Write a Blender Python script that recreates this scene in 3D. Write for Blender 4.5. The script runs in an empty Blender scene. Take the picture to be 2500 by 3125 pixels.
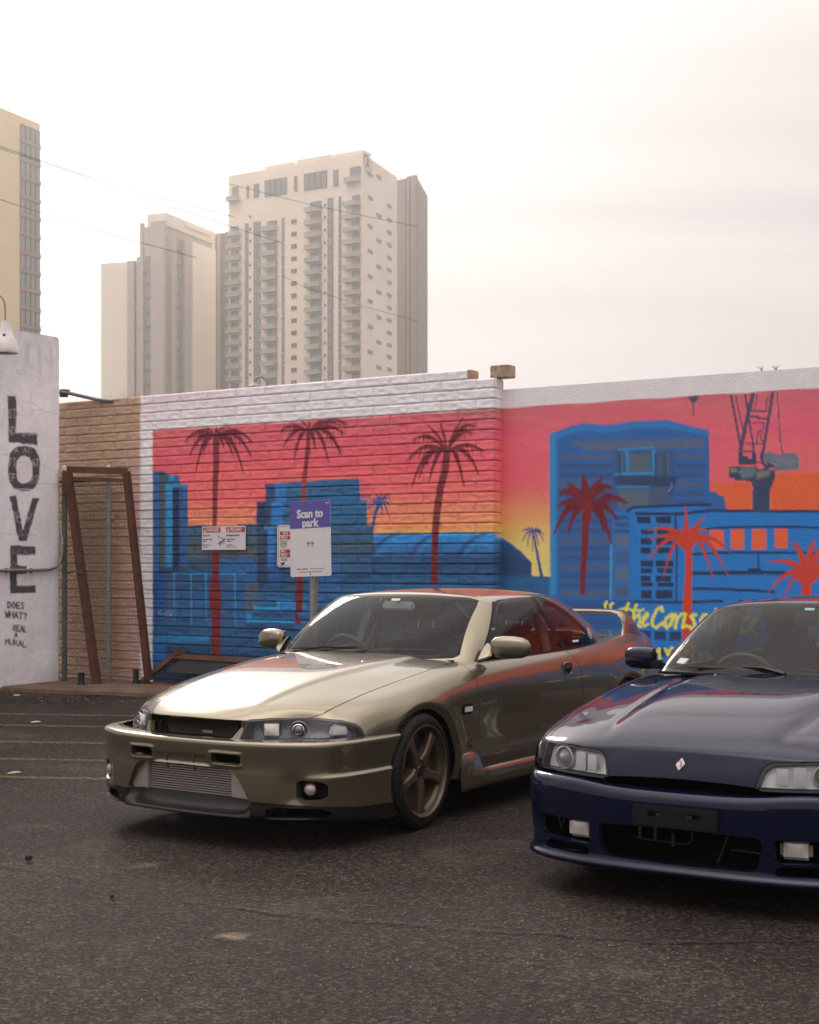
import bpy, bmesh, math, random
import numpy as np
from mathutils import Vector, Matrix
random.seed(7); RNG = np.random.default_rng(7)
scene = bpy.context.scene
COL = scene.collection
R_ = math.radians

# ------------------------------------------------------------------ camera
F_PX, HOR, CAM_H = 4500.0, 1710.0, 1.45          # focal length and horizon row in photo pixels (2500 x 3125), eye height
cam_d = bpy.data.cameras.new('camera'); cam = bpy.data.objects.new('camera', cam_d); COL.objects.link(cam)
cam.location = (0, 0, CAM_H); cam.rotation_euler = (math.pi / 2, 0, 0)
cam_d.sensor_fit = 'HORIZONTAL'; cam_d.sensor_width = 36.0; cam_d.lens = 36.0 * F_PX / 2500.0
cam_d.shift_y = (HOR - 1562.5) / 2500.0
cam_d.clip_start = 0.05; cam_d.clip_end = 3000
cam_d.dof.use_dof = True; cam_d.dof.focus_distance = 8.2; cam_d.dof.aperture_fstop = 8.0
scene.camera = cam
scene.render.resolution_x, scene.render.resolution_y = 819, 1024

# ------------------------------------------------------------------ sky and sun (bright overcast, sun veiled behind cloud up left)
SUN_AZ, SUN_EL = R_(-19), R_(27)                   # azimuth measured from +Y towards +X
SUN_DIR = Vector((math.sin(SUN_AZ) * math.cos(SUN_EL), math.cos(SUN_AZ) * math.cos(SUN_EL), math.sin(SUN_EL)))
world = bpy.data.worlds.new('World'); scene.world = world; world.use_nodes = True
def build_world():
    nt = world.node_tree; nt.nodes.clear(); N = nt.nodes.new; L = nt.links.new
    out = N('ShaderNodeOutputWorld'); bg = N('ShaderNodeBackground'); L(bg.outputs[0], out.inputs[0])
    tc = N('ShaderNodeTexCoord'); nrm = N('ShaderNodeVectorMath'); nrm.operation = 'NORMALIZE'; L(tc.outputs['Generated'], nrm.inputs[0])
    sep = N('ShaderNodeSeparateXYZ'); L(nrm.outputs[0], sep.inputs[0])
    def math_(op, a, b=None, clamp=False):
        m = N('ShaderNodeMath'); m.operation = op; m.use_clamp = clamp
        for i, v in enumerate((a, b)):
            if v is None: continue
            if isinstance(v, (int, float)): m.inputs[i].default_value = v
            else: L(v, m.inputs[i])
        return m.outputs[0]
    up = math_('MAXIMUM', sep.outputs[2], 0.0)
    grad = math_('MULTIPLY_ADD', math_('POWER', up, 3.0), 2.1); grad.node.inputs[2].default_value = 0.465      # overcast: brighter overhead
    # cloud sheets: project direction on a plane overhead so streaks follow perspective
    den = math_('ADD', up, 0.24)
    px = math_('DIVIDE', sep.outputs[0], den); py = math_('DIVIDE', sep.outputs[1], den)
    comb = N('ShaderNodeCombineXYZ'); L(px, comb.inputs[0]); L(py, comb.inputs[1])
    mp = N('ShaderNodeMapping'); mp.inputs['Rotation'].default_value = (0, 0, R_(38)); mp.inputs['Scale'].default_value = (0.32, 1.25, 1)
    L(comb.outputs[0], mp.inputs[0])
    n1 = N('ShaderNodeTexNoise'); n1.inputs['Scale'].default_value = 1.3; n1.inputs['Detail'].default_value = 6; n1.inputs['Roughness'].default_value = .55
    n1.inputs['Distortion'].default_value = .4
    L(mp.outputs[0], n1.inputs['Vector'])
    cl = N('ShaderNodeMapRange'); cl.inputs[1].default_value = .36; cl.inputs[2].default_value = .66; L(n1.outputs[0], cl.inputs[0])
    amp = math_('MULTIPLY_ADD', up, 1.6, True); amp.node.inputs[2].default_value = 0.03
    lum_cl = math_('ADD', math_('MULTIPLY', math_('SUBTRACT', cl.outputs[0], .5), amp), 1.0)
    # veiled sun
    dot = N('ShaderNodeVectorMath'); dot.operation = 'DOT_PRODUCT'; L(nrm.outputs[0], dot.inputs[0]); dot.inputs[1].default_value = SUN_DIR
    d0 = math_('MAXIMUM', dot.outputs['Value'], 0.0)
    g1 = math_('MULTIPLY', math_('POWER', d0, 22.0), 0.38)
    g2 = math_('ADD', math_('MULTIPLY', math_('POWER', d0, 70.0), 0.7), math_('MULTIPLY', math_('POWER', d0, 400.0), 3.0))
    g0 = math_('MULTIPLY', math_('POWER', d0, 9.0), 0.50)
    glow = math_('ADD', math_('ADD', g1, g2), g0)
    lum = math_('ADD', math_('MULTIPLY', grad, lum_cl), glow)
    # tint: mauve grey away from the sun, cream towards it; thinner cloud a little bluer
    t1 = N('ShaderNodeMix'); t1.data_type = 'RGBA'; t1.inputs[6].default_value = (1.0, .892, .856, 1); t1.inputs[7].default_value = (1.0, .925, .82, 1)
    L(math_('POWER', d0, 8.0, True), t1.inputs[0])
    t2 = N('ShaderNodeMix'); t2.data_type = 'RGBA'; t2.inputs[6].default_value = (.94, .885, .885, 1)
    L(math_('MULTIPLY_ADD', cl.outputs[0], .6), t2.inputs[0]); t2.inputs[0].links[0].from_node.inputs[2].default_value = .4
    L(t1.outputs[2], t2.inputs[7])
    vm = N('ShaderNodeVectorMath'); vm.operation = 'SCALE'; L(t2.outputs[2], vm.inputs[0]); L(lum, vm.inputs[3])
    sky = N('ShaderNodeTexSky'); sky.sky_type = 'NISHITA'; sky.sun_disc = False
    sky.sun_elevation = SUN_EL; sky.sun_rotation = SUN_AZ
    vs = N('ShaderNodeVectorMath'); vs.operation = 'SCALE'; vs.inputs[3].default_value = 0.10; L(sky.outputs[0], vs.inputs[0])
    mix = N('ShaderNodeMix'); mix.data_type = 'RGBA'; mix.inputs[0].default_value = 0.90
    L(vs.outputs[0], mix.inputs[6]); L(vm.outputs[0], mix.inputs[7])
    L(mix.outputs[2], bg.inputs[0]); bg.inputs[1].default_value = 1.0
build_world()
sun_d = bpy.data.lights.new('sun', 'SUN'); sun = bpy.data.objects.new('sun', sun_d); COL.objects.link(sun)
sun_d.energy = 0.9; sun_d.angle = R_(14); sun_d.color = (1.0, .93, .82)
sun.rotation_euler = SUN_DIR.to_track_quat('Z', 'Y').to_euler()
vs_ = scene.view_settings; vs_.view_transform = 'Standard'; vs_.look = 'None'; vs_.exposure = 0.6; vs_.gamma = 1.0; vs_.use_curve_mapping = False
scene.cycles.use_denoising = True
scene.cycles.max_bounces = 8; scene.cycles.transparent_max_bounces = 12; scene.cycles.caustics_reflective = False; scene.cycles.caustics_refractive = False

# ------------------------------------------------------------------ pixel <-> place helpers
def W(u, v, d):                                    # photo pixel at depth d -> point in the place
    return Vector(((u - 1250) / F_PX * d, d, CAM_H - (v - HOR) / F_PX * d))
def ground_at(u, v, z=0.0):                        # photo pixel on level ground of height z
    d = (CAM_H - z) * F_PX / (v - HOR); return W(u, v, d)
# ------------------------------------------------------------------ materials
def lin(r, g, b, k=1.0):
    f = lambda c: ((c / 255 + .055) / 1.055) ** 2.4 if c > 10 else c / 255 / 12.92
    return (f(r) * k, f(g) * k, f(b) * k, 1.0)
MATS = {}
def mat(name, base=(.5, .5, .5), rough=.5, metal=0.0, spec=.5, coat=0.0, noise=None, bump=None, attr=None, alpha=1.0, trans=0.0, ior=1.45, emit=None, coat_rough=.03):
    """noise=(scale, amount, detail): value variation; bump=(scale, strength, dist)"""
    if name in MATS: return MATS[name]
    m = bpy.data.materials.new(name); MATS[name] = m; m.use_nodes = True
    nt = m.node_tree; b = nt.nodes['Principled BSDF']; N = nt.nodes.new; L = nt.links.new
    base = tuple(base[:3]) + (1,)
    b.inputs['Base Color'].default_value = base; b.inputs['Roughness'].default_value = rough; b.inputs['Metallic'].default_value = metal
    b.inputs['Specular IOR Level'].default_value = spec; b.inputs['Coat Weight'].default_value = coat; b.inputs['Coat Roughness'].default_value = coat_rough
    b.inputs['Alpha'].default_value = alpha; b.inputs['Transmission Weight'].default_value = trans; b.inputs['IOR'].default_value = ior
    if emit: b.inputs['Emission Color'].default_value = tuple(emit[:3]) + (1,); b.inputs['Emission Strength'].default_value = emit[3]
    tc = N('ShaderNodeTexCoord')
    csock = None
    if attr:
        a = N('ShaderNodeVertexColor'); a.layer_name = attr; csock = a.outputs[0]
    if noise:
        n = N('ShaderNodeTexNoise'); n.inputs['Scale'].default_value = noise[0]; n.inputs['Detail'].default_value = noise[2] if len(noise) > 2 else 4
        L(tc.outputs['Object'], n.inputs['Vector'])
        mr = N('ShaderNodeMapRange'); mr.inputs[1].default_value = .25; mr.inputs[2].default_value = .75
        mr.inputs[3].default_value = 1 - noise[1]; mr.inputs[4].default_value = 1 + noise[1] * .6; L(n.outputs[0], mr.inputs[0])
        v = N('ShaderNodeVectorMath'); v.operation = 'SCALE'
        if csock: L(csock, v.inputs[0])
        else: v.inputs[0].default_value = base[:3]
        L(mr.outputs[0], v.inputs[3]); csock = v.outputs[0]
        rr = N('ShaderNodeMath'); rr.operation = 'MULTIPLY_ADD'; rr.inputs[1].default_value = .25 * noise[1]; rr.inputs[2].default_value = rough
        L(n.outputs[0], rr.inputs[0]); L(rr.outputs[0], b.inputs['Roughness'])
    if csock: L(csock, b.inputs['Base Color'])
    if bump:
        n2 = N('ShaderNodeTexNoise'); n2.inputs['Scale'].default_value = bump[0]; n2.inputs['Detail'].default_value = 5
        L(tc.outputs['Object'], n2.inputs['Vector'])
        bp = N('ShaderNodeBump'); bp.inputs['Strength'].default_value = bump[1]; bp.inputs['Distance'].default_value = bump[2] if len(bump) > 2 else .01
        L(n2.outputs[0], bp.inputs['Height']); L(bp.outputs[0], b.inputs['Normal'])
    return m

# ------------------------------------------------------------------ objects
def tag(o, label=None, cat=None, group=None, kind=None):
    if label: o['label'] = label
    if cat: o['category'] = cat
    if group: o['group'] = group
    if kind: o['kind'] = kind
    return o
def empty(name, loc=(0, 0, 0), rz=0.0, parent=None):
    o = bpy.data.objects.new(name, None); COL.objects.link(o); o.location = loc; o.rotation_euler = (0, 0, rz); o.empty_display_size = .1
    if parent: o.parent = parent
    return o
def link_mesh(name, me, m=None, parent=None):
    o = bpy.data.objects.new(name, me); COL.objects.link(o)
    if m is not None:
        if len(me.materials) == 0: me.materials.append(m)
    if parent: o.parent = parent
    return o
def mesh_np(name, V, T, m=None, parent=None, normals=None, colors=None, smooth=True):
    """triangles/quads (numpy) -> object"""
    V = np.asarray(V, np.float32); T = np.asarray(T, np.int32); k = T.shape[1]
    me = bpy.data.meshes.new(name)
    me.vertices.add(len(V)); me.vertices.foreach_set('co', V.ravel())
    me.loops.add(T.size); me.loops.foreach_set('vertex_index', T.ravel())
    me.polygons.add(len(T)); me.polygons.foreach_set('loop_start', np.arange(0, T.size, k, dtype=np.int32))
    me.polygons.foreach_set('loop_total', np.full(len(T), k, np.int32))
    me.update(calc_edges=True); me.validate()
    me.polygons.foreach_set('use_smooth', np.full(len(me.polygons), smooth, bool))
    if normals is not None and len(me.polygons) == len(T):
        nn = np.asarray(normals, np.float64); nn /= np.maximum(np.linalg.norm(nn, axis=1, keepdims=True), 1e-9)
        me.normals_split_custom_set_from_vertices([tuple(x) for x in nn])
    if colors is not None:
        ca = me.color_attributes.new('paint', 'FLOAT_COLOR', 'POINT')
        c4 = np.ones((len(V), 4), np.float32); c4[:, :3] = colors; ca.data.foreach_set('color', c4.ravel())
    return link_mesh(name, me, m, parent)
class MB:
    """collects simple shapes, build() makes ONE mesh object"""
    def __init__(s): s.v = []; s.f = []
    def add(s, vs, fs):
        o = len(s.v); s.v += [tuple(p) for p in vs]; s.f += [tuple(i + o for i in f) for f in fs]; return s
    def box(s, c, d, rot=None):
        hx, hy, hz = d[0] / 2, d[1] / 2, d[2] / 2
        P = [Vector((x, y, z)) for x in (-hx, hx) for y in (-hy, hy) for z in (-hz, hz)]
        if rot is not None: P = [rot @ p for p in P]
        return s.add([p + Vector(c) for p in P], [(0, 1, 3, 2), (4, 6, 7, 5), (0, 4, 5, 1), (2, 3, 7, 6), (0, 2, 6, 4), (1, 5, 7, 3)])
    def frame_box(s, o, ex, ey, ez):              # box from a corner and three edge vectors
        o, ex, ey, ez = map(Vector, (o, ex, ey, ez))
        P = [o, o + ez, o + ey, o + ey + ez, o + ex, o + ex + ez, o + ex + ey, o + ex + ey + ez]
        return s.add(P, [(0, 1, 3, 2), (4, 6, 7, 5), (0, 4, 5, 1), (2, 3, 7, 6), (0, 2, 6, 4), (1, 5, 7, 3)])
    def tube(s, pts, r, n=8, cap=True, r2=None):
        pts = [Vector(p) for p in pts]; rings = []
        up = Vector((0, 0, 1))
        for i, p in enumerate(pts):
            t = (pts[min(i + 1, len(pts) - 1)] - pts[max(i - 1, 0)]).normalized()
            a = t.cross(up)
            if a.length < 1e-3: a = t.cross(Vector((1, 0, 0)))
            a.normalize(); b = a.cross(t); up = b
            rr = r if r2 is None else r + (r2 - r) * i / max(1, len(pts) - 1)
            rr = rr[i] if isinstance(rr, (list, tuple)) else rr
            rings.append([p + (a * math.cos(2 * math.pi * k / n) + b * math.sin(2 * math.pi * k / n)) * rr for k in range(n)])
        vs = [q for r_ in rings for q in r_]; fs = []
        for i in range(len(rings) - 1):
            for k in range(n): fs.append((i * n + k, i * n + (k + 1) % n, (i + 1) * n + (k + 1) % n, (i + 1) * n + k))
        if cap: fs += [tuple(range(n))[::-1], tuple(range((len(rings) - 1) * n, len(rings) * n))]
        return s.add(vs, fs)
    def lathe(s, prof, n=24, M=None):             # prof: (r, h) about local Z
        vs = []; fs = []
        for (r, h) in prof:
            for k in range(n):
                p = Vector((r * math.cos(2 * math.pi * k / n), r * math.sin(2 * math.pi * k / n), h)); vs.append(M @ p if M is not None else p)
        for i in range(len(prof) - 1):
            for k in range(n): fs.append((i * n + k, i * n + (k + 1) % n, (i + 1) * n + (k + 1) % n, (i + 1) * n + k))
        return s.add(vs, fs)
    def prism(s, poly, ext, M=None):              # poly: 2D list in local XY, extruded by vector ext (local)
        n = len(poly); ext = Vector(ext)
        a = [Vector((p[0], p[1], 0)) for p in poly]; b = [p + ext for p in a]; P = a + b
        if M is not None: P = [M @ p for p in P]
        return s.add(P, [tuple(range(n))[::-1], tuple(range(n, 2 * n))] + [(i, (i + 1) % n, n + (i + 1) % n, n + i) for i in range(n)])
    def build(s, name, m, parent=None, smooth=False, bevel=0.0, seg=2):
        me = bpy.data.meshes.new(name); me.from_pydata([tuple(p) for p in s.v], [], s.f); me.update()
        bm = bmesh.new(); bm.from_mesh(me); bmesh.ops.recalc_face_normals(bm, faces=bm.faces)
        if bevel: bmesh.ops.bevel(bm, geom=bm.edges[:], offset=bevel, segments=seg, affect='EDGES', clamp_overlap=True)
        bm.to_mesh(me); bm.free()
        if smooth:
            me.polygons.foreach_set('use_smooth', np.ones(len(me.polygons), bool))
            me.set_sharp_from_angle(angle=R_(40))
        return link_mesh(name, me, m, parent)
def text_mesh(name, body, size, M, m, parent=None, extrude=.0008, align='LEFT', shear=0, bold=0.0, xs=1.0):
    """lettering from the built-in font, as a thin flat mesh; M places local XY plane"""
    cu = bpy.data.curves.new(name, 'FONT'); cu.body = body; cu.size = size; cu.align_x = align; cu.extrude = extrude; cu.shear = shear; cu.offset = bold; cu.resolution_u = 3
    o = bpy.data.objects.new(name, cu); COL.objects.link(o)
    me = bpy.data.meshes.new_from_object(o.evaluated_get(bpy.context.evaluated_depsgraph_get()))
    bpy.data.objects.remove(o); bpy.data.curves.remove(cu)
    me.transform(M @ Matrix.Diagonal((xs, 1, 1, 1))); me.name = name; me.materials.clear()
    return link_mesh(name, me, m, parent)
def frame(o, ex, ez):                             # matrix whose local X,Y,Z = ex, ez(up), outward normal
    ex = Vector(ex).normalized(); ez = Vector(ez); ez = (ez - ex * ez.dot(ex)).normalized(); n = ex.cross(ez)
    M = Matrix((ex, ez, n)).transposed().to_4x4(); M.translation = Vector(o); return M
def copy_tree(o, parent=None):
    c = o.copy(); COL.objects.link(c); c.parent = parent
    if parent: c.matrix_parent_inverse = o.matrix_parent_inverse.copy()
    for ch in list(o.children): copy_tree(ch, c)
    return c
# value noise for geometry (numpy)
_P = RNG.random((64, 64, 64)).astype(np.float32)
def vnoise(x, y, z=0.0):
    x, y, z = np.broadcast_arrays(*(np.asarray(a, float) for a in (x, y, z)))
    xi, yi, zi = (np.floor(a).astype(int) for a in (x, y, z)); fx, fy, fz = x - xi, y - yi, z - zi
    s = lambda t: t * t * (3 - 2 * t); fx, fy, fz = s(fx), s(fy), s(fz)
    g = lambda a, b, c: _P[(xi + a) % 64, (yi + b) % 64, (zi + c) % 64]
    l = lambda a, b, t: a + (b - a) * t
    return l(l(l(g(0,0,0), g(1,0,0), fx), l(g(0,1,0), g(1,1,0), fx), fy), l(l(g(0,0,1), g(1,0,1), fx), l(g(0,1,1), g(1,1,1), fx), fy), fz)
def fbm(x, y, z=0.0, o=4):
    r = 0; a = .5
    for k in range(o): r = r + a * vnoise(np.asarray(x) * 2 ** k + 7 * k, np.asarray(y) * 2 ** k + 3 * k, np.asarray(z) * 2 ** k); a *= .5
    return r
# ------------------------------------------------------------------ the mural wall: where it stands
P1 = W(1507, 1710, F_PX / 312.0); P0_ = W(440, 1710, F_PX / 265.7)
WE = (P1 - P0_); WE.z = 0; WE.normalize()                   # along the wall, towards the right (nearer)
WN = Vector((WE.y, -WE.x, 0))                               # out of the wall, towards the lot
if WN.y > 0: WN = -WN
WALL_O = Vector((P1.x, P1.y, 0))                            # front face of the block wall at its right end
RECESS = 0.17                                               # the plastered building stands this far behind
PITCH, BLEN = 0.1016, 0.4064
Z_TOP = CAM_H + (HOR - 1247.2) / 312.0                      # mural top edge, a bed joint
PAD_Z = 0.06
def wall_pt(t, z, out=0.0): return WALL_O + WE * t + WN * out + Vector((0, 0, z))
def uv_of(P):                                               # points (n,3) -> photo pixels
    P = np.asarray(P, float); return 1250 + F_PX * P[:, 0] / P[:, 1], HOR - (P[:, 2] - CAM_H) * F_PX / P[:, 1]
def t_of_u(u, out=0.0):                                     # where a pixel column meets the wall plane
    o = WALL_O + WN * out; k = (u - 1250) / F_PX
    return (k * o.y - o.x) / (WE.x - k * WE.y)

# ------------------------------------------------------------------ painting the mural (colours kept per vertex on the wall's own faces)
GAIN = 1.5
def C_(r, g, b):
    c = np.array(lin(r, g, b, GAIN)[:3], np.float32); l = float(c @ np.array([.3, .55, .15], np.float32)); return c * .9 + l * .1 + .004
U0, V0, U1, V1, ST = -150, 960, 2620, 2160, 1.6
gu = np.arange(U0, U1, ST); gv = np.arange(V0, V1, ST)
GU, GV = np.meshgrid(gu, gv); GU = GU.astype(np.float32); GV = GV.astype(np.float32)
GZ = CAM_H + (HOR - GV) / (265.7 + .0434 * (GU - 440))
IMG = np.zeros(GU.shape + (3,), np.float32)
WOB = (fbm(GU / 14, GV / 14, 1.0, 3) - .45) * 6            # brush wobble in pixels
def Zf(ox, oy, s): return lambda pts: [(ox + x / s, oy + y / s) for x, y in pts]
z1, z2, z4, z8, z6 = Zf(440, 1280, 2.875), Zf(1000, 1240, 2.875), Zf(440, 1700, 2.875), Zf(1640, 1280, 3.594), Zf(1450, 1080, 1.6429)
n1, n2, n3 = Zf(1820, 1820, 3.594), Zf(2180, 1180, 5.39), Zf(1980, 1500, 3.317)
def win(pts, pad):
    a = np.array(pts); x0, y0 = a.min(0) - pad; x1, y1 = a.max(0) + pad
    i0, i1 = int(max(0, (y0 - V0) // ST)), int(min(len(gv), (y1 - V0) // ST + 2)); j0, j1 = int(max(0, (x0 - U0) // ST)), int(min(len(gu), (x1 - U0) // ST + 2))
    return (slice(i0, i1), slice(j0, j1)) if i1 > i0 and j1 > j0 else None
def segd(X, Y, a, b):
    ax, ay = a; bx, by = b; dx, dy = bx - ax, by - ay; L2 = dx * dx + dy * dy + 1e-9
    h = np.clip(((X - ax) * dx + (Y - ay) * dy) / L2, 0, 1); return np.hypot(X - ax - h * dx, Y - ay - h * dy), h
def blend(w, m, col, al=1.0):
    m = (m * al)[..., None]; IMG[w] = IMG[w] * (1 - m) + np.asarray(col) * m
def poly(pts, col, soft=1.6, al=1.0, wob=.5):
    w = win(pts, soft * 2 + 4)
    if w is None: return
    X, Y = GU[w] + WOB[w] * wob, GV[w] + WOB[w][::-1] * wob; ins = np.zeros(X.shape, bool); d = np.full(X.shape, 1e9, np.float32); n = len(pts)
    for i in range(n):
        (ax, ay), (bx, by) = pts[i], pts[(i + 1) % n]
        if ay != by: ins ^= ((ay > Y) != (by > Y)) & (X < (bx - ax) * (Y - ay) / (by - ay) + ax)
        d = np.minimum(d, segd(X, Y, pts[i], pts[(i + 1) % n])[0])
    sd = np.where(ins, d, -d); blend(w, np.clip(.5 + sd / soft, 0, 1), col, al)
def rect(f, x0, y0, x1, y1, col, soft=1.6, al=1.0, wob=.5): poly(f([(x0, y0), (x1, y0), (x1, y1), (x0, y1)]), col, soft, al, wob)
def stroke(pts, wid, col, soft=1.6, al=1.0, w2=None, wob=.4):
    w = win(pts, wid + (w2 or 0) + soft + 4)
    if w is None: return
    X, Y = GU[w] + WOB[w] * wob, GV[w] + WOB[w][::-1] * wob; best = np.full(X.shape, -1e9, np.float32)
    n = len(pts) - 1
    for i in range(n):
        d, h = segd(X, Y, pts[i], pts[i + 1]); ww = wid if w2 is None else wid + (w2 - wid) * ((i + h) / n)
        best = np.maximum(best, ww / 2 - d)
    blend(w, np.clip(.5 + best / soft, 0, 1), col, al)
def curve(p0, c, p1, n=8): return [((1 - t) ** 2 * p0[0] + 2 * t * (1 - t) * c[0] + t * t * p1[0], (1 - t) ** 2 * p0[1] + 2 * t * (1 - t) * c[1] + t * t * p1[1]) for t in np.linspace(0, 1, n)]
def palm(c, ends, col, w=9, tips=3.0, drips=True, soft=2.5, al=.9, sag=.35):
    for ex, ey in ends:
        L = math.hypot(ex - c[0], ey - c[1]); ctl = (c[0] + (ex - c[0]) * .55, min(c[1], ey) - L * sag * (.4 + .6 * abs(ex - c[0]) / (L + 1e-6)))
        if ey < c[1] - L * .7: ctl = (c[0] + (ex - c[0]) * .35, c[1] + (ey - c[1]) * .6)
        pts = curve(c, ctl, (ex, ey), 9); w_ = w * (1.45 if drips else 1.15); stroke(pts[:5], w_ * .4, col, soft, al, w2=w_); stroke(pts[4:], w_, col, soft, al, w2=tips)
        if drips:
            for k in range(3, 8):
                q = pts[k]; s = 1 if ex > c[0] else -1
                stroke([q, (q[0] + s * L * .05, q[1] + L * (.13 + .06 * ((k * 7) % 3)))], w * .6, col, soft, al * .8, w2=1.6)
def ramp(v, keys):
    xs = [k[0] for k in keys]; return np.stack([np.interp(v, xs, [k[1][i] for k in keys]) for i in range(3)], -1).astype(np.float32)
WHITE, TAN = C_(204, 200, 203), C_(160, 132, 108)
NAVY, DEEP, MIDB, BRT, VIV, SLATE, OLIVE = C_(34, 50, 86), C_(26, 70, 108), C_(30, 92, 140), C_(20, 134, 190), C_(4, 110, 188), C_(56, 82, 100), C_(86, 92, 96)
DRED, PDK, RORG, YEL, ORG = C_(104, 28, 34), C_(98, 32, 44), C_(190, 52, 30), C_(238, 216, 48), C_(252, 82, 24)
GLY = {'A': [[(0, 1), (.5, 0), (1, 1)], [(.2, .65), (.8, .65)]], 'C': [[(1, .1), (.4, 0), (0, .5), (.4, 1), (1, .9)]], 'D': [[(0, 0), (0, 1), (.6, .95), (1, .5), (.6, .05), (0, 0)]], 'E': [[(1, 0), (0, 0), (0, 1), (1, 1)], [(0, .5), (.8, .5)]], 'F': [[(1, 0), (0, 0), (0, 1)], [(0, .5), (.8, .5)]], 'H': [[(0, 0), (0, 1)], [(1, 0), (1, 1)], [(0, .5), (1, .5)]], 'I': [[(.5, 0), (.5, 1)], [(.1, 0), (.9, 0)], [(.1, 1), (.9, 1)]], 'L': [[(0, 0), (0, 1), (.9, 1)]], 'M': [[(0, 1), (.1, 0), (.5, .6), (.9, 0), (1, 1)]], 'N': [[(0, 1), (0, 0), (1, 1), (1, 0)]], 'O': [[(.5, 0), (0, .5), (.5, 1), (1, .5), (.5, 0)]], 'R': [[(0, 1), (0, 0), (.8, .1), (.8, .45), (0, .5), (1, 1)]], 'S': [[(1, .1), (.4, 0), (.1, .25), (.9, .7), (.6, 1), (0, .9)]], 'T': [[(0, 0), (1, 0)], [(.5, 0), (.5, 1)]], 'U': [[(0, 0), (.05, .8), (.5, 1), (.95, .8), (1, 0)]], 'V': [[(0, 0), (.5, 1), (1, 0)]], 'W': [[(0, 0), (.25, 1), (.5, .4), (.75, 1), (1, 0)]], '?': [[(0, .15), (.5, 0), (.9, .25), (.5, .55), (.5, .7)], [(.5, .95), (.5, 1)]], '.': [[(.4, .95), (.5, 1)]], ' ': []}
zl = Zf(0, 1150, 2.535)
def scrawl(txt, x, y, cw, ch, gap, wd, col, al=1.0, slope=0.0):
    for i, chx in enumerate(txt):
        for s_ in GLY[chx]: stroke(zl([(x + i * (cw + gap) + px * cw, y + slope * i + py * ch) for px, py in s_]), wd, col, 1.5, al)
def paint_love():
    m = np.clip(.5 + (188 - GU) / 1.5, 0, 1)[..., None]
    pl = C_(209, 206, 210) * (.86 + .2 * fbm(GU / 28, GV / 42, 61.0)[..., None]); dirt = np.clip((1230 - GV) / 160, 0, 1) * fbm(GU / 12, GV / 60, 71.0); pl = pl * (1 - .42 * dirt[..., None])
    foot = np.clip((GV - 1990) / 90, 0, 1) * fbm(GU / 30, GV / 30, 77.0); pl = pl * (1 - .35 * foot[..., None])
    IMG[:] = IMG * (1 - m) + pl * m
    K = C_(50, 48, 53); S = C_(178, 174, 178)
    poly(zl([(58, 148), (122, 145), (128, 300), (124, 432), (288, 438), (290, 524), (200, 520), (70, 508), (66, 380), (62, 260)]), K, 1.6, .95, 1)
    a = np.linspace(0, 2 * np.pi, 28); poly(zl([(186 + 122 * math.copysign(abs(math.cos(q)) ** .75, math.cos(q)), 708 + 176 * math.copysign(abs(math.sin(q)) ** .75, math.sin(q))) for q in a]), K, 1.6, .95, 1)
    poly(zl([(187 + 62 * math.copysign(abs(math.cos(q)) ** .7, math.cos(q)), 718 + 106 * math.copysign(abs(math.sin(q)) ** .7, math.sin(q))) for q in a]), pl.mean((0, 1)), 1.6, 1, 1)
    poly(zl([(74, 922), (122, 918), (175, 1180), (182, 1180), (248, 938), (302, 938), (205, 1268), (145, 1270)]), K, 1.6, .95, 1)
    poly(zl([(78, 1305), (276, 1312), (276, 1378), (132, 1374), (132, 1458), (205, 1464), (204, 1524), (132, 1524), (130, 1618), (274, 1614), (274, 1672), (78, 1676)]), K, 1.6, .95, 1)
    for t_, x, y, cw, ch, g, al in (('ST', 66, 250, 24, 70, 10, .9), ('AD', 58, 385, 28, 62, 6, .9), ('SON', 170, 430, 30, 24, 12, .8), ('A', 112, 548, 28, 38, 0, .8), ('AC', 180, 550, 26, 36, 10, .8), ('VI', 62, 628, 24, 60, 14, .9), ('AT', 250, 636, 22, 60, 4, .9), ('EF', 66, 752, 22, 50, 10, .8), ('RS', 246, 764, 20, 46, 10, .8), ('DE', 102, 1045, 24, 78, 8, .8), ('R', 214, 1052, 34, 70, 0, .8), ('AS', 145, 1172, 34, 70, 8, .3), ('ARAC', 84, 1330, 36, 46, 12, .3), ('O', 86, 1430, 38, 52, 0, .3)): scrawl(t_, x, y, cw, ch, g, 1.6, S, al)
    stroke(zl([(100, 865), (150, 872), (200, 866), (245, 872)]), 4, S, 2, .8)
    scrawl('DOES', 60, 1742, 24, 46, 10, 4.4, K, .95, 2); scrawl('WHAT?', 42, 1815, 26, 46, 9, 4.2, K, .95, 3); scrawl('..', 74, 1916, 6, 30, 3, 1.6, K, .7); scrawl('REAL', 104, 1922, 20, 42, 7, 3.8, K, .95, 3); scrawl('A', 114, 1980, 18, 32, 0, 3.8, K, .95); scrawl('MURAL', 42, 2028, 26, 42, 8, 3.6, K, .9, 5)
    for c in ([(0, 70), (60, 85), (140, 190), (230, 195), (290, 215)], [(235, 140), (240, 190)], [(230, 250), (330, 262), (420, 280), (460, 275)], [(0, 598), (60, 604)], [(0, 1210), (70, 1216), (280, 1226)], [(240, 820), (330, 828), (455, 834)], [(130, 655), (190, 665), (230, 680)], [(190, 1560), (196, 1606)]): stroke(zl(c), 1.5, C_(150, 140, 142), 1.2, .8, wob=1.5)
    for c in ([(48, 1120), (52, 1140), (75, 1142)], [(40, 1008), (70, 1012), (130, 1020), (165, 1022), (178, 1040)]): stroke(c, 1.6, C_(140, 128, 128), 1.2, .8, wob=1.5)
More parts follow.
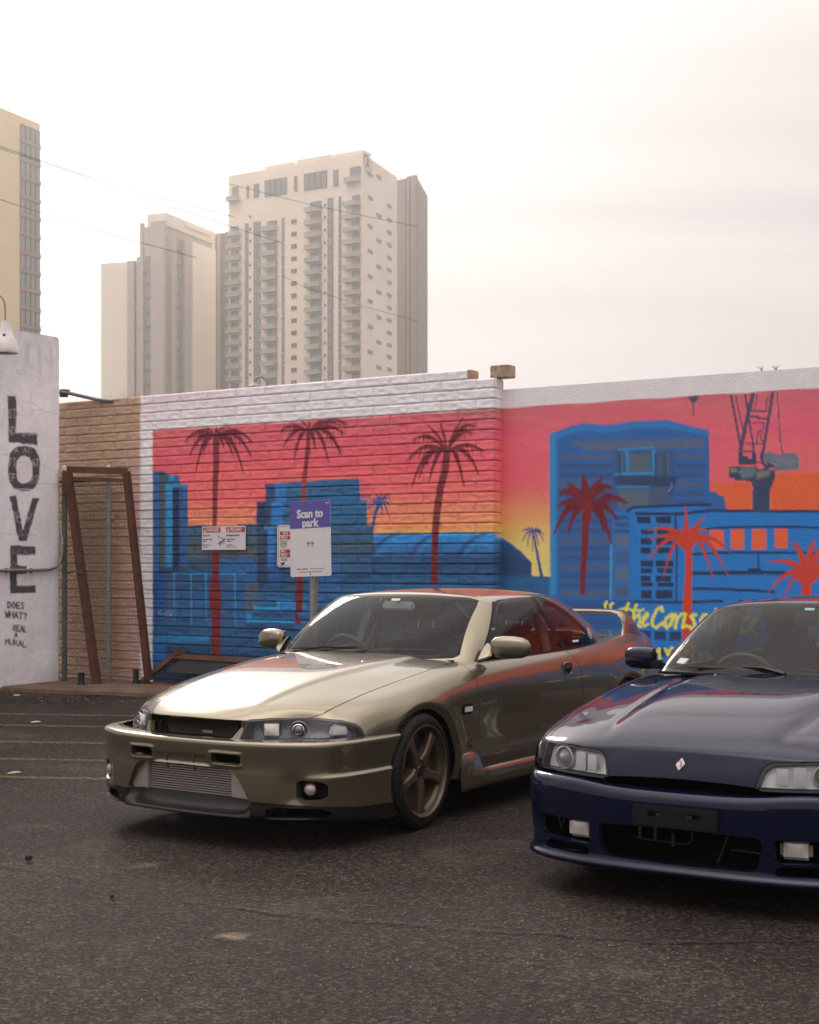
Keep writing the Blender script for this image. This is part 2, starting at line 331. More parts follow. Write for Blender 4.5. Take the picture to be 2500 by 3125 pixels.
def paint_mural():
    # sunset sky, by height
    left = ramp(-GZ, [(-2.95, C_(188, 84, 96)), (-2.75, C_(200, 84, 96)), (-2.45, C_(208, 82, 92)), (-2.15, C_(216, 92, 90)), (-1.95, C_(222, 116, 88)), (-1.8, C_(224, 128, 82)), (-1.72, C_(228, 150, 74)), (-1.6, C_(236, 168, 66))])
    right = ramp(-GZ, [(-2.95, C_(190, 92, 104)), (-2.7, C_(206, 88, 106)), (-2.4, C_(216, 84, 104)), (-2.15, C_(222, 92, 96)), (-1.95, C_(234, 128, 88)), (-1.8, C_(240, 158, 78)), (-1.6, C_(244, 186, 92)), (-1.3, C_(244, 190, 100))])
    k = np.clip((GU - 1400) / 200, 0, 1)[..., None]; IMG[:] = left * (1 - k) + right * k
    cl = np.clip((fbm(GU / 130, GV / 22, 3.0, 4) - .48) * 3.2, -1, 1)
    IMG[:] += np.where(cl > 0, cl, cl * .6)[..., None] * np.array([.05, .035, -.01], np.float32)
    # olive smudges along the top right of the block wall
    sm = np.clip((GU - 1290) / 160, 0, 1) * np.clip((1300 - GV) / 50, 0, 1) * np.clip((1560 - GU) / 40, 0, 1) * (fbm(GU / 40, GV / 12, 5.0) * 1.5)
    IMG[:] = IMG * (1 - .55 * sm[..., None]) + C_(128, 110, 100) * .55 * sm[..., None]
    # ---- lower city mass on the blocks
    base = ramp(GV, [(1560, MIDB), (1660, SLATE), (1760, DEEP), (1850, MIDB), (2000, DEEP), (2100, NAVY)])
    nz = fbm(GU / 90, GV / 16, 9.0, 4)[..., None]; base = base * (.62 + .8 * nz)
    city = z1([(385, 928), (545, 925), (575, 935), (640, 940), (810, 935), (820, 920), (985, 915), (990, 720), (1065, 718), (1065, 566), (1250, 552), (1725, 522)]) + z2([(275, 636), (285, 822), (345, 824), (345, 1040), (405, 1042), (405, 1500)]) + [(1140, 2150), (460, 2150)] + z1([(75, 900), (75, 455), (180, 455), (190, 480), (305, 490), (312, 568), (380, 570)])
    msk = IMG.copy(); IMG[:] = 0; poly(city, (1, 1, 1), 1.8); m = IMG[..., :1].copy(); IMG[:] = msk * (1 - m) + base * m
    # bands on the stepped tower
    for i in range(11):
        y = 600 + i * 86; rect(z1, 1250, y, 1725 + 60, y + 34, MIDB if i % 2 else SLATE, 8, .55)
        rect(z2, -40, 680 + i * 92, 380, 715 + i * 92, MIDB, 8, .75 if i % 3 else .4)
    rect(z1, 1065, 566, 1150, 720, C_(40, 70, 110), 4, .8); rect(z1, 990, 722, 1110, 1438, C_(44, 58, 92), 5, .8); rect(z1, 990, 722, 1060, 950, NAVY, 4, .6)
    rect(z1, 1150, 560, 1248, 725, C_(32, 110, 178), 6, .9); rect(z1, 1118, 725, 1218, 935, C_(28, 112, 182), 6, .9); rect(z1, 1055, 940, 1190, 962, BRT, 3, .9); rect(z1, 1085, 955, 1140, 1300, C_(26, 116, 188), 5, .85); rect(z1, 1140, 940, 1190, 1280, MIDB, 6, .6)
    # left tower stripes
    rect(z1, 75, 470, 128, 1438, C_(34, 92, 150), 3); rect(z1, 130, 480, 190, 1300, C_(62, 80, 88), 4); rect(z1, 190, 575, 250, 1300, BRT, 8, .85); rect(z1, 250, 600, 310, 1335, C_(28, 44, 84), 4); rect(z1, 310, 580, 382, 1290, C_(38, 82, 140), 4); rect(z1, 190, 570, 382, 592, BRT, 5, .8)
    poly(z1([(215, 497), (240, 492), (268, 497), (245, 540)]), BRT, 5, .9)
    rect(z1, 385, 935, 985, 1010, C_(58, 84, 108), 6, .7); rect(z1, 390, 1130, 985, 1215, C_(84, 86, 88), 10, .6); rect(z1, 400, 1040, 980, 1120, C_(66, 78, 84), 10, .6)
    poly(z1([(660, 1225), (720, 1212), (800, 1240), (870, 1205), (960, 1225), (990, 1280), (990, 1438), (660, 1438)]), C_(28, 92, 156), 6, .75)
    # lit outline of the low building with windows
    rect(z4, 80, 145, 260, 560, C_(26, 74, 138), 5, .8); rect(z4, 200, 150, 255, 560, C_(70, 84, 96), 6, .5); rect(z4, 265, 150, 890, 690, C_(28, 80, 132), 6, .5)
    for i in range(6):
        rect(z4, 275, 165 + i * 92, 400, 200 + i * 92, NAVY, 10, .5); rect(z4, 425, 170 + i * 92, 530, 205 + i * 92, C_(50, 70, 92), 10, .5); rect(z4, 690, 165 + i * 92, 785, 200 + i * 92, C_(56, 76, 90), 10, .5)
    stroke(z4([(258, 140), (585, 140)]), 6, BRT, 3); stroke(z4([(665, 138), (882, 140)]), 6, BRT, 3)
    for x, y1_ in ((262, 560), (410, 600), (541, 560), (797, 620)): stroke(z4([(x, 140), (x + 6, y1_)]), 4.6, BRT, 3, .95, w2=2.2)
    rect(z4, 890, 220, 1000, 480, C_(88, 88, 84), 10, .5); rect(z4, 1000, 0, 1052, 300, NAVY, 8, .6); rect(z4, 1090, 0, 1190, 230, C_(26, 84, 150), 8, .7); rect(z4, 1500, 60, 1725, 300, C_(30, 88, 150), 12, .5)
    poly(z4([(955, 408), (975, 432), (1160, 440), (1165, 378), (1310, 375), (1325, 395), (1200, 405), (1195, 470), (960, 470)]), BRT, 4, .95); rect(z4, 1200, 400, 1425, 470, C_(24, 112, 180), 8, .8)
    poly(z4([(897, 498), (935, 495), (945, 535), (1320, 552), (1320, 585), (900, 570)]), BRT, 5, .85); rect(z4, 960, 480, 1320, 530, C_(38, 52, 96), 10, .6); rect(z4, 900, 590, 1320, 660, C_(30, 44, 84), 12, .6)
    rect(z4, 90, 690, 570, 745, C_(20, 112, 168), 8, .9); poly(z4([(80, 760), (170, 770), (240, 860), (240, 950), (80, 960)]), C_(16, 96, 168), 6, .7); rect(z4, 190, 770, 560, 860, C_(22, 56, 96), 10, .7)
    # tag scratched in white
    for s in ([(152, 470), (124, 482), (132, 505), (178, 490), (186, 500), (172, 522)], [(186, 472), (212, 520)], [(205, 474), (240, 520), (250, 478), (205, 472)]): stroke(z4(s), 1.7, C_(150, 165, 190), 1.2, .9)
    # convention-hall roof across both walls
    hall = z2([(405, 1122), (560, 1112), (915, 1112), (1100, 1102), (1300, 1108), (1420, 1104), (1490, 1120), (1525, 1132)]) + z6([(140, 925), (180, 950), (230, 990), (275, 1035), (284, 1045), (284, 1112), (380, 1118), (380, 1300)]) + [(1690, 2150), (1100, 2150)] + z2([(395, 1400)])
    msk = IMG.copy(); IMG[:] = 0; poly(hall, (1, 1, 1), 1.8); m = IMG[..., :1].copy()
    hb = ramp(GV, [(1622, C_(22, 136, 204)), (1650, C_(26, 118, 186)), (1690, C_(40, 92, 146)), (1720, DEEP), (1780, MIDB), (1900, DEEP), (2100, NAVY)]) * (.7 + .6 * fbm(GU / 60, GV / 12, 13.0)[..., None])
    IMG[:] = msk * (1 - m) + hb * m
    for x in (560, 910, 1330): stroke(curve(*z2([(x + 60, 1118), (x - 90, 1150), (x - 180, 1300)])), 6, C_(44, 70, 116), 5, .9, w2=13); stroke(curve(*z2([(x + 110, 1135), (x - 20, 1165), (x - 120, 1300)])), 5, BRT, 6, .7)
    for y in (1330, 1385, 1475, 1545): stroke(z2([(400, y), (1525, y + 4)]), 6, NAVY, 7, .7)
    poly(z6([(95, 930), (140, 935), (185, 960), (225, 1005), (250, 1040), (280, 1048), (280, 1108), (135, 1108)]), C_(38, 62, 104), 6, .75)
    # ---- plastered half
    poly(z6([(1180, 640), (1240, 650), (1300, 640), (1390, 640), (1390, 790), (1262, 785), (1180, 690)]), ORG, 14); poly(z6([(1480, 640), (1500, 605), (1600, 595), (1760, 600), (1900, 610), (1900, 800), (1480, 800)]), ORG, 10)
    tower = z6([(374, 402), (410, 388), (480, 362), (550, 347), (640, 358), (720, 352), (800, 338), (880, 336), (960, 331), (1050, 355), (1110, 373), (1172, 382), (1178, 690), (1215, 690), (1218, 706), (1246, 712), (1250, 730), (1262, 785), (1262, 1300), (380, 1300)])
    poly(tower, C_(34, 92, 160), 1.8); poly(z6([(374, 402), (410, 388), (550, 347), (640, 358), (800, 338), (960, 331), (1050, 355), (1172, 382), (1172, 410), (960, 372), (800, 375), (640, 395), (550, 382), (410, 425)]), C_(28, 116, 182), 9, .8)
    rect(z6, 375, 405, 408, 1210, BRT, 12, .85)
    poly(z6([(470, 440), (1150, 425), (1150, 470), (560, 485)]), C_(92, 98, 108), 14, .75)
    for i in range(17):
        y = 505 + i * 46
        for a, b in ((428, 690), (1010, 1150)):
            if i > 8 and a > 1000: continue
            rect(z6, a, y, b, y + 22, C_(54, 74, 108) if i % 3 else C_(84, 88, 100), 9, .75)
    rect(z6, 690, 480, 1000, 770, C_(48, 82, 128), 16, .8)
    for x0, x1 in ((725, 745), (770, 880), (925, 975)): rect(z6, x0, 500, x1, 600, C_(74, 96, 110), 6, .9)
    for p, wd in (([(762, 490), (766, 600)], 8), ([(895, 480), (898, 600)], 9), ([(705, 603), (885, 598)], 8), ([(715, 668), (872, 664)], 6), ([(720, 480), (890, 468)], 6)): stroke(z6(p), wd, BRT, 5, .9)
    poly(z6([(700, 612), (1018, 612), (1000, 660), (890, 665), (705, 655)]), C_(46, 62, 98), 5, .95)
    for x in (726, 905, 940, 955): stroke(z6([(x, 500), (x, 610)]), 5, C_(44, 58, 96), 3, .9)
    stroke(curve(*z6([(985, 630), (1020, 640), (975, 700)])), 6, C_(44, 58, 96), 3, .9); stroke(curve(*z6([(985, 650), (1000, 660), (970, 690)])), 4, C_(90, 140, 185), 3, .8)
    rect(z6, 720, 680, 870, 770, C_(96, 104, 104), 8, .6); rect(z6, 880, 670, 960, 770, C_(70, 84, 108), 8, .7)
    # mid block with grey panes
    rect(z6, 690, 790, 800, 1500, C_(34, 104, 176), 5, .9)
    for i in range(7): rect(z6, 700, 812 + i * 34, 795, 830 + i * 34, C_(44, 66, 112), 5, .8) if i < 3 else rect(z6, 706, 905 + (i - 3) * 85, 770, 965 + (i - 3) * 85, C_(88, 104, 120) if i % 2 else C_(64, 84, 118), 8, .8)
    stroke(z6([(683, 960), (680, 1250)]), 5, C_(48, 160, 215), 4, .9)
    # long low building
    poly(z6([(770, 790), (800, 765), (1060, 758), (1262, 785), (1900, 788), (1900, 1700), (800, 1700)]), VIV, 2); rect(z6, 810, 800, 1900, 1300, C_(14, 114, 190), 6, .5)
    stroke(z6([(765, 790), (790, 768), (1180, 755)]), 8, NAVY, 3); stroke(z6([(808, 800), (1025, 803), (1180, 785), (1900, 792)]), 9, NAVY, 2.4)
    stroke(z6([(1005, 805), (1012, 1000), (1010, 1240)]), 6, NAVY, 2.4)
    for p, wd in (([(1090, 884), (1250, 870), (1480, 866), (1900, 874)], 7), ([(1090, 1004), (1300, 995), (1900, 1000)], 7), ([(1095, 1100), (1290, 1098), (1450, 1096), (1900, 1108)], 11), ([(1095, 1178), (1260, 1180), (1500, 1192)], 8), ([(800, 1242), (1020, 1246), (1240, 1240)], 8), ([(1420, 1002), (1424, 1090)], 5), ([(1380, 1085), (1425, 1085)], 12)): stroke(z6(p), wd, NAVY, 2.4)
    for i, (a, b) in enumerate(((815, 848), (880, 905), (922, 955), (970, 1000), (1036, 1066), (1075, 1098), (1112, 1142), (1146, 1168), (1184, 1226))):
        j = 6 * ((i * 5) % 3) - 6; rect(z6, 812 + (20 if i > 0 else 0), a, 886 + j, b, NAVY, 2.4); rect(z6, 908 + (6 if i % 2 else 0), a, 990 + j, b, NAVY, 2.4)
    for a, b, c_, d in ((1178, 884, 1248, 978), (1284, 878, 1350, 978), (1388, 880, 1460, 980), (1503, 876, 1567, 972)): rect(z6, a, b, c_, d, ORG, 2)
    for row in range(2):
        for i in range(6): rect(n1, 470 + i * 165, 375 + row * 190 + i * 8, 600 + i * 165, 470 + row * 190 + i * 8, NAVY, 2.4, .9)
    poly(z6([(380, 1235), (800, 1235), (800, 1700), (380, 1700)]), C_(28, 84, 150), 3)
    for i in range(6): stroke(z6([(380, 1262 + i * 40), (690, 1266 + i * 40)]), 9, C_(48, 70, 110), 7, .7)
    # crane
    CR = C_(52, 66, 96)
    for p, wd in (([(275, 140), (440, 1000)], 7), ([(355, 160), (475, 720)], 4), ([(640, 120), (570, 400), (440, 1000), (440, 1100)], 12), ([(510, 130), (550, 380), (660, 1080)], 6), ([(960, 110), (900, 500), (800, 1080)], 9), ([(1040, 100), (1060, 450), (1100, 1000), (1125, 1085)], 3.4), ([(610, 400), (860, 400)], 5), ([(590, 490), (720, 490), (720, 525), (890, 525)], 6), ([(520, 935), (800, 935)], 4), ([(490, 1065), (640, 1070)], 5), ([(690, 1245), (800, 1255)], 5), ([(705, 130), (690, 280), (655, 360)], 3.4), ([(880, 160), (850, 400)], 4), ([(620, 590), (820, 590), (820, 690), (720, 745), (700, 940)], 4), ([(780, 760), (770, 860), (810, 910)], 4)): stroke(n2(p), wd, CR, 1.8, .95)
    poly(n2([(395, 1080), (470, 1080), (480, 1140), (555, 1140), (560, 1180), (620, 1185), (625, 1060), (690, 1090), (690, 1290), (640, 1290), (410, 1275)]), CR); poly(n2([(760, 1080), (815, 1080), (815, 1230), (860, 1290), (870, 1100), (910, 1100), (910, 1240), (1040, 1310), (900, 1350), (820, 1330), (760, 1200)]), CR)
    poly(n2([(815, 1090), (900, 1075), (1000, 1100), (1080, 1130), (1130, 1090), (1335, 1100), (1395, 1180), (1395, 1360), (1000, 1385), (930, 1330), (1060, 1290), (940, 1250), (820, 1240)]), C_(88, 112, 128)); poly(n2([(1000, 1180), (1200, 1170), (1320, 1210), (1260, 1290), (1100, 1280)]), C_(128, 108, 126), 10, .8)
    poly(n2([(240, 1320), (700, 1315), (720, 1360), (860, 1340), (1000, 1385), (1000, 1490), (920, 1720), (910, 2060), (635, 2060), (630, 1720), (650, 1680), (600, 1550), (335, 1545), (330, 1510), (240, 1500)]), CR); poly(n2([(265, 1345), (380, 1345), (380, 1410), (265, 1410)]), C_(116, 112, 104), 4); poly(n2([(430, 1340), (690, 1330), (640, 1480), (480, 1510), (400, 1420)]), C_(92, 114, 124), 5, .9); poly(n2([(680, 1400), (940, 1370), (900, 1470), (700, 1520)]), C_(112, 116, 116), 6, .9)
    # hook blob at the top
    poly(z6([(1065, 215), (1125, 208), (1108, 240), (1090, 245)]), C_(60, 72, 104), 3); stroke(z6([(1093, 240), (1095, 312)]), 5, C_(60, 72, 104), 2, w2=2.5)
    # ---- palms
    P = z1([(625, 145)])[0]; palm(P, z1([(360, 190), (400, 320), (455, 455), (870, 465), (940, 320), (955, 205), (780, 320), (520, 300), (700, 250)]), PDK, 10); palm(P, z1([(640, 70), (760, 75), (500, 90)]), PDK, 8, drips=False)
    stroke(z1([(632, 150), (632, 400), (622, 640), (620, 900), (616, 940)]), 20, PDK, 3, .92, w2=12); stroke(z1([(628, 1140), (628, 1438)]), 20, DRED, 2); poly(z4([(598, 0), (655, 0), (655, 160), (672, 300), (676, 420), (668, 560), (670, 870), (590, 870), (592, 560), (572, 400), (574, 280), (598, 140)]), DRED, 2)
    P = z1([(1450, 110)])[0]; palm(P, z1([(1195, 100), (1225, 230), (1315, 350), (1620, 375), (1725, 280), (1760, 130), (1500, 260)]) + z2([(120, 430), (180, 170)]), PDK, 9); palm(P, z1([(1340, 20), (1450, 10), (1600, 30), (1720, 60)]), PDK, 7, drips=False)
    stroke(z1([(1445, 115), (1432, 300), (1412, 480)]), 13, PDK, 3, .9); stroke(z1([(1412, 470), (1402, 600), (1400, 720)]), 15, C_(140, 52, 56), 3, .9); poly(z4([(1338, 165), (1396, 165), (1394, 380), (1378, 590), (1325, 590), (1332, 380)]), DRED, 2)
    P = z2([(1050, 395)])[0]; palm(P, z2([(740, 300), (695, 480), (735, 715), (890, 670), (1195, 705), (1330, 600), (1375, 400), (1300, 185), (1275, 240), (800, 630)]), PDK, 10); palm(P, z2([(985, 140), (1195, 92), (870, 160)]), PDK, 8, drips=False)
    stroke(z2([(1046, 410), (1030, 560), (990, 720), (965, 880), (945, 1110)]), 22, PDK, 3, .94); poly(z2([(915, 1110), (975, 1110), (966, 1300), (968, 1560), (905, 1560), (912, 1300)]), DRED, 2)
    PB = C_(22, 78, 138); P = z2([(460, 850)])[0]; palm(P, z2([(360, 850), (370, 905), (430, 770), (470, 765), (540, 785), (548, 865), (530, 945), (480, 950), (400, 820), (545, 815), (415, 930)]), PB, 6, drips=False, soft=1.6); stroke(z2([(452, 870), (420, 930), (398, 1050)]), 9, PB, 2)
    P = z6([(290, 895)])[0]; palm(P, z6([(235, 890), (238, 940), (262, 965), (255, 875), (285, 865), (330, 885), (345, 905), (345, 940), (318, 960), (290, 990), (310, 868)]), PB, 5, drips=False, soft=1.6); stroke(z6([(294, 905), (312, 1000), (334, 1116)]), 5, PB, 2, w2=11)
    R2 = C_(100, 28, 42); P = z8([(545, 960)])[0]; palm(P, z8([(215, 960), (180, 1265), (340, 1250), (230, 815), (330, 690), (500, 590), (715, 630), (825, 755), (990, 920), (880, 1105), (805, 1360), (740, 1250)]), R2, 17, 4, soft=3); palm(P, z8([(215, 960), (230, 815), (330, 690), (500, 590), (715, 630)]), C_(112, 34, 40), 12, 4, drips=False)
    stroke(z8([(545, 950), (540, 1080)]), 30, C_(124, 34, 38), 5); stroke(z8([(535, 1060), (515, 1500), (492, 1900)]), 24, C_(112, 30, 40), 2, w2=15)
    P = n3([(385, 480)])[0]
    for e in n3([(375, 150), (570, 250), (-10, 400), (5, 490), (5, 690), (145, 880), (655, 880), (800, 850), (825, 615), (600, 395)]):
        L = math.hypot(e[0] - P[0], e[1] - P[1]); c = (P[0] + (e[0] - P[0]) * .5, min(P[1], e[1]) - L * .22) if e[1] > P[1] - 60 else (P[0] + (e[0] - P[0]) * .4, P[1] + (e[1] - P[1]) * .5)
        stroke(curve(P, c, e, 9), 24, C_(78, 56, 66), 3, .55, w2=5); stroke(curve(P, c, e, 9), 21, RORG, 2, w2=2)
    poly([(P[0] + 30 * math.cos(a), P[1] + 34 * math.sin(a)) for a in np.linspace(0, 6.1, 12)], RORG, 3); poly(n3([(372, 560), (440, 560), (438, 1194), (430, 1700), (330, 1700), (350, 1100), (372, 800)]), RORG, 2)
    P = n3([(1600, 830)])[0]
    for e in n3([(1205, 725), (1425, 535), (1215, 1020), (1380, 1040), (1700, 520), (1900, 560), (1960, 720), (1980, 900), (1850, 1050), (1560, 1080)]):
        L = math.hypot(e[0] - P[0], e[1] - P[1]); c = (P[0] + (e[0] - P[0]) * .5, min(P[1], e[1]) - L * .2)
        stroke(curve(P, c, e, 9), 26, C_(78, 56, 66), 3, .5, w2=5); stroke(curve(P, c, e, 9), 24, RORG, 2, w2=2)
    poly([(P[0] + 36 * math.cos(a), P[1] + 36 * math.sin(a)) for a in np.linspace(0, 6.1, 12)], RORG, 3); stroke([P, (P[0] - 4, 2150)], 30, RORG, 2)
    # ---- brush lettering
    def y(pts, wd=9): stroke(n1(pts), wd, YEL, 2, 1, wob=.7)
    y([(118, 62), (92, 85), (100, 120)], 8); y([(185, 75), (152, 100), (160, 130)], 8)
    y([(248, 150), (300, 130), (400, 150), (490, 155), (515, 140)], 6); y([(355, 80), (325, 130), (330, 230), (345, 320)], 9); y([(440, 95), (415, 150), (405, 240), (400, 320)], 9); y([(410, 250), (470, 190), (480, 240), (465, 325), (490, 330)], 8)
    y([(520, 265), (570, 200), (560, 180), (525, 220), (505, 290), (525, 328), (570, 300)], 8)
    y([(725, 160), (715, 115), (660, 150), (615, 250), (615, 320), (660, 340), (720, 300), (750, 280)], 9)
    y([(835, 200), (770, 235), (745, 310), (775, 345), (820, 300), (845, 225), (835, 200)], 10); y([(870, 200), (885, 250), (868, 345)], 10); y([(875, 270), (930, 195), (975, 190), (965, 260), (945, 340), (990, 320)], 9)
    y([(1090, 200), (1035, 215), (1070, 270), (1085, 320), (1055, 365), (1020, 330)], 10); y([(1230, 210), (1180, 205), (1145, 260), (1150, 340), (1200, 350)], 9)
    y([(1310, 200), (1300, 280), (1290, 385)], 9); y([(1315, 140), (1312, 155)], 9)
    y([(1350, 320), (1420, 260), (1400, 235), (1360, 280), (1350, 360), (1390, 390), (1440, 355)], 9); y([(1460, 235), (1480, 290), (1460, 390)], 10); y([(1475, 300), (1540, 235), (1570, 250), (1540, 350), (1560, 395)], 9); y([(1660, 240), (1600, 260), (1575, 340), (1610, 395), (1670, 370)], 9)
    y([(1700, 320), (1760, 270), (1740, 240), (1700, 290), (1700, 370), (1750, 395)], 9)
    y([(600, 640), (690, 580), (700, 680)], 9); y([(760, 580), (785, 640), (800, 600), (830, 560)], 9); y([(900, 600), (935, 740), (1000, 600)], 9); y([(1060, 620), (1060, 755)], 10); y([(1062, 555), (1064, 575)], 10); y([(1140, 620), (1135, 755)], 10); y([(1140, 680), (1200, 615), (1240, 640), (1235, 745)], 9)
    y([(1440, 620), (1370, 615), (1335, 690), (1380, 750), (1440, 700), (1430, 800), (1350, 820)], 9); y([(1560, 620), (1560, 760), (1620, 640), (1660, 760)], 9)
    # ---- bare wall around the mural
    wh = WHITE * (.93 + .14 * fbm(GU / 50, GV / 50, 21.0)[..., None]); stain = np.clip((900 - GU) / 400, 0, 1) * np.clip((GZ - 2.95) * 3, 0, 1) * fbm(GU / 22, GV / 30, 31.0)
    wh = wh * (1 - .35 * stain[..., None] * np.array([.3, .9, .6]))
    edge = Z_TOP + .004 * np.sin(GU / 37)
    m = np.clip(.5 + (GZ - edge) * 120, 0, 1)[..., None]; IMG[:] = IMG * (1 - m) + wh * m
    m = np.clip(.5 + (466 + WOB * .6 - GU) / 2.2, 0, 1)[..., None]; IMG[:] = IMG * (1 - m) + wh * m
    tn = TAN * (.86 + .28 * fbm(GU / 30, GV / 18, 41.0)[..., None]); pk = C_(178, 142, 138)
    f = (np.clip((GU - 340) / 90, 0, 1) * np.clip((2.95 - GZ) / .5, 0, 1) * .8)[..., None]; tn = tn * (1 - f) + pk * f
    m = np.clip(.5 + (425 + 6 * fbm(GU / 30, GV / 40, 51.0) - GU) / 6, 0, 1)[..., None]; IMG[:] = IMG * (1 - m) + tn * m
    paint_love()
    np.clip(IMG, .004, .92, out=IMG)
paint_mural()
def paint_at(P, umin=192.0):                                # colour of wall paint at points (n,3)
    u, v = uv_of(P); u = np.maximum(u, umin); fx = np.clip((u - U0) / ST, 0, len(gu) - 1.001); fy = np.clip((v - V0) / ST, 0, len(gv) - 1.001)
    i, j = fy.astype(int), fx.astype(int); a, b = (fy - i)[:, None], (fx - j)[:, None]
    return IMG[i, j] * (1 - a) * (1 - b) + IMG[i, j + 1] * (1 - a) * b + IMG[i + 1, j] * a * (1 - b) + IMG[i + 1, j + 1] * a * b

M_PAINTW = mat('painted_masonry', attr='paint', rough=.72, spec=.3, bump=(85, .6, .006), noise=(9, .10, 5))
M_STUCCO = mat('painted_stucco', attr='paint', rough=.75, spec=.3, bump=(75, .8, .006), noise=(30, .06, 5))
M_BLOCKRAW = mat('raw_tan_block', (.44, .32, .235), .9, spec=.2, noise=(24, .45, 6), bump=(120, .4, .005))
def grid_faces(nx, ny):                                     # verts indexed i*ny+j
    i, j = np.meshgrid(np.arange(nx - 1), np.arange(ny - 1), indexing='ij'); a = (i * ny + j).ravel()
    return np.stack([a, a + ny, a + ny + 1, a + 1], 1)

def build_block_wall():
    wall = empty('block_wall', wall_pt(0, 0)); tag(wall, 'painted concrete block wall with pink sunset, blue city and dark palm mural', 'wall')
    base = np.array(wall.location)
    # backing with recessed, painted joints
    tl = -6.75; nz_ = int((Z_TOP + 3 * PITCH + .0 - .0) / .02); ts = np.arange(tl, .0001 - .005, .02); zs = np.linspace(0, Z_TOP + 3 * PITCH - .006, nz_)
    Tg, Zg = np.meshgrid(ts, zs, indexing='ij'); P = (base + Tg.reshape(-1, 1) * np.array(WE) + Zg.reshape(-1, 1) * np.array([0, 0, 1]) - np.array(WN) * .0045)
    col = paint_at(P) * .9
    mesh_np('mortar', P - base, grid_faces(len(ts), len(zs))[:, ::-1], M_PAINTW, wall, colors=col)
    b = MB(); b.frame_box(WE * tl - WN * .20, WE * (-tl - .004), WN * .187, Vector((0, 0, Z_TOP + 3 * PITCH - .01))); b.build('core', M_BLOCKRAW, wall)
    bricks = []
    n_below = int(Z_TOP / PITCH) + 1
    tstep = t_of_u(1426)
    for c in range(-4, n_below):                            # c-th course below the mural's top joint
        zt = Z_TOP - c * PITCH; zb = max(zt - PITCH, 0.0)
        if zt - zb < .02: continue
        t = 0.0; k = 0
        tend = 0.0
        if c == -4: tend = tstep
        half = (c % 2 == 1)
        edges = [0.0, -BLEN / 2] if half else [0.0, -BLEN]
        while edges[-1] > -6.6: edges.append(edges[-1] - BLEN)
        for r, l in zip(edges[:-1], edges[1:]):
            if l >= tend - .02: continue
            bricks.append((l, min(r, tend), zb, zt, c))
    # which are in sight, largest first
    sil = np.array([(150, 2200), (300, 2165), (430, 2110), (520, 2060), (800, 1995), (960, 1850), (1060, 1795), (1500, 1795), (1560, 1795)])
    def seen(bk):
        p = np.array(wall_pt((bk[0] + bk[1]) / 2, bk[3], 0))[None]; u, v = uv_of(p); return 186 < u[0] < 1530 and v[0] < np.interp(u[0], sil[:, 0], sil[:, 1])
    order = sorted(bricks, key=lambda bk: (not seen(bk), -bk[1]))
    rest_v, rest_f, rest_c, off = [], [], [], 0
    for idx, (l, r, zb, zt, c) in enumerate(order):
        j = .0022; one = idx < 300 and seen((l, r, zb, zt, c))
        nx, nz = (max(4, int((r - l) / .0125)), 9) if one or seen((l, r, zb, zt, c)) else (5, 4)
        sx = np.linspace(l + j, r - (j if r < -.001 else 0), nx); sz = np.linspace(zb + j, zt - j, nz); X, Z = np.meshgrid(sx, sz, indexing='ij')
        ex = np.minimum(X - sx[0], sx[-1] - X); ez = np.minimum(Z - sz[0], sz[-1] - Z)
        ed = np.minimum(ex + (.02 if r > -.001 else 0) * (X > (sx[0] + sx[-1]) / 2), ez)
        tb = vnoise(np.array(l * 37 + c), 3.3, 1.1) * 1.0
        rough = (fbm(X * 18, Z * 34, c * 3.1, 4) - .46) * .022
        low = np.clip(1 - (Z - zb) / .05, 0, 1) * (.004 + .008 * fbm(X * 30, c * 2.0, 7.7, 2))     # sagging lower lip of slump block
        out = np.where(ed < .004, (ed - .004) * 1.1, 0) + (rough * .85 + low * .75) * np.clip(ed / .010, 0, 1) + (tb - .5) * .003
        Pf = base + X.reshape(-1, 1) * np.array(WE) + Z.reshape(-1, 1) * np.array([0, 0, 1.0]) + out.reshape(-1, 1) * np.array(WN)
        V = [Pf]; Fc = [grid_faces(nx, nz)[:, ::-1]]
        # skirt back into the wall so every block is a solid
        ring = list(range(0, nx * nz, nz)) + list(range((nx - 1) * nz + 1, nx * nz)) + list(range((nx - 2) * nz + nz - 1, -1, -nz)) + list(range(nz - 2, 0, -1))
        depth = .02 if r < -.001 else .0
        Pb = Pf[ring].copy(); Pb -= np.array(WN) * .022
        if r > -.001:                                       # right-hand end blocks turn the corner
            e = np.isclose(((Pf[ring] - base) @ np.array(WE)), r, atol=1e-4); Pb[e] -= np.array(WN) * (RECESS - .016)
        m = len(ring); o = nx * nz; V.append(Pb); a = np.arange(m); Fc.append(np.stack([np.array(ring), np.roll(ring, -1), o + np.roll(a, -1), o + a], 1))
        V = np.concatenate(V); Fq = np.concatenate(Fc); col = paint_at(V)
        if one: mesh_np('block', V - base, Fq, M_PAINTW, wall, colors=col)
        else: rest_v.append(V - base); rest_f.append(Fq + off); rest_c.append(col); off += len(V)
    o = mesh_np('block_courses', np.concatenate(rest_v), np.concatenate(rest_f), M_PAINTW, wall, colors=np.concatenate(rest_c)); o['kind'] = 'stuff'
    # raw end of the top course and the loose cap block set back over the corner
    b = MB(); b.frame_box(WE * (tstep + .003) + Vector((0, 0, Z_TOP + 3 * PITCH + .004)) - WN * .17, WE * .03, WN * .165, Vector((0, 0, PITCH - .008))); b.build('block', M_BLOCKRAW, wall, bevel=.004)
    b = MB(); b.frame_box(WE * -.07 + Vector((0, 0, Z_TOP + 3 * PITCH + .004)) - WN * .21, WE * .20, WN * .16, Vector((0, 0, PITCH + .02))); b.build('cap_block', M_BLOCKRAW, wall, bevel=.006)
    return wall
build_block_wall()

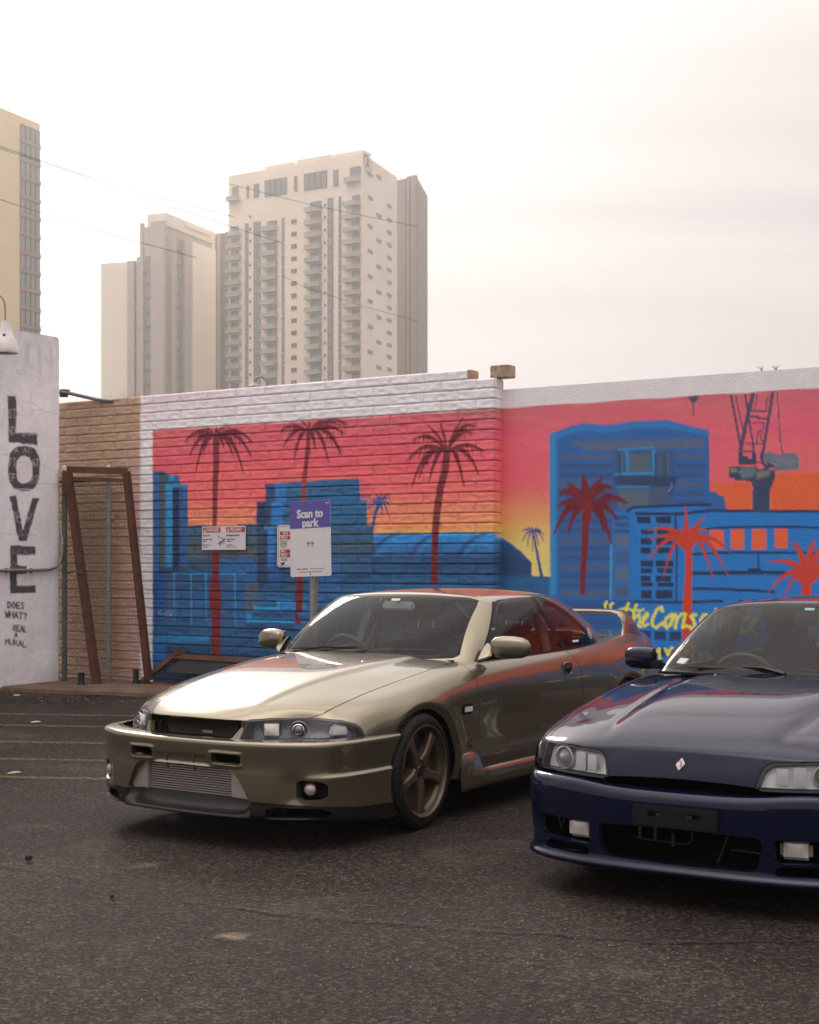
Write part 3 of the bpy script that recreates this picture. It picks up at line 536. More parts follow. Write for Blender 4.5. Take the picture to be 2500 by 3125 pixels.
def build_stucco():
    bld = empty('plastered_building', wall_pt(.0, 0, -RECESS)); tag(bld, 'plastered building wall with blue towers, red palms and painted crane mural', 'building')
    base = np.array(bld.location); ztop = 3.135
    ts = np.concatenate([np.arange(.0, 3.7, .0125), np.arange(3.7, 15.01, .04)]); zs = np.arange(0, ztop + .001, .0125); zs[-1] = ztop
    T, Z = np.meshgrid(ts, zs, indexing='ij')
    P = base + T.reshape(-1, 1) * np.array(WE) + Z.reshape(-1, 1) * np.array([0, 0, 1.0])
    und = (fbm(T * 2.2, Z * 2.2, 2.0, 3).reshape(-1, 1) - .45) * .012; P = P + und * np.array(WN)
    col = paint_at(P)
    # the mural goes on past what the lens takes in: more sunset, more towers
    t, z = T.ravel(), Z.ravel(); far = np.clip((t - 3.35) / .25, 0, 1)[:, None]
    sky = ramp(-z, [(-2.95, C_(196, 92, 108)), (-2.4, C_(216, 88, 104)), (-2.1, C_(246, 110, 60)), (-1.75, C_(252, 84, 24)), (-1.4, C_(246, 150, 70))])
    h = 1.35 + .95 * vnoise(np.floor(t * .9) * 3.7, 1.3, .2) ** 1.3
    bl = ramp(z, [(0, NAVY), (.5, MIDB), (.9, VIV), (2.4, C_(34, 92, 160))]); w_ = ((t * 3.1) % 1 < .55) & ((z * 5.0) % 1 < .55); bl = np.where(w_[:, None], bl * .45, bl)
    c2 = np.where((z < h)[:, None], bl, sky); hill = (z < .95 + .15 * np.sin(t * 1.1)); c2 = np.where(hill[:, None], ramp(z, [(0, NAVY), (.6, DEEP), (1.1, MIDB)]), c2)
    for tc in (4.6, 7.1, 9.9, 12.4):
        d = np.hypot(t - tc, (z - 2.1) * 1.1); ang = np.arctan2(z - 2.1, t - tc); fr = (d < .55) & (np.sin(ang * 9 + 2 * d) > .1 + d); tr = (np.abs(t - tc - .05 * (z - 2)) < .06) & (z < 2.1); c2 = np.where((fr | tr)[:, None], RORG, c2)
    tx = (np.abs(z - .75 - .04 * np.sin(t * 9)) < .05) & (np.sin(t * 21) > -.2) & (t < 7); c2 = np.where(tx[:, None], YEL, c2)
    c2 = np.where((z > Z_TOP)[:, None], WHITE, c2); col = col * (1 - far) + c2 * far
    mesh_np('front_wall', P - base, grid_faces(len(ts), len(zs))[:, ::-1], M_STUCCO, bld, colors=col)
    b = MB(); b.frame_box(-WN * 6, WE * 15, WN * 5.97, Vector((0, 0, ztop - .02))); b.build('core', M_BLOCKRAW, bld)
    b = MB(); b.frame_box(-WN * .25 + Vector((0, 0, ztop - .019)), WE * 15, WN * .243, Vector((0, 0, .018))); b.build('coping', mat('coping_white', lin(205, 198, 198)[:3], .8, noise=(6, .2)), bld)
    # dry tufts on the parapet
    for u_, lab in ((2320, 'small dry weed tuft on the parapet above the painted crane boom'), (2362, 'small dry weed tuft on the parapet above the painted crane cable')):
        t0 = t_of_u(u_, -RECESS); b = MB()
        for k in range(9):
            a = random.uniform(-1, 1); p = WE * t0 - WN * .05 + Vector((0, 0, ztop)); b.tube([p, p + WE * a * .02 + Vector((0, 0, .03)), p + WE * a * .05 + Vector((0, 0, random.uniform(.04, .06)))], .002, 4, r2=.0006)
        o = b.build('weed_tuft', mat('dry_weed', (.10, .09, .05), .8)); o.location = bld.location
        tag(o, lab, 'weed', 'weed tufts on the parapet')
build_stucco()
# ------------------------------------------------------------------ ground
def asphalt_material():
    m = bpy.data.materials.new('asphalt'); m.use_nodes = True; nt = m.node_tree; b = nt.nodes['Principled BSDF']; N = nt.nodes.new; L = nt.links.new
    tc = N('ShaderNodeTexCoord')
    def noise(s, d=4, r=.6, dis=0): n = N('ShaderNodeTexNoise'); n.inputs['Scale'].default_value = s; n.inputs['Detail'].default_value = d; n.inputs['Roughness'].default_value = r; n.inputs['Distortion'].default_value = dis; L(tc.outputs['Object'], n.inputs['Vector']); return n.outputs[0]
    def rampn(src, *st):
        c = N('ShaderNodeValToRGB'); e = c.color_ramp.elements
        while len(e) < len(st): e.new(.5)
        for el, (p, col) in zip(e, st): el.position = p; el.color = (*col, 1)
        L(src, c.inputs[0]); return c.outputs[0]
    def mix(f, a, b_, mode='MIX'):
        n = N('ShaderNodeMix'); n.data_type = 'RGBA'; n.blend_type = mode
        for i, v in ((0, f), (6, a), (7, b_)):
            if isinstance(v, (int, float)): n.inputs[i].default_value = v
            elif isinstance(v, tuple): n.inputs[i].default_value = (*v, 1)
            else: L(v, n.inputs[i])
        return n.outputs[2]
    big = rampn(noise(.55, 5), (.32, (.017, .0134, .0120)), (.68, (.034, .0275, .0245)))
    vor = N('ShaderNodeTexVoronoi'); vor.inputs['Scale'].default_value = 85; L(tc.outputs['Object'], vor.inputs['Vector'])
    sc_ = N('ShaderNodeSeparateColor'); L(vor.outputs['Color'], sc_.inputs[0]); agg = rampn(sc_.outputs[0], (.0, (.16, .15, .14)), (.45, (.45, .43, .41)), (.8, (1.45, 1.36, 1.27)), (1.0, (3.4, 3.1, 2.85)))
    col = mix(.85, big, agg, 'MULTIPLY')
    fine = rampn(noise(420, 2), (.3, (.55, .55, .55)), (.7, (1.5, 1.45, 1.4))); col = mix(.8, col, fine, 'MULTIPLY')
    dust = rampn(noise(1.1, 5, .7, .6), (.56, (0, 0, 0)), (.74, (1, 1, 1))); col = mix(N_scale(N, L, dust, .28), col, (.13, .105, .08))
    dark = rampn(noise(.9, 4, .6, 1.2), (.60, (0, 0, 0)), (.72, (1, 1, 1))); col = mix(N_scale(N, L, dark, .6), col, (.014, .0115, .0105)); oil = rampn(noise(2.3, 5, .65, 1.6), (.66, (0, 0, 0)), (.78, (1, 1, 1))); col = mix(N_scale(N, L, oil, .5), col, (.012, .010, .009))
    L(col, b.inputs['Base Color']); b.inputs['Roughness'].default_value = .82; b.inputs['Specular IOR Level'].default_value = .16
    bp = N('ShaderNodeBump'); bp.inputs['Strength'].default_value = .9; bp.inputs['Distance'].default_value = .006; L(vor.outputs['Distance'], bp.inputs['Height'])
    bp2 = N('ShaderNodeBump'); bp2.inputs['Strength'].default_value = .35; bp2.inputs['Distance'].default_value = .02; L(noise(26, 4), bp2.inputs['Height']); L(bp.outputs[0], bp2.inputs['Normal']); L(bp2.outputs[0], b.inputs['Normal'])
    return m
def N_scale(N, L, src, k):
    m = N('ShaderNodeMath'); m.operation = 'MULTIPLY'; m.inputs[1].default_value = k; L(src, m.inputs[0]); return m.outputs[0]
def build_ground():
    ext = 1600; xs = sorted(set(list(np.linspace(-6, 6, 49)) + [-ext, -200, -60, -20, 20, 60, 200, ext])); ys = sorted(set(list(np.linspace(-2, 20, 89)) + [-ext, -200, -60, -20, -8, 40, 100, 400, ext]))
    X, Y = np.meshgrid(xs, ys, indexing='ij'); near = np.clip(1 - np.maximum(abs(X) - 5, 0), 0, 1) * ((Y > 2) & (Y < 15))
    Z = near * (fbm(X * .7, Y * .7, 4.0, 3) - .5) * .012
    mesh_np('parking_lot', np.stack([X, Y, Z], -1).reshape(-1, 3), grid_faces(len(xs), len(ys)), asphalt_material()).__setitem__('kind', 'structure')
    # raised concrete strip along the foot of the wall
    b = MB(); vs = []; fs = []; fr = [ground_at(u, v) for u, v in ((-700, 2092), (-350, 2100), (-150, 2106), (0, 2111), (110, 2114), (200, 2118), (290, 2121), (377, 2124))]
    o0 = (fr[-1] - WALL_O).dot(WN); t0 = (fr[-1] - WALL_O).dot(WE)
    for i in range(1, 44): t = t0 + i * .42; fr.append(wall_pt(t, 0, o0 - min(.35, i * .04) + .05 * float(vnoise(t * 1.7, 2.2))))
    for p in fr:
        p = Vector((p.x, p.y, 0))
        for (oo, zz) in ((-2.4, PAD_Z), (-.7, PAD_Z), (-.05, PAD_Z - .004), (-.012, PAD_Z - .022), (.004, -.03)): vs.append(p + WN * oo + Vector((0, 0, zz)))
    for i in range(len(fr) - 1):
        for k in range(4): fs.append((i * 5 + k, i * 5 + k + 1, (i + 1) * 5 + k + 1, (i + 1) * 5 + k))
    b.add(vs, fs); o = b.build('concrete_path', mat('stained_concrete', (.135, .088, .066), .85, noise=(3.5, .5, 6), bump=(40, .4, .01)), smooth=True); tag(o, kind='structure')
    # side extension of the strip past the white wall
    c = ground_at(60, 2105, PAD_Z); b = MB(); L_ = Vector((-.5444, -.8388, 0))
    p = W(184, 2078, 17.05); p.z = 0
    # worn yellow stall lines
    ym = mat('worn_yellow_paint', (.36, .25, .10), .8, noise=(38, .55, 6))
    nt = ym.node_tree; bs = nt.nodes['Principled BSDF']; n = nt.nodes.new('ShaderNodeTexNoise'); n.inputs['Scale'].default_value = 22; n.inputs['Detail'].default_value = 8; n.inputs['Roughness'].default_value = .75
    tc = nt.nodes.new('ShaderNodeTexCoord'); nt.links.new(tc.outputs['Object'], n.inputs[0]); mr = nt.nodes.new('ShaderNodeMapRange'); mr.inputs[1].default_value = .40; mr.inputs[2].default_value = .62; mr.inputs[4].default_value = .34; nt.links.new(n.outputs[0], mr.inputs[0]); nt.links.new(mr.outputs[0], bs.inputs['Alpha'])
    for (y0, y1, wd, lab) in ((2181, 2189, .12, 'worn yellow stall line closest to the concrete strip'), (2216, 2223, .13, 'worn yellow stall line second from the concrete strip'), (2266, 2274, .13, 'worn yellow stall line third from the concrete strip'), (2318, 2328, .10, 'faint yellow stall line fourth from the concrete strip'), (2374, 2384, .10, 'faint yellow stall line fifth from the concrete strip')):
        a, c2 = ground_at(-260, y0 - 4), ground_at(480, y1); d = (c2 - a).normalized(); s = Vector((d.y, -d.x, 0)) * wd / 2; c2 = a + d * (c2 - a).length * 1.4
        vs, fs = [], []
        for i in range(41):
            q = a + (c2 - a) * (i / 40); vs += [q + s, q - s]
            if i: fs.append((2 * i - 2, 2 * i, 2 * i + 1, 2 * i - 1))
        m = MB(); m.add([Vector((v.x, v.y, .009)) for v in vs], fs); o = m.build('stall_line', ym); tag(o, lab, 'road marking', 'yellow stall lines')
    # long cracks: thin sunken-looking bitumen seams
    cm = mat('crack_filler', (.008, .007, .007), .75, bump=(60, .5, .005))
    def crack(pix, wd, lab, jit=6):
        pts = []
        for (a, b_) in zip(pix[:-1], pix[1:]):
            for k in range(14): t = k / 14; pts.append((a[0] + (b_[0] - a[0]) * t, a[1] + (b_[1] - a[1]) * t + random.uniform(-jit, jit) * .6))
        vs, fs = [], []
        for i, q in enumerate(pts):
            p = ground_at(*q); w_ = wd * random.uniform(.25, 1.0); vs += [Vector((p.x, p.y - w_, .0085)), Vector((p.x, p.y + w_, .0085))]
            if i: fs.append((2 * i - 2, 2 * i, 2 * i + 1, 2 * i - 1))
        m = MB(); m.add(vs, fs); o = m.build('pavement_crack', cm); tag(o, lab, 'crack', kind='stuff')
    crack([(-40, 2640), (120, 2660), (270, 2690)], .006, 'dark crack running in from the side of the lot')
    crack([(560, 2752), (880, 2798), (1100, 2812), (1380, 2840), (1680, 2855), (2050, 2884), (2560, 2870)], .0075, 'long dark crack wandering across the asphalt before both cars')
    crack([(-20, 2455), (160, 2440), (300, 2418)], .005, 'thin crack beside the olive car front bumper')
    # pale scuffs of dust and spilt sand
    dm = mat('sand_spill', (.30, .23, .16), .95, noise=(30, .4, 6)); nt = dm.node_tree; bs = nt.nodes['Principled BSDF']; n = nt.nodes.new('ShaderNodeTexNoise'); n.inputs['Scale'].default_value = 30; n.inputs['Detail'].default_value = 6
    tc = nt.nodes.new('ShaderNodeTexCoord'); nt.links.new(tc.outputs['Object'], n.inputs[0]); at = nt.nodes.new('ShaderNodeVertexColor'); at.layer_name = 'paint'
    mu = nt.nodes.new('ShaderNodeMath'); mu.operation = 'MULTIPLY'; nt.links.new(n.outputs[0], mu.inputs[0]); nt.links.new(at.outputs[0], mu.inputs[1]); nt.links.new(mu.outputs[0], bs.inputs['Alpha'])
    for (u, v, ru, rv, k, lab) in ((712, 2862, .08, .07, .75, 'pale patch of spilt sand on the asphalt'), (450, 2645, .10, .08, .28, 'faint dust patch beside a small stone')):
        c = ground_at(u, v); n_ = 40; a = np.linspace(0, 2 * np.pi, n_, endpoint=False); rr = .7 + .5 * np.array([float(vnoise(3 * math.cos(x) + u, 3 * math.sin(x) + v)) for x in a])
        ring = np.stack([c.x + ru * rr * np.cos(a), c.y + rv * rr * np.sin(a) * 1.3, np.full(n_, .0065)], 1); V = np.concatenate([[[c.x, c.y, .0065]], ring]); T = np.stack([np.zeros(n_, int), 1 + np.arange(n_), 1 + np.roll(np.arange(n_), -1)], 1)
        cc = np.zeros((n_ + 1, 3)); cc[0] = k * 1.6; o = mesh_np('sand_patch', V, T, dm, colors=cc); tag(o, lab, 'sand', kind='stuff')
    # litter and stones
    st = mat('dark_stone', (.03, .025, .022), .9); wh = mat('paper_litter', (.62, .60, .58), .8)
    for i, (u, v, r, m_, lab) in enumerate(((86, 2628, .022, st, 'dark stone lying alone on the open asphalt'), (341, 2744, .014, st, 'small dark pebble by the crack'), (52, 2125, .05, wh, 'crumpled white wrapper by the concrete strip'), (110, 2207, .05, wh, 'thin white straw on the asphalt between yellow lines'), (44, 2363, .045, wh, 'torn white paper scrap past the last yellow line'))):
        c = ground_at(u, v); b = MB(); n_ = 7
        if m_ is wh and r > .03: prof = [(.01, 0), (r, .004), (r * .8, .012), (.004, .016)]; sq = .16
        else: prof = [(r * .5, 0), (r, r * .5), (r * .7, r * 1.1), (.001, r * 1.3)]; sq = .85
        b.lathe(prof, n_); b.v = [(x * (1 + .3 * math.sin(3 * x / r + i)), y * sq * (1 + .3 * math.cos(4 * y / r)), z + .004 * 0) for x, y, z in b.v]
        o = b.build('stone' if m_ is st else 'litter', m_, smooth=(m_ is st)); o.location = (c.x, c.y, .004); o.rotation_euler = (0, 0, .2 * i); tag(o, lab, 'stone' if m_ is st else 'litter')
    # grit and dead leaves gathered along the strip and scattered over the lot
    for nm, n_, mt, box in (('lot_grit', 420, mat('grit_grey', (.16, .14, .125), .9), ((-60, 2520, 2140, 3080), 0.0)), ('leaf_litter', 160, mat('dead_leaf', (.17, .105, .05), .85), ((-40, 460, 2090, 2150), None))):
        V, Fq = [], []; rr = np.random.default_rng(n_)
        for k in range(n_):
            (u0, u1, v0, v1), zz = box; u, v = rr.uniform(u0, u1), v0 + (v1 - v0) * rr.random() ** .8; z0 = .006 if zz == 0.0 or v > 2126 else PAD_Z + .002; c = ground_at(u, v, 0 if z0 < .01 else PAD_Z); q = rr.uniform(.0025, .006) if zz == 0.0 else rr.uniform(.008, .018); a = rr.uniform(0, 6.28); o_ = len(V)
            for j in range(4): V.append((c.x + q * math.cos(a + 1.57 * j) * (1 if j % 2 else .6), c.y + q * math.sin(a + 1.57 * j), z0 + (0 if zz == 0.0 else rr.uniform(0, .006))))
            V.append((c.x, c.y, z0 + q * (.8 if zz == 0.0 else .5))); Fq += [(o_ + j, o_ + (j + 1) % 4, o_ + 4) for j in range(4)]
        o = mesh_np(nm, np.array(V), np.array(Fq), mt, smooth=False); tag(o, 'scattered grit over the parking lot' if zz == 0.0 else 'dead leaves gathered along the concrete strip', 'debris', kind='stuff')
    # drain slot at the strip's edge
    a = ground_at(270, 2124); b = MB(); b.add([Vector((a.x - .18, a.y - .04, .009)), Vector((a.x + .17, a.y - .05, .009)), Vector((a.x + .14, a.y + .05, .009)), Vector((a.x - .15, a.y + .04, .009))], [(0, 1, 2, 3)]); o = b.build('oil_stain', mat('oil_black', (.006, .005, .005), .45)); tag(o, 'black oily puddle stain at the concrete strip edge', 'stain', kind='stuff')
build_ground()
# ------------------------------------------------------------------ white wall with the painted word
def build_white_wall():
    E_R = W(184, 2077, (CAM_H - PAD_Z) * F_PX / 367); E_R.z = 0
    o = empty('white_wall', E_R); tag(o, 'white plastered wall end with LOVE painted down it in black', 'wall'); base = np.array(o.location)
    top = 4.03; r = .09
    ss = np.concatenate([np.arange(0, 1.3, .0125), np.arange(1.3, 8.1, .1)]); zs = np.arange(0, top + .001, .0125)
    S, Z = np.meshgrid(ss, zs, indexing='ij')
    Zc = np.where(S < r, np.minimum(Z, top - r + np.sqrt(np.maximum(r * r - (r - S) ** 2, 0))), Z)
    und = (fbm(S * 3, Z * 3, 6.0, 4) - .47) * .02; und *= np.clip(S / .06, 0, 1)
    edge = -np.clip(1 - S / .03, 0, 1) ** 2 * .02
    P = base + S.reshape(-1, 1) * np.array(WN) + Zc.reshape(-1, 1) * np.array([0, 0, 1.0]) + (und + edge).reshape(-1, 1) * np.array(WE)
    # foot of the plaster is ragged
    col = paint_at(P, -140.0); mesh_np('plaster_face', P - base, grid_faces(len(ss), len(zs)), M_STUCCO2, o, colors=col)
    b = MB(); b.frame_box(-WE * .32 + WN * .004, WE * .298, WN * 8.0, Vector((0, 0, top - .11))); b.build('core', mat('plaster_white', lin(200, 195, 198)[:3], .85, noise=(4, .2)), o)
    b = MB(); b.frame_box(-WE * .32 + WN * .10 + Vector((0, 0, top - .11)), WE * .294, WN * 7.9, Vector((0, 0, .105))); b.build('coping', mat('plaster_white'), o, bevel=.03)
    # conduit on its face
    cm = mat('conduit_grey', (.30, .28, .28), .5, metal=.6, noise=(20, .3))
    def wp(u, v, out=.035):                                  # pixel -> point on this wall's face
        k = (u - 1250) / F_PX; oo = E_R + WE * out; s_ = (oo.x - k * oo.y) / (k * WN.y - WN.x); q = oo + WN * s_; return W(u, v, q.y)
    b = MB(); pts = [wp(-90, 1741), wp(0, 1741), wp(120, 1740), wp(150, 1738)]; c = wp(170, 1730); pts += [c, W(185, 1714, c.y + .02), W(190, 1690, c.y + .03), W(190, 1640, c.y + .05), W(187, 1622, c.y + .1), W(180, 1612, c.y + .2)]; b.tube(pts, .019, 10); t = b.build('conduit', cm, None, smooth=True); tag(t, 'grey metal conduit bent round the white wall edge', 'pipe')
    for u in (20, 95):
        q = wp(u, 1741, .015); k = MB(); k.box(q, (.03, .03, .055)); k_ = k.build('clip', cm, t)
    # barn lamp
    lm = mat('lamp_white_enamel', (.72, .69, .68), .35, noise=(12, .15)); L = empty('wall_lamp', wp(18, 1075, .35)); tag(L, 'white enamel barn lamp on a gooseneck over the white wall', 'lamp')
    q0 = W(18, 1078, wp(18, 1075, .35).y); q = Vector((0, 0, 0)); off = q0 - Vector(L.location)
    px = q0.y / F_PX
    prof = [(.0, 100 * px), (13 * px, 98 * px), (15 * px, 80 * px), (19 * px, 66 * px), (24 * px, 50 * px), (33 * px, 36 * px), (37 * px, 14 * px), (38 * px, 4 * px), (37 * px, 0), (34 * px, 2 * px), (30 * px, 30 * px), (.0, 44 * px)]
    b = MB(); b.lathe(prof, 28, Matrix.Translation(off)); b.build('shade', lm, L, smooth=True)
    b = MB(); b.lathe([(.0, 10 * px), (10 * px, 12 * px), (14 * px, 22 * px), (9 * px, 38 * px), (0, 42 * px)], 14, Matrix.Translation(off)); b.build('bulb', mat('frosted_bulb', (.8, .78, .74), .4), L, smooth=True)
    arm = [off + Vector((-6 * px + dx * px, 0, dz * px)) for dx, dz in ((4, 96), (4, 130), (3, 150), (-2, 166), (-12, 176), (-26, 176), (-40, 166), (-50, 146), (-54, 120))]; arm.append(arm[-1] - WE * .3)
    b = MB(); b.tube(arm, 3.0 * px, 10); b.build('gooseneck', mat('lamp_arm_grey', (.32, .29, .29), .4, metal=.5), L, smooth=True)
    b = MB(); b.box(off + Vector((1 * px, -24 * px, 52 * px)), (8 * px, 3 * px, 8 * px)); b.build('knob', mat('rust_spot', (.12, .08, .06), .7), L, bevel=.003)
M_STUCCO2 = mat('painted_plaster', attr='paint', rough=.8, spec=.25, bump=(45, .5, .006), noise=(18, .08, 5))
build_white_wall()

# ------------------------------------------------------------------ towers far behind
zt = Zf(250, 420, 1.568)
class Face:                                                  # a vertical facade through two pixel columns at two depths
    def __init__(s, ua, da, ub, db):
        s.a = W(ua, HOR, da); s.b = W(ub, HOR, db); s.a.z = s.b.z = 0; s.e = (s.b - s.a).normalized(); s.L = (s.b - s.a).length
        s.n = Vector((s.e.y, -s.e.x, 0)); s.n = s.n if s.n.dot(-s.a) > 0 else -s.n
        s.ang = math.atan2(s.e.y, s.e.x)
    def t(s, u): k = (u - 1250) / F_PX; return (k * s.a.y - s.a.x) / (s.e.x - k * s.e.y)
    def pt(s, t, z, out=0.0): return s.a + s.e * t + s.n * out + Vector((0, 0, z))
    def tz(s, u, v): t = s.t(u); d = s.a.y + s.e.y * t; return t, CAM_H - (v - HOR) / F_PX * d
def prism_from(pts, z0, z1, name, m, parent):
    M = MB(); n = len(pts); M.add([Vector((p.x, p.y, z0)) for p in pts] + [Vector((p.x, p.y, z1)) for p in pts], [tuple(range(n))[::-1], tuple(range(n, 2 * n))] + [(i, (i + 1) % n, n + (i + 1) % n, n + i) for i in range(n)]); return M.build(name, m, parent)
M_CREAM = mat('tower_cream', (.86, .765, .67), .8, noise=(.08, .08, 3)); M_GREYC = mat('tower_grey', (.43, .395, .375), .8, noise=(.1, .1, 3)); M_PALE = mat('tower_pale', (.86, .79, .71), .8, noise=(.08, .06, 3))
M_DKB = mat('tower_brown', (.17, .135, .12), .8, noise=(.1, .15)); M_TGLASS = mat('tower_glass', (.17, .21, .25), .05, spec=1.0); M_TFRAME = mat('tower_frame', (.10, .10, .11), .5); M_RAIL = mat('tower_rail_glass', (.42, .45, .46), .15, spec=.6, alpha=.55); M_SLAB = mat('tower_slab', (.50, .45, .41), .8); M_YEL = mat('tower_ochre', (.80, .64, .40), .8, noise=(.08, .08)); M_WHITEP = mat('tower_white', (.78, .72, .66), .6)
PROTO = {}
def facade_piece(kind, face, t0, t1, z0, z1, parent, m=None, depth=.18, name=None):
    """flat-ish facade element between t0..t1, z0..z1; alike pieces share mesh data"""
    w, h = round(abs(t1 - t0), 2), round(z1 - z0, 2); key = (kind, w, h, m.name if m else '', depth)
    if key not in PROTO:
        b = MB()
        if kind == 'window':
            b.box((w / 2, -depth / 2, h / 2), (w, depth, h)); mo = b.build('window', M_TGLASS); me = mo.data
            fr = MB(); f = min(.16, w * .12)
            for c, d in (((w / 2, -depth / 2 - .05, f / 2), (w, depth, f)), ((w / 2, -depth / 2 - .05, h - f / 2), (w, depth, f)), ((f / 2, -depth / 2 - .05, h / 2), (f, depth, h - 2 * f)), ((w - f / 2, -depth / 2 - .05, h / 2), (f, depth, h - 2 * f))): fr.box(c, d)
            if w > 1.8: fr.box((w / 2, -depth / 2 - .04, h / 2), (f * .8, depth, h - 2 * f))
            fo = fr.build('frame', M_TFRAME)
            PROTO[key] = (me, fo.data); bpy.data.objects.remove(mo); bpy.data.objects.remove(fo)
        elif kind == 'balcony':
            b.box((w / 2, -.75, .14), (w, 1.5, .28)); a = b.build('balcony', M_SLAB); r = MB(); r.box((w / 2, -1.47, .80), (w, .05, 1.0)); r.box((.03, -.75, .80), (.05, 1.4, 1.0)); r.box((w - .03, -.75, .80), (.05, 1.4, 1.0)); ro = r.build('railing', M_RAIL); PROTO[key] = (a.data, ro.data); bpy.data.objects.remove(a); bpy.data.objects.remove(ro)
        else:
            b.box((w / 2, -depth / 2, h / 2), (w, depth, h)); a = b.build(kind, m); PROTO[key] = (a.data, None); bpy.data.objects.remove(a)
    me, sub = PROTO[key]
    o = bpy.data.objects.new(name or kind, me); COL.objects.link(o); o.parent = parent
    p = face.pt(min(t0, t1), z0, .02) - Vector(parent.location); flip = face.n.dot(Vector((face.e.y, -face.e.x, 0))) < 0
    o.location = p; o.rotation_euler = (0, 0, face.ang)
    if sub is not None:
        s = bpy.data.objects.new('railing' if kind == 'balcony' else 'frame', sub); COL.objects.link(s); s.parent = o
    return o
def build_tower_a():
    Dc = 380.0; top = CAM_H + (HOR - 465) / F_PX * Dc
    fl = Face(698, Dc * 1245 / 1173, 1105, Dc); fr = Face(1105, Dc, 1212, Dc * 1245 / 1169)
    base = fl.pt(fl.L, 0); T = empty('apartment_tower', base); tag(T, 'tall cream apartment tower with stacked balconies and an A emblem', 'building')
    loc = lambda p: p - base
    back = fl.a + (fr.b - fr.a)
    prism_from([loc(fl.a), loc(fl.b), loc(fr.b), loc(back)], 0, top, 'wall', M_CREAM, T)
    # roof parapets
    b = MB()
    for a, c, h in ((.28, .5, .9), (.52, .78, 1.1), (.80, 1.0, .8)): b.frame_box(loc(fl.pt(fl.L * a, top, -.3)), fl.e * fl.L * (c - a), -fl.n * 4, Vector((0, 0, h)))
    b.build('parapet', M_PALE, T)
    def wz(x0, y0, x1, y1, face=fl):
        (u0, v0), (u1, v1) = zt([(x0, y0), (x1, y1)]); tm, zb = face.tz((u0 + u1) / 2, v1); _, za = face.tz((u0 + u1) / 2, v0); return face.t(u0), face.t(u1), zb, za
    for r in ((877, 198, 983, 275), (1065, 165, 1175, 245)):
        t0, t1, zb, za = wz(*r); n = 4
        for k in range(n): facade_piece('window', fl, t0 + (t1 - t0) * k / n, t0 + (t1 - t0) * (k + 1) / n - .12, zb, za, T)
    for r in ((790, 230, 800, 290), (825, 222, 848, 285), (1018, 185, 1032, 255), (1205, 155, 1228, 232), (722, 236, 750, 280), (1285, 140, 1335, 190)): facade_piece('window', fl, *wz(*r), T)
    t0, t1, zb, za = wz(1268, 190, 1335, 215); facade_piece('balcony', fl, t0, t1, zb, zb + 1, T); t0, t1, zb, za = wz(705, 280, 758, 305); facade_piece('balcony', fl, t0, t1, zb, zb + 1, T)
    fh = 3.285; z0 = CAM_H + (HOR - (420 + 318 / 1.568)) / F_PX * Dc
    def tt(x): return fl.t(250 + x / 1.568)
    for k in range(0, 17):
        z = z0 - fh * k
        for (x0, x1) in ((703, 765), (868, 938), (1078, 1150), (1262, 1335)):
            if k == 0 and x0 in (868, 703): continue
            facade_piece('balcony', fl, tt(x0), tt(x0) + round(tt(x1) - tt(x0), 1), z - .25, z, T)
        for (x0, x1) in ((716, 750), (890, 934), (1096, 1146), (1296, 1332)):
            if k == 0 and x0 < 1000: continue
            facade_piece('window', fl, tt(x0), tt(x0) + round(tt(x1) - tt(x0), 1), z + .1, z + 2.5, T)
        for (x0, x1) in ((783, 797), (824, 857), (1178, 1203), (1231, 1241), (959, 969)):
            if k == 0 and x0 < 1000: continue
            facade_piece('window', fl, tt(x0), tt(x0) + round(tt(x1) - tt(x0), 1), z - .2, z + 2.85, T)
        if k:
            for x0 in (1003, 1017): facade_piece('vent', fl, tt(x0), tt(x0) + .8, z + .9, z + 2.0, T, M_TFRAME, .15)
        for x0 in (803, 1161): facade_piece('vent', fl, tt(x0), tt(x0) + .5, z + .9, z + 1.6, T, M_TFRAME, .15)
    for col, ys in ((1368, (178, 290, 425, 545, 665, 783, 905, 1027)), (1410, (190, 375, 495, 620, 740, 860, 980, 1100)), (1460, (330, 395, 455, 515, 577, 635, 695, 755, 815, 875, 935, 993, 1050, 1110))):
        for y in ys:
            t0, t1, zb, za = wz(col, y - 6, col + 26, y + 8, fr); facade_piece('window', fr, t0, t0 + 3.4, zb, zb + .9, T, depth=.06)
    # roundel with A
    u, v = zt([(1366, 123)])[0]; t, z = fr.tz(u, v); M = frame(loc(fr.pt(t, z, .25)), fr.e, (0, 0, 1)); ds = mat('sign_dark', (.10, .09, .085), .5)
    n = 40; vs = []; fs = []
    for k in range(n):
        a = 2 * math.pi * k / n
        for r in (2.55, 2.85): vs.append(M @ Vector((r * math.cos(a), r * math.sin(a) * .98, 0)))
        fs.append((2 * k, 2 * k + 1, (2 * k + 3) % (2 * n), (2 * k + 2) % (2 * n)))
    b = MB(); b.add(vs, fs); e = b.build('emblem', ds, T)
    text_mesh('letter', 'A', 4.6, M @ Matrix.Translation((-1.5, -1.55, 0)), ds, e, bold=.05)
    # grey slab tower behind
    g = Face(1205, 430, 1276, 424); G = empty('grey_slab_tower', g.pt(g.L, 0)); tag(G, 'dark grey ribbed slab tower behind the cream apartment tower', 'building'); gt = CAM_H + (HOR - 546) / F_PX * 424
    prism_from([g.a - Vector(G.location), g.b - Vector(G.location), g.b - Vector(G.location) + Vector((3, 20, 0)), g.a - Vector(G.location) + Vector((0, 20, 0))], 0, gt, 'wall', mat('tower_taupe', (.24, .215, .21), .8), G)
    for (a, c) in ((1216, 1246), (1249, 1258), (1262, 1275)): facade_piece('rib', g, g.t(a), g.t(c), 0, gt + random.choice((.6, 1.0, .2)), G, mat('tower_taupe'), 1.2)
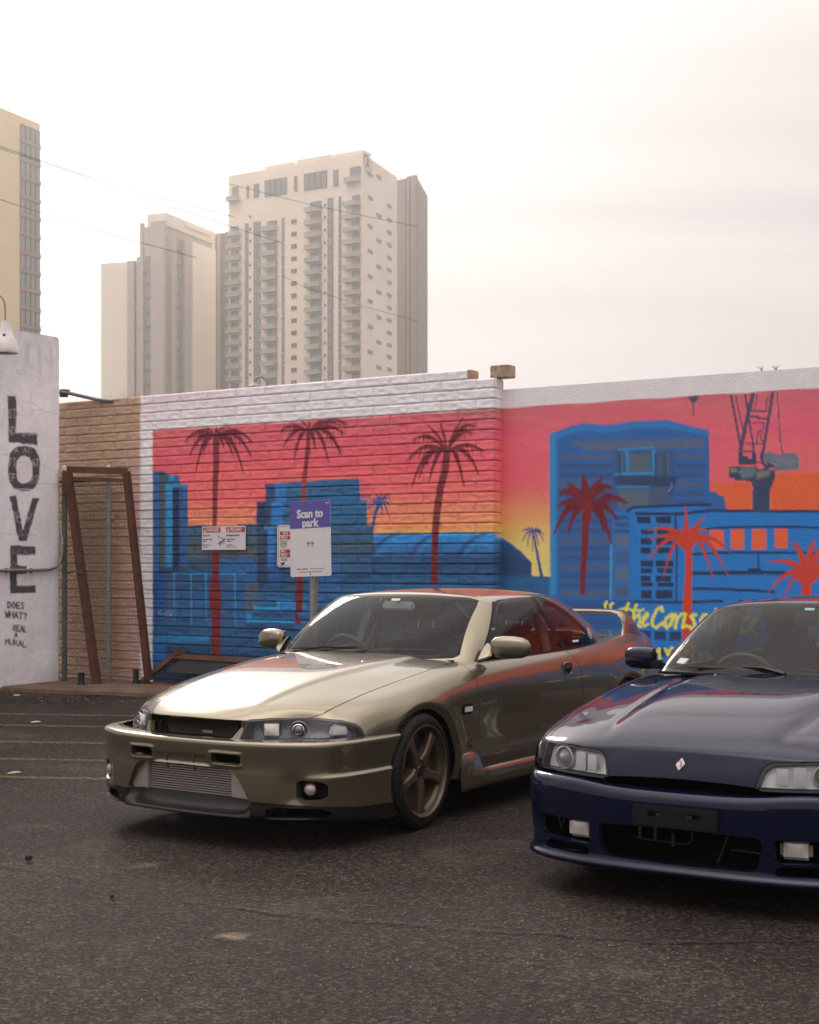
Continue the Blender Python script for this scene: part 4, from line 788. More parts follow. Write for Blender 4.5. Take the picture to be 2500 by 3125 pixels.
build_tower_a()
def build_tower_b():
    Dc = 400.0; top = CAM_H + (HOR - 683) / F_PX * Dc
    fl = Face(432, Dc * 1027 / 1015, 507, Dc); fr = Face(507, Dc, 649, Dc * 1027 / 971); base = fl.pt(fl.L, 0)
    T = empty('ribbed_office_tower', base); tag(T, 'grey ribbed office tower with white rooftop crown and pale side wall', 'building'); loc = lambda p: p - base
    back = fl.a + (fr.b - fr.a); prism_from([loc(fl.a), loc(fl.b), loc(fr.b), loc(back)], 0, top, 'wall', M_GREYC, T)
    fp = lambda kind, f, x0, x1, za, zb, m, d=.5: facade_piece(kind, f, f.t(250 + x0 / 1.568), f.t(250 + x1 / 1.568), za, zb, T, m, d)
    fp('side_wall', fr, 512, 624, 0, top - 2.5, M_PALE, 1.2)
    b = MB(); b.frame_box(loc(fr.pt(-.6, top - .5, .4)), fr.e * (fr.L + 1), -fr.n * 6, Vector((0, 0, 3.4))); b.build('roof_crown', M_WHITEP, T)
    b = MB(); b.frame_box(loc(fr.pt(fr.L * .36, top + 1.2, .9)), fr.e * fr.L * .55, -fr.n * .6, Vector((0, 0, .9))); b.build('roof_rail', M_WHITEP, T)
    for x0, x1 in ((408, 432), (472, 500)): fp('rib', fr, x0, x1, 0, top - 3, M_GREYC, 1.4)
    fh = 3.9
    for k in range(14):
        z = top - 6.2 - k * fh
        if z < 25: break
        fp('window', fr, 438, 468, z, z + fh - .5, None)
    # lower block to its left
    l = Face(308, 404, 432, 400); lt = CAM_H + (HOR - 800) / F_PX * 402; B = empty('stepped_office_block', l.pt(0, 0)); tag(B, 'lower pale office block with grey ribs stepping up to the ribbed tower', 'building')
    lb = Vector(B.location); prism_from([l.a - lb, l.b - lb, l.b - lb + Vector((4, 22, 0)), l.a - lb + Vector((4, 22, 0))], 0, lt, 'wall', M_PALE, B)
    gp = lambda kind, x0, x1, za, zb, m, d=.5: facade_piece(kind, l, l.t(250 + x0 / 1.568), l.t(250 + x1 / 1.568), za, zb, B, m, d)
    for x0, x1, m in ((228, 260, M_GREYC), (272, 300, M_GREYC), (340, 356, M_GREYC)): gp('rib', x0, x1, 0, lt + (.8 if x0 > 265 else 0), m, 1.2)
    gp('grey_panel', 197, 226, 0, lt - .5, M_CREAM, .6)
    # taller grey face right of the step
    h = Face(432, 399.0, 507, 395.5)
    for x0, x1 in ((288, 302), (340, 402)):
        facade_piece('rib', h, h.t(250 + x0 / 1.568), h.t(250 + x1 / 1.568), 0, top - .3, T, M_GREYC, 1.0)
    for k in range(14):
        z = lt - 4.5 - k * fh
        if z < 22: break
        gp('window', 207, 224, z, z + 3.2, None); gp('window', 262, 271, z, z + 3.2, None); facade_piece('window', h, h.t(250 + 306 / 1.568), h.t(250 + 338 / 1.568), z + 2, z + 5.2, T)
    # dark brown block in the gap
    d = Face(652, 432, 694, 430); D_ = empty('brown_block', d.pt(0, 0)); tag(D_, 'narrow dark brown building in the gap between the two towers', 'building'); db = Vector(D_.location); dt = CAM_H + (HOR - 712) / F_PX * 431
    prism_from([d.a - db, d.b - db, d.b - db + Vector((0, 15, 0)), d.a - db + Vector((0, 15, 0))], 0, dt, 'wall', M_DKB, D_)
    for x0, x1, m in ((634, 642, M_CREAM), (655, 664, M_GREYC)): facade_piece('rib', d, d.t(250 + x0 / 1.568), d.t(250 + x1 / 1.568), 0, dt, D_, m, .8)
build_tower_b()
def build_tower_c():
    c = Face(-160, 305.0, 122, 332.0); top = CAM_H + (HOR - 378) / F_PX * 332; T = empty('ochre_tower', c.pt(c.L, 0)); tag(T, 'pale ochre tower with a glazed corner rising behind the white wall', 'building'); lb = Vector(T.location)
    prism_from([c.a - lb, c.b - lb, c.b - lb + Vector((-25, 14, 0)), c.a - lb + Vector((-25, 14, 0))], 0, top, 'wall', M_YEL, T)
    zc = Zf(0, 300, 2.694); fh = 150 / 2.694 / F_PX * 331
    gm = mat('tower_spandrel', (.30, .20, .16), .6)
    t0, t1 = c.t(60), c.t(121)
    z = CAM_H + (HOR - (300 + 262 / 2.694)) / F_PX * 331
    for k in range(12):
        zz = z - fh * (k + 1)
        for j in range(4): facade_piece('window', c, t0 + (t1 - t0) * j / 4 + .1, t0 + (t1 - t0) * (j + 1) / 4 - .1, zz + .9, zz + fh - .05, T)
        facade_piece('spandrel', c, t0, t1, zz, zz + .85, T, gm, .4)
    facade_piece('glare_strip', c, t1 - .18, t1, top, top + 60, T, M_WHITEP, .18)  # thin white strip built in place of a streak of glare
build_tower_c()

# ------------------------------------------------------------------ overhead cables
def build_cables():
    cm = mat('cable_black', (.05, .045, .04), .6)
    def cable(pix, d0, d1, lab, r=.009):
        b = MB(); n = len(pix); pts = [W(u, v, d0 + (d1 - d0) * i / (n - 1)) for i, (u, v) in enumerate(pix)]; b.tube(pts, r, 5); o = b.build('overhead_cable', cm, smooth=True); tag(o, lab, 'cable', 'overhead cables')
    cable([(-400, 300), (0, 446), (122, 489), (300, 548), (520, 612), (715, 662)], 40, 46, 'overhead cable crossing the upper part of the ochre tower')
    cable([(-400, 470), (0, 609), (122, 648), (350, 719), (600, 786)], 40, 46, 'overhead cable crossing the middle of the ochre tower')
    cable([(-100, 270), (313, 423), (428, 461), (696, 560), (960, 628), (1278, 692)], 42, 48, 'overhead cable ending at the top of the cream tower corner', .007)
    cable([(-100, 420), (250, 535), (460, 611), (696, 688), (862, 742)], 42, 46, 'overhead cable ending on the cream tower balconies')
    cable([(862, 842), (939, 880), (1110, 935), (1277, 981)], 46, 48, 'short lower cable across the cream tower corner', .007)
build_cables()
# ------------------------------------------------------------------ car surfaces: smooth cage -> triangles -> cut into panels
def pchip(xk, yk, x):
    xk, yk = np.asarray(xk, float), np.asarray(yk, float)
    if xk[0] > xk[-1]: xk, yk = xk[::-1], yk[::-1]
    h = np.diff(xk); dl = np.diff(yk) / h; m = np.zeros(len(xk)); m[0], m[-1] = dl[0], dl[-1]
    for i in range(1, len(xk) - 1):
        m[i] = 0 if dl[i - 1] * dl[i] <= 0 else (h[i - 1] + h[i]) * 3 / ((2 * h[i] + h[i - 1]) / dl[i - 1] + (h[i] + 2 * h[i - 1]) / dl[i])
    x = np.clip(np.asarray(x, float), xk[0], xk[-1]); i = np.clip(np.searchsorted(xk, x) - 1, 0, len(h) - 1); t = (x - xk[i]) / h[i]
    return (2*t**3-3*t**2+1)*yk[i] + (t**3-2*t**2+t)*h[i]*m[i] + (-2*t**3+3*t**2)*yk[i+1] + (t**3-t**2)*h[i]*m[i+1]
class TM:
    def __init__(s, V, N, T): s.V, s.N, s.T = V, N, T
    def sub(s, keep):
        T = s.T[keep]; u, inv = np.unique(T.ravel(), return_inverse=True); return TM(s.V[u], s.N[u], inv.reshape(-1, 3))
    def cen(s): return s.V[s.T].mean(1)
    def fn(s): return s.N[s.T].mean(1)
    def __len__(s): return len(s.T)
def cc(V, F, levels, crease=None):
    """mirror a half cage (y>=0) across y=0, Catmull-Clark it, give back the y>=0 half as triangles with smooth normals"""
    V = np.asarray(V, float); F = np.asarray(F); n = len(V); on = np.abs(V[:, 1]) < 1e-6
    mir = np.where(on, np.arange(n), n + np.cumsum(~on) - 1); V2 = V[~on] * [1, -1, 1]; Vf = np.concatenate([V, V2]); Ff = np.concatenate([F, mir[F][:, ::-1]])
    me = bpy.data.meshes.new('cage'); me.from_pydata([tuple(v) for v in Vf], [], [tuple(dict.fromkeys(int(i) for i in f)) for f in Ff]); me.update()
    bm = bmesh.new(); bm.from_mesh(me); bmesh.ops.recalc_face_normals(bm, faces=bm.faces); bm.to_mesh(me); bm.free()
    o = bpy.data.objects.new('cage', me); COL.objects.link(o); md = o.modifiers.new('s', 'SUBSURF'); md.levels = levels; md.render_levels = levels
    ev = o.evaluated_get(bpy.context.evaluated_depsgraph_get()).to_mesh(); ev.calc_loop_triangles()
    P = np.empty(len(ev.vertices) * 3); ev.vertices.foreach_get('co', P); P = P.reshape(-1, 3); T = np.empty(len(ev.loop_triangles) * 3, np.int32); ev.loop_triangles.foreach_get('vertices', T); T = T.reshape(-1, 3)
    bpy.data.objects.remove(o); bpy.data.meshes.remove(me)
    c = np.cross(P[T[:, 1]] - P[T[:, 0]], P[T[:, 2]] - P[T[:, 0]]); N = np.zeros_like(P)
    for k in range(3): np.add.at(N, T[:, k], c)
    N /= np.maximum(np.linalg.norm(N, axis=1, keepdims=True), 1e-12)
    tm = TM(P, N, T); return tm.sub(tm.cen()[:, 1] > 0)
def fix_out(tm, centre):                              # make normals and winding point away from a centre line
    c = tm.cen() - centre; f = np.einsum('ij,ij->i', c, tm.fn())
    if np.sum(f) < 0: tm.N = -tm.N; tm.T = tm.T[:, ::-1]
    return tm
def renorm(tm):
    P, T = tm.V, tm.T; c = np.cross(P[T[:, 1]] - P[T[:, 0]], P[T[:, 2]] - P[T[:, 0]]); N = np.zeros_like(P)
    for k in range(3): np.add.at(N, T[:, k], c)
    N /= np.maximum(np.linalg.norm(N, axis=1, keepdims=True), 1e-12); on = np.abs(P[:, 1]) < 1e-5; N[on, 1] = 0; N /= np.maximum(np.linalg.norm(N, axis=1, keepdims=True), 1e-12); tm.N = N; return tm
def cut(tm, s):
    """split a triangle mesh along s=0 -> (part with s<0, part with s>0)"""
    s = np.asarray(s, float).copy(); s[np.abs(s) < 1e-7] = 1e-7; T = tm.T; sg = s[T] > 0; k = sg.sum(1)
    whole_in, whole_out = T[k == 0], T[k == 3]; mixed = T[(k == 1) | (k == 2)]
    if len(mixed) == 0: return tm.sub(k == 0), tm.sub(k == 3)
    sm = s[mixed] > 0; lone_pos = sm.sum(1) == 1; lone = np.where(lone_pos, np.argmax(sm, 1), np.argmax(~sm, 1)); r = np.arange(len(mixed))
    a, b, c = mixed[r, lone], mixed[r, (lone + 1) % 3], mixed[r, (lone + 2) % 3]
    e = np.concatenate([np.stack([a, b], 1), np.stack([a, c], 1)]); es = np.sort(e, 1); key = es[:, 0].astype(np.int64) * len(s) + es[:, 1]; uq, first, inv = np.unique(key, return_index=True, return_inverse=True)
    p, q = es[first, 0], es[first, 1]; t = (s[p] / (s[p] - s[q]))[:, None]; nv = tm.V[p] + (tm.V[q] - tm.V[p]) * t; nn = tm.N[p] + (tm.N[q] - tm.N[p]) * t; nn /= np.maximum(np.linalg.norm(nn, axis=1, keepdims=True), 1e-12)
    V = np.concatenate([tm.V, nv]); N = np.concatenate([tm.N, nn]); o = len(tm.V); n = len(mixed); ab, ac = o + inv[:n], o + inv[n:]
    tip = np.stack([a, ab, ac], 1); q1 = np.stack([ab, b, c], 1); q2 = np.stack([ab, c, ac], 1)
    pos = [whole_out, tip[lone_pos], q1[~lone_pos], q2[~lone_pos]]; neg = [whole_in, tip[~lone_pos], q1[lone_pos], q2[lone_pos]]
    al = np.ones(0, bool); mk = lambda L: TM(V, N, np.concatenate(L)).sub(slice(None))
    return mk(neg), mk(pos)
def sdp(P, poly, r=0.0):
    """signed distance of 2-D points to a polygon (negative inside); r rounds outward"""
    P = np.asarray(P, float); ins = np.zeros(len(P), bool); d = np.full(len(P), 1e9); n = len(poly)
    for i in range(n):
        a, b = np.array(poly[i], float), np.array(poly[(i + 1) % n], float); e = b - a; w = P - a; h = np.clip((w @ e) / (e @ e + 1e-12), 0, 1); d = np.minimum(d, np.hypot(*(w - h[:, None] * e).T))
        if a[1] != b[1]: ins ^= ((a[1] > P[:, 1]) != (b[1] > P[:, 1])) & (P[:, 0] < e[0] * (P[:, 1] - a[1]) / e[1] + a[0])
    return np.where(ins, -d, d) - r
def boundary(T):
    e = np.concatenate([T[:, [0, 1]], T[:, [1, 2]], T[:, [2, 0]]]); t = np.tile(np.arange(len(T)), 3); opp = np.concatenate([T[:, 2], T[:, 0], T[:, 1]]); k = np.sort(e, 1); key = k[:, 0].astype(np.int64) * (T.max() + 1) + k[:, 1]
    u, inv, cnt = np.unique(key, return_inverse=True, return_counts=True); m = cnt[inv] == 1; return e[m], opp[m]
def finish(tm, gap=.0018, depth=.014, into=None):
    """pull the rim back by gap and turn it inwards, so panels read as separate sheets"""
    V, N, T = tm.V.copy(), tm.N.copy(), tm.T
    if len(T) == 0: return tm
    e, opp = boundary(T); off_c = ~((np.abs(V[e[:, 0], 1]) < 1e-4) & (np.abs(V[e[:, 1], 1]) < 1e-4)); e, opp = e[off_c], opp[off_c]
    if len(e) == 0: return tm
    d = V[e[:, 1]] - V[e[:, 0]]; d /= np.maximum(np.linalg.norm(d, axis=1, keepdims=True), 1e-12); w = V[opp] - V[e[:, 0]]; w -= d * np.einsum('ij,ij->i', w, d)[:, None]; w /= np.maximum(np.linalg.norm(w, axis=1, keepdims=True), 1e-12)
    acc = np.zeros_like(V); np.add.at(acc, e[:, 0], w); np.add.at(acc, e[:, 1], w); ln = np.linalg.norm(acc, axis=1, keepdims=True); dirv = acc / np.maximum(ln, 1e-9); b = np.unique(e)
    dv = dirv[b].copy(); cy = np.abs(V[b, 1]) < 1e-4; dv[cy, 1] = 0; V[b] += dv * gap
    if depth <= 0: return TM(V, N, T)
    idx = np.full(len(V), -1); idx[b] = len(V) + np.arange(len(b)); idx2 = np.full(len(V), -1); idx2[b] = len(V) + len(b) + np.arange(len(b))
    rim = V[b] - N[b] * .0006; low = V[b] - (N[b] if into is None else -np.asarray(into)) * depth - dv * .001
    Nr = -dv * .97 + N[b] * .25; V2 = np.concatenate([V, rim, low]); N2 = np.concatenate([N, Nr, Nr])
    a, c = e[:, 0], e[:, 1]; T2 = np.concatenate([T, np.stack([idx[c], idx[a], idx2[a]], 1), np.stack([idx[c], idx2[a], idx2[c]], 1)]); return TM(V2, N2, T2)
def join(*tms):
    V, N, T, o = [], [], [], 0
    for t in tms:
        if len(t.T) == 0: continue
        V.append(t.V); N.append(t.N); T.append(t.T + o); o += len(t.V)
    return TM(np.concatenate(V), np.concatenate(N), np.concatenate(T))
def mirror(t): return TM(t.V * [1, -1, 1], t.N * [1, -1, 1], t.T[:, ::-1])
def put(name, tm, m, parent, both='pair'):
    """both: 'pair' = left and right objects, 'one' = joined across the centre, 'left' only"""
    if len(tm.T) == 0: print('empty', name); return None
    if both == 'one':
        j = join(tm, mirror(tm)); return mesh_np(name, j.V, j.T, m, parent, normals=j.N)
    a = mesh_np(name, tm.V, tm.T, m, parent, normals=tm.N)
    if both == 'pair': r = mirror(tm); mesh_np(name, r.V, r.T, m, parent, normals=r.N)
    return a
def box_cage(F, S, Rr, top):
    """half shell from front columns F[j][k], side stations S[i][k], rear columns Rr[j][k]; top(i,j) gives deck points"""
    V, idx = [], {}
    def vid(p):
        key = tuple(np.round(p, 5)); 
        if key not in idx: idx[key] = len(V); V.append(tuple(p))
        return idx[key]
    faces = []; nf, K, ns = len(F) - 1, len(F[0]) - 1, len(S) - 1
    S = [F[nf]] + list(S[1:]); Rr = list(Rr) + [S[ns]]
    grid = lambda G: [faces.append(tuple(vid(p) for p in (G[i][k], G[i + 1][k], G[i + 1][k + 1], G[i][k + 1]))) for i in range(len(G) - 1) for k in range(len(G[0]) - 1)]
    grid(F); grid(S); grid(Rr)
    T = [[None] * (nf + 1) for _ in range(ns + 1)]
    for i in range(ns + 1):
        for j in range(nf + 1): T[i][j] = F[j][K] if i == 0 else Rr[j][K] if i == ns else S[i][K] if j == nf else top(i, j)
    grid(T); return V, faces

# ------------------------------------------------------------------ shared car materials
def glass_mat(name, tint, refl=1.0, rough=.0, base=.04):
    m = bpy.data.materials.new(name); MATS[name] = m; m.use_nodes = True; nt = m.node_tree; nt.nodes.clear(); N = nt.nodes.new; L = nt.links.new
    out = N('ShaderNodeOutputMaterial'); mx = N('ShaderNodeMixShader'); tr = N('ShaderNodeBsdfTransparent'); gl = N('ShaderNodeBsdfGlossy'); fr = N('ShaderNodeFresnel'); fr.inputs[0].default_value = 1.5
    tr.inputs[0].default_value = (*tint, 1); gl.inputs['Roughness'].default_value = rough; ml = N('ShaderNodeMath'); ml.operation = 'MULTIPLY'; ml.inputs[1].default_value = refl; ml.use_clamp = True
    L(fr.outputs[0], ml.inputs[0]); L(ml.outputs[0], mx.inputs[0]); L(tr.outputs[0], mx.inputs[1]); L(gl.outputs[0], mx.inputs[2]); L(mx.outputs[0], out.inputs[0]); return m
def paint_mat(name, base, flake, metal=.75, rough=.32, coat=1.0, spec=.5, cior=1.5):
    m = mat(name, base, rough, metal=metal, coat=coat, coat_rough=.02, spec=spec); m.node_tree.nodes['Principled BSDF'].inputs['Coat IOR'].default_value = cior; nt = m.node_tree; b = nt.nodes['Principled BSDF']; N = nt.nodes.new; L = nt.links.new
    tc = N('ShaderNodeTexCoord'); v = N('ShaderNodeTexVoronoi'); v.inputs['Scale'].default_value = 900; L(tc.outputs['Object'], v.inputs['Vector'])
    mx = N('ShaderNodeMix'); mx.data_type = 'RGBA'; mx.inputs[6].default_value = (*base, 1); mx.inputs[7].default_value = (*flake, 1); r = N('ShaderNodeMapRange'); r.inputs[1].default_value = .55; r.inputs[2].default_value = 1.0; L(v.outputs['Color'], r.inputs[0]); L(r.outputs[0], mx.inputs[0]); L(mx.outputs[2], b.inputs['Base Color'])
    n = N('ShaderNodeTexNoise'); n.inputs['Scale'].default_value = 3.0; L(tc.outputs['Object'], n.inputs['Vector']); rr = N('ShaderNodeMapRange'); rr.inputs[3].default_value = .015; rr.inputs[4].default_value = .05; L(n.outputs[0], rr.inputs[0]); L(rr.outputs[0], b.inputs['Coat Roughness'])
    return m
M_RUB = mat('black_rubber', (.010, .010, .010), .5, spec=.22); M_BPL = mat('black_plastic', (.010, .010, .011), .5, spec=.22, noise=(60, .2)); M_GLOSSB = mat('gloss_black', (.008, .008, .009), .12, coat=.6); M_CHR = mat('bright_chrome', (.75, .75, .76), .08, metal=1.0)
M_ALU = mat('brushed_aluminium', (.55, .50, .48), .38, metal=.9, noise=(40, .15)); M_TYRE = mat('tyre_rubber', (.013, .0125, .012), .6, spec=.2, noise=(50, .25), bump=(200, .1, .002)); M_DISC = mat('brake_disc', (.20, .18, .17), .4, metal=.9); M_VOID = mat('dark_cavity', (.003, .003, .003), 1.0, spec=0.0)
M_SEAT = mat('seat_charcoal_cloth', (.024, .023, .024), .9, spec=.1, bump=(300, .3, .002), noise=(8, .2)); M_SEATB = mat('seat_blue_cloth', (.055, .065, .085), .9, bump=(300, .3, .002), noise=(6, .2)); M_DASH = mat('dash_plastic', (.015, .015, .016), .7, spec=.2); M_LINER = mat('headliner_grey', (.16, .155, .15), .95)
G_WS = glass_mat('windscreen_glass', (.90, .93, .91), .5); G_SIDE = glass_mat('door_glass', (.72, .78, .76), .9); G_LENS = glass_mat('lamp_lens', (.95, .96, .98), .8)
def rounded(name, c, d, m, parent, bevel=.03, rot=None, seg=4, taper=None):
    b = MB(); b.box((0, 0, 0), d)
    if taper: b.v = [(x * (taper if z > 0 else 1), y * (taper if z > 0 else 1), z) for x, y, z in b.v]
    if rot is not None: b.v = [tuple(rot @ Vector(v)) for v in b.v]
    b.v = [tuple(Vector(v) + Vector(c)) for v in b.v]; return b.build(name, m, parent, smooth=True, bevel=bevel, seg=seg)
def make_wheel(parent, x, y, R, rim_r, width, style, m_rim, side=1, steer=0.0, name='wheel'):
    """wheel with its outer face at y (car axes); tyre > tread blocks are cut as grooves in the profile"""
    w = empty(name, (x, y, R), 0, parent); w.rotation_euler = (0, 0, steer)
    M = Matrix.Rotation(-math.pi / 2 * side, 4, 'X')      # local Z -> +y * side
    hw = width
    prof = [(rim_r, -.012), (rim_r + .012, -.004), (rim_r + .03, .0), (R - .055, .002), (R - .03, -.004), (R - .012, -.016), (R - .002, -.034)]
    z = -.034; n_g = 4; step = (hw - .07) / n_g
    for g in range(n_g):
        prof += [(R, z - .004), (R, z - step + .012)]
        if g < n_g - 1: prof += [(R - .007, z - step + .010), (R - .007, z - step + .002)]
        z -= step
    prof += [(R - .012, -hw + .018), (R - .04, -hw), (rim_r, -hw + .01)]
    b = MB(); b.lathe(prof, 96, M); ty = b.build('tyre', M_TYRE, w, smooth=True)
    g = MB(); nb = 76                                     # lateral sipes on the outer shoulder
    for k in range(nb):
        a = 2 * math.pi * k / nb
        for (zz, ln) in ((-.052, .062), (-.135, .05)):
            c = M @ Vector(((R - .0016) * math.cos(a), (R - .0016) * math.sin(a), zz)); rot = M.to_3x3() @ Matrix.Rotation(a, 3, 'Z'); g.box(c, (.0036, .0042, ln), rot)
    g.build('tread_sipes', M_VOID, ty)['kind'] = 'stuff'
    # rim: outer lip, barrel steps
    prof = [(rim_r + .004, -.010), (rim_r + .002, .000), (rim_r - .006, .001), (rim_r - .012, -.006), (rim_r - .014, -.020), (rim_r - .022, -.024), (rim_r - .026, -.040), (rim_r - .034, -.046), (rim_r - .038, -.075), (rim_r - .045, -.12), (rim_r - .045, -hw + .03), (rim_r, -hw + .012)]
    b = MB(); b.lathe(prof, 72, M); rm = b.build('rim', m_rim, w, smooth=True)
    b = MB(); b.lathe([(.001, -.088), (rim_r - .05, -.088), (rim_r - .05, -.10), (.001, -.10)], 48, M); b.build('brake_disc', M_DISC, w, smooth=True)
    b = MB(); b.box(M @ Vector((-.13, .02, -.085)), (.09, .06, .14)); b.build('caliper', mat('caliper_dark', (.03, .028, .027), .5), w, bevel=.012)
    if style == 'five':
        ns = 5; a0 = R_(90)
        for k in range(ns):
            a = a0 + 2 * math.pi * k / ns; V = []; Fc = []
            secs = []                                     # (radius, half width, face height, thickness)
            for (r, h, zf, tk) in ((.040, .044, -.030, .05), (.062, .038, -.026, .05), (.10, .028, -.022, .045), (.15, .027, -.020, .04), (.19, .030, -.019, .036), (rim_r - .030, .034, -.020, .034), (rim_r - .016, .037, -.030, .030)):
                ca, sa = math.cos(a), math.sin(a); c = Vector((r * ca, r * sa, 0)); tdir = Vector((-sa, ca, 0)); up = Vector((0, 0, 1)); ch = .010
                secs.append([c + tdir * -h + up * (zf - tk), c + tdir * -h + up * (zf - ch), c + tdir * -(h - ch) + up * zf, c + tdir * (h - ch) + up * zf, c + tdir * h + up * (zf - ch), c + tdir * h + up * (zf - tk)])
            for s_ in secs: V += [M @ p for p in s_]
            for i in range(len(secs) - 1):
                for q in range(6): Fc.append((i * 6 + q, i * 6 + (q + 1) % 6, (i + 1) * 6 + (q + 1) % 6, (i + 1) * 6 + q))
            b = MB(); b.add(V, Fc + [(0, 1, 2, 3, 4, 5)]); b.build('spoke', m_rim, w, smooth=True)
        b = MB(); b.lathe([(.001, -.034), (.030, -.034), (.034, -.030), (.036, -.036), (.052, -.030), (.066, -.036), (.072, -.06), (.072, -.09)], 40, M); b.build('hub', m_rim, w, smooth=True)
        b = MB(); b.lathe([(.001, -.026), (.028, -.026), (.032, -.030), (.034, -.05)], 32, M); b.build('centre_cap', mat('cap_dark_bronze', (.03, .024, .018), .4, metal=.6), w, smooth=True)
        for k in range(5):
            a = a0 + R_(36) + 2 * math.pi * k / 5; c = M @ Vector((.054 * math.cos(a), .054 * math.sin(a), -.034)); b = MB(); b.lathe([(.010, -.01), (.010, .004), (.006, .008), (.001, .008)], 6, Matrix.Translation(c) @ M); b.build('lug_nut', M_BPL, w, smooth=True)
        a = R_(8); p0 = M @ Vector(((rim_r - .052) * math.cos(a), (rim_r - .052) * math.sin(a), -.045)); p1 = M @ Vector(((rim_r - .060) * math.cos(a), (rim_r - .060) * math.sin(a), -.018)); b = MB(); b.tube([p0, p1], .0045, 8); b.build('valve', mat('brass', (.55, .30, .10), .3, metal=1), w, smooth=True)
    return w
def make_seat(parent, x, y, zb, m, scale=1.0, head=True, name='seat'):
    s = empty(name, (x, y, zb), 0, parent); k = scale
    rounded('cushion', (.10 * k, 0, .10), (.50 * k, .46 * k, .16), m, s, .05); r = Matrix.Rotation(R_(-17), 3, 'Y')
    rounded('backrest', (-.24 * k, 0, .40), (.13, .44 * k, .56 * k), m, s, .055, rot=r, taper=.86)
    if head:
        rounded('headrest', (-.335 * k, 0, .775 * k), (.10, .25, .17), m, s, .045, rot=r)
        for yy in (-.06, .06): b = MB(); b.tube([(-.30 * k, yy, .62 * k), (-.33 * k, yy, .72 * k)], .006, 8); b.build('headrest_post', M_CHR, s, smooth=True)
    return s
def steering_wheel(parent, c, tilt=R_(-25), r=.165):
    M = Matrix.Translation(c) @ Matrix.Rotation(-math.pi / 2 + R_(24), 4, 'Y'); s = empty('steering_wheel', (0, 0, 0), 0, parent)
    b = MB(); n = 40; pts = [M @ Vector((r * math.cos(2 * math.pi * k / n), r * math.sin(2 * math.pi * k / n), 0)) for k in range(n + 1)]; b.tube(pts, .0155, 10, cap=False); b.build('wheel_rim', mat('steering_leather', (.02, .018, .017), .5), s, smooth=True)
    b = MB(); b.box(M @ Vector((0, 0, .03)), (.05, .13, .10), M.to_3x3()); b.build('horn_pad', M_DASH, s, bevel=.02)
    for a in (R_(90), R_(-90), R_(180)): b = MB(); b.tube([M @ Vector((.04 * math.cos(a), .04 * math.sin(a), .02)), M @ Vector((r * math.cos(a), r * math.sin(a), 0))], .012, 8); b.build('wheel_spoke', M_DASH, s, smooth=True)
    return s
def half_boxes(name, specs, m, parent, bevel=.0):
    for c, d in specs:
        for sy in (1, -1):
            if sy < 0 and abs(c[1]) < 1e-6: continue
            b = MB(); b.box((c[0], c[1] * sy, c[2]), d); b.build(name, m, parent, bevel=bevel)

def cabin_shell(Bm, Rm, zx, zz):
    """glasshouse: ring of belt points Bm and roof-edge points Rm (front centre -> side -> rear centre), crowned roof"""
    Bm, Rm = np.array(Bm), np.array(Rm); nm = len(Bm); rows = []
    for m_ in range(nm):
        if m_ < 4: nrm = np.array([.62, .25 * m_ / 3, .75])
        elif m_ < 11: nrm = np.array([0, 1, .33])
        else: nrm = np.array([-.5, .3 * (13 - m_) / 2, .8])
        nrm = nrm / np.linalg.norm(nrm)
        col = [Bm[m_] + (Rm[m_] - Bm[m_]) * v + nrm * .026 * 4 * v * (1 - v) * (1 if m_ < 4 else .75) for v in np.linspace(0, 1, 6)]
        rows.append([Bm[m_] + (Bm[m_] - Rm[m_]) * .06] + col)
    zc = lambda x: float(pchip(zx, zz, x)); Vc, idx = [], {}
    def vid(p):
        k = tuple(np.round(p, 5))
        if k not in idx: idx[k] = len(Vc); Vc.append(tuple(p))
        return idx[k]
    fc = [tuple(vid(p) for p in (rows[a][k], rows[a + 1][k], rows[a + 1][k + 1], rows[a][k + 1])) for a in range(nm - 1) for k in range(6)]
    Tt = []
    for i in range(8):
        e = Rm[3 + i]; r = []
        for j in range(4):
            if i == 0: r.append(Rm[j])
            elif i == 7: r.append(Rm[13 - j])
            elif j == 3: r.append(e)
            else:
                f = i / 7; y = (Rm[j][1] * (1 - f) + Rm[13 - j][1] * f) * (1 + .12 * math.sin(math.pi * f)); g_ = (e[0] - Rm[3][0]) / (Rm[10][0] - Rm[3][0]); x = Rm[j][0] + (Rm[13 - j][0] - Rm[j][0]) * g_; q = y / e[1]; r.append(np.array([x, y, e[2] + (zc(x) - e[2]) * (1 - q ** 2.6)]))
        Tt.append(r)
    fc += [tuple(vid(p) for p in (Tt[i][j], Tt[i + 1][j], Tt[i + 1][j + 1], Tt[i][j + 1])) for i in range(7) for j in range(3)]
    return renorm(fix_out(cc(Vc, fc, 3), np.array([-1.7, 0, .7])))

def flutes(name, c, w, h, n, rot, m, parent, amp=.0035, crown=.006):
    """pressed-glass panel with vertical ribs, facing local +X"""
    k = 6; ny, nz = n * k + 1, 5; V = []
    for i in range(ny):
        y = (i / (ny - 1) - .5) * w; r = amp * abs(math.sin(math.pi * i / k))
        for j in range(nz): z = (j / (nz - 1) - .5) * h; V.append(tuple(Vector(c) + rot @ Vector((r + crown * (1 - (2 * y / w) ** 2) * (1 - (2 * z / h) ** 2), y, z))))
    return mesh_np(name, V, grid_faces(ny, nz), m, parent)

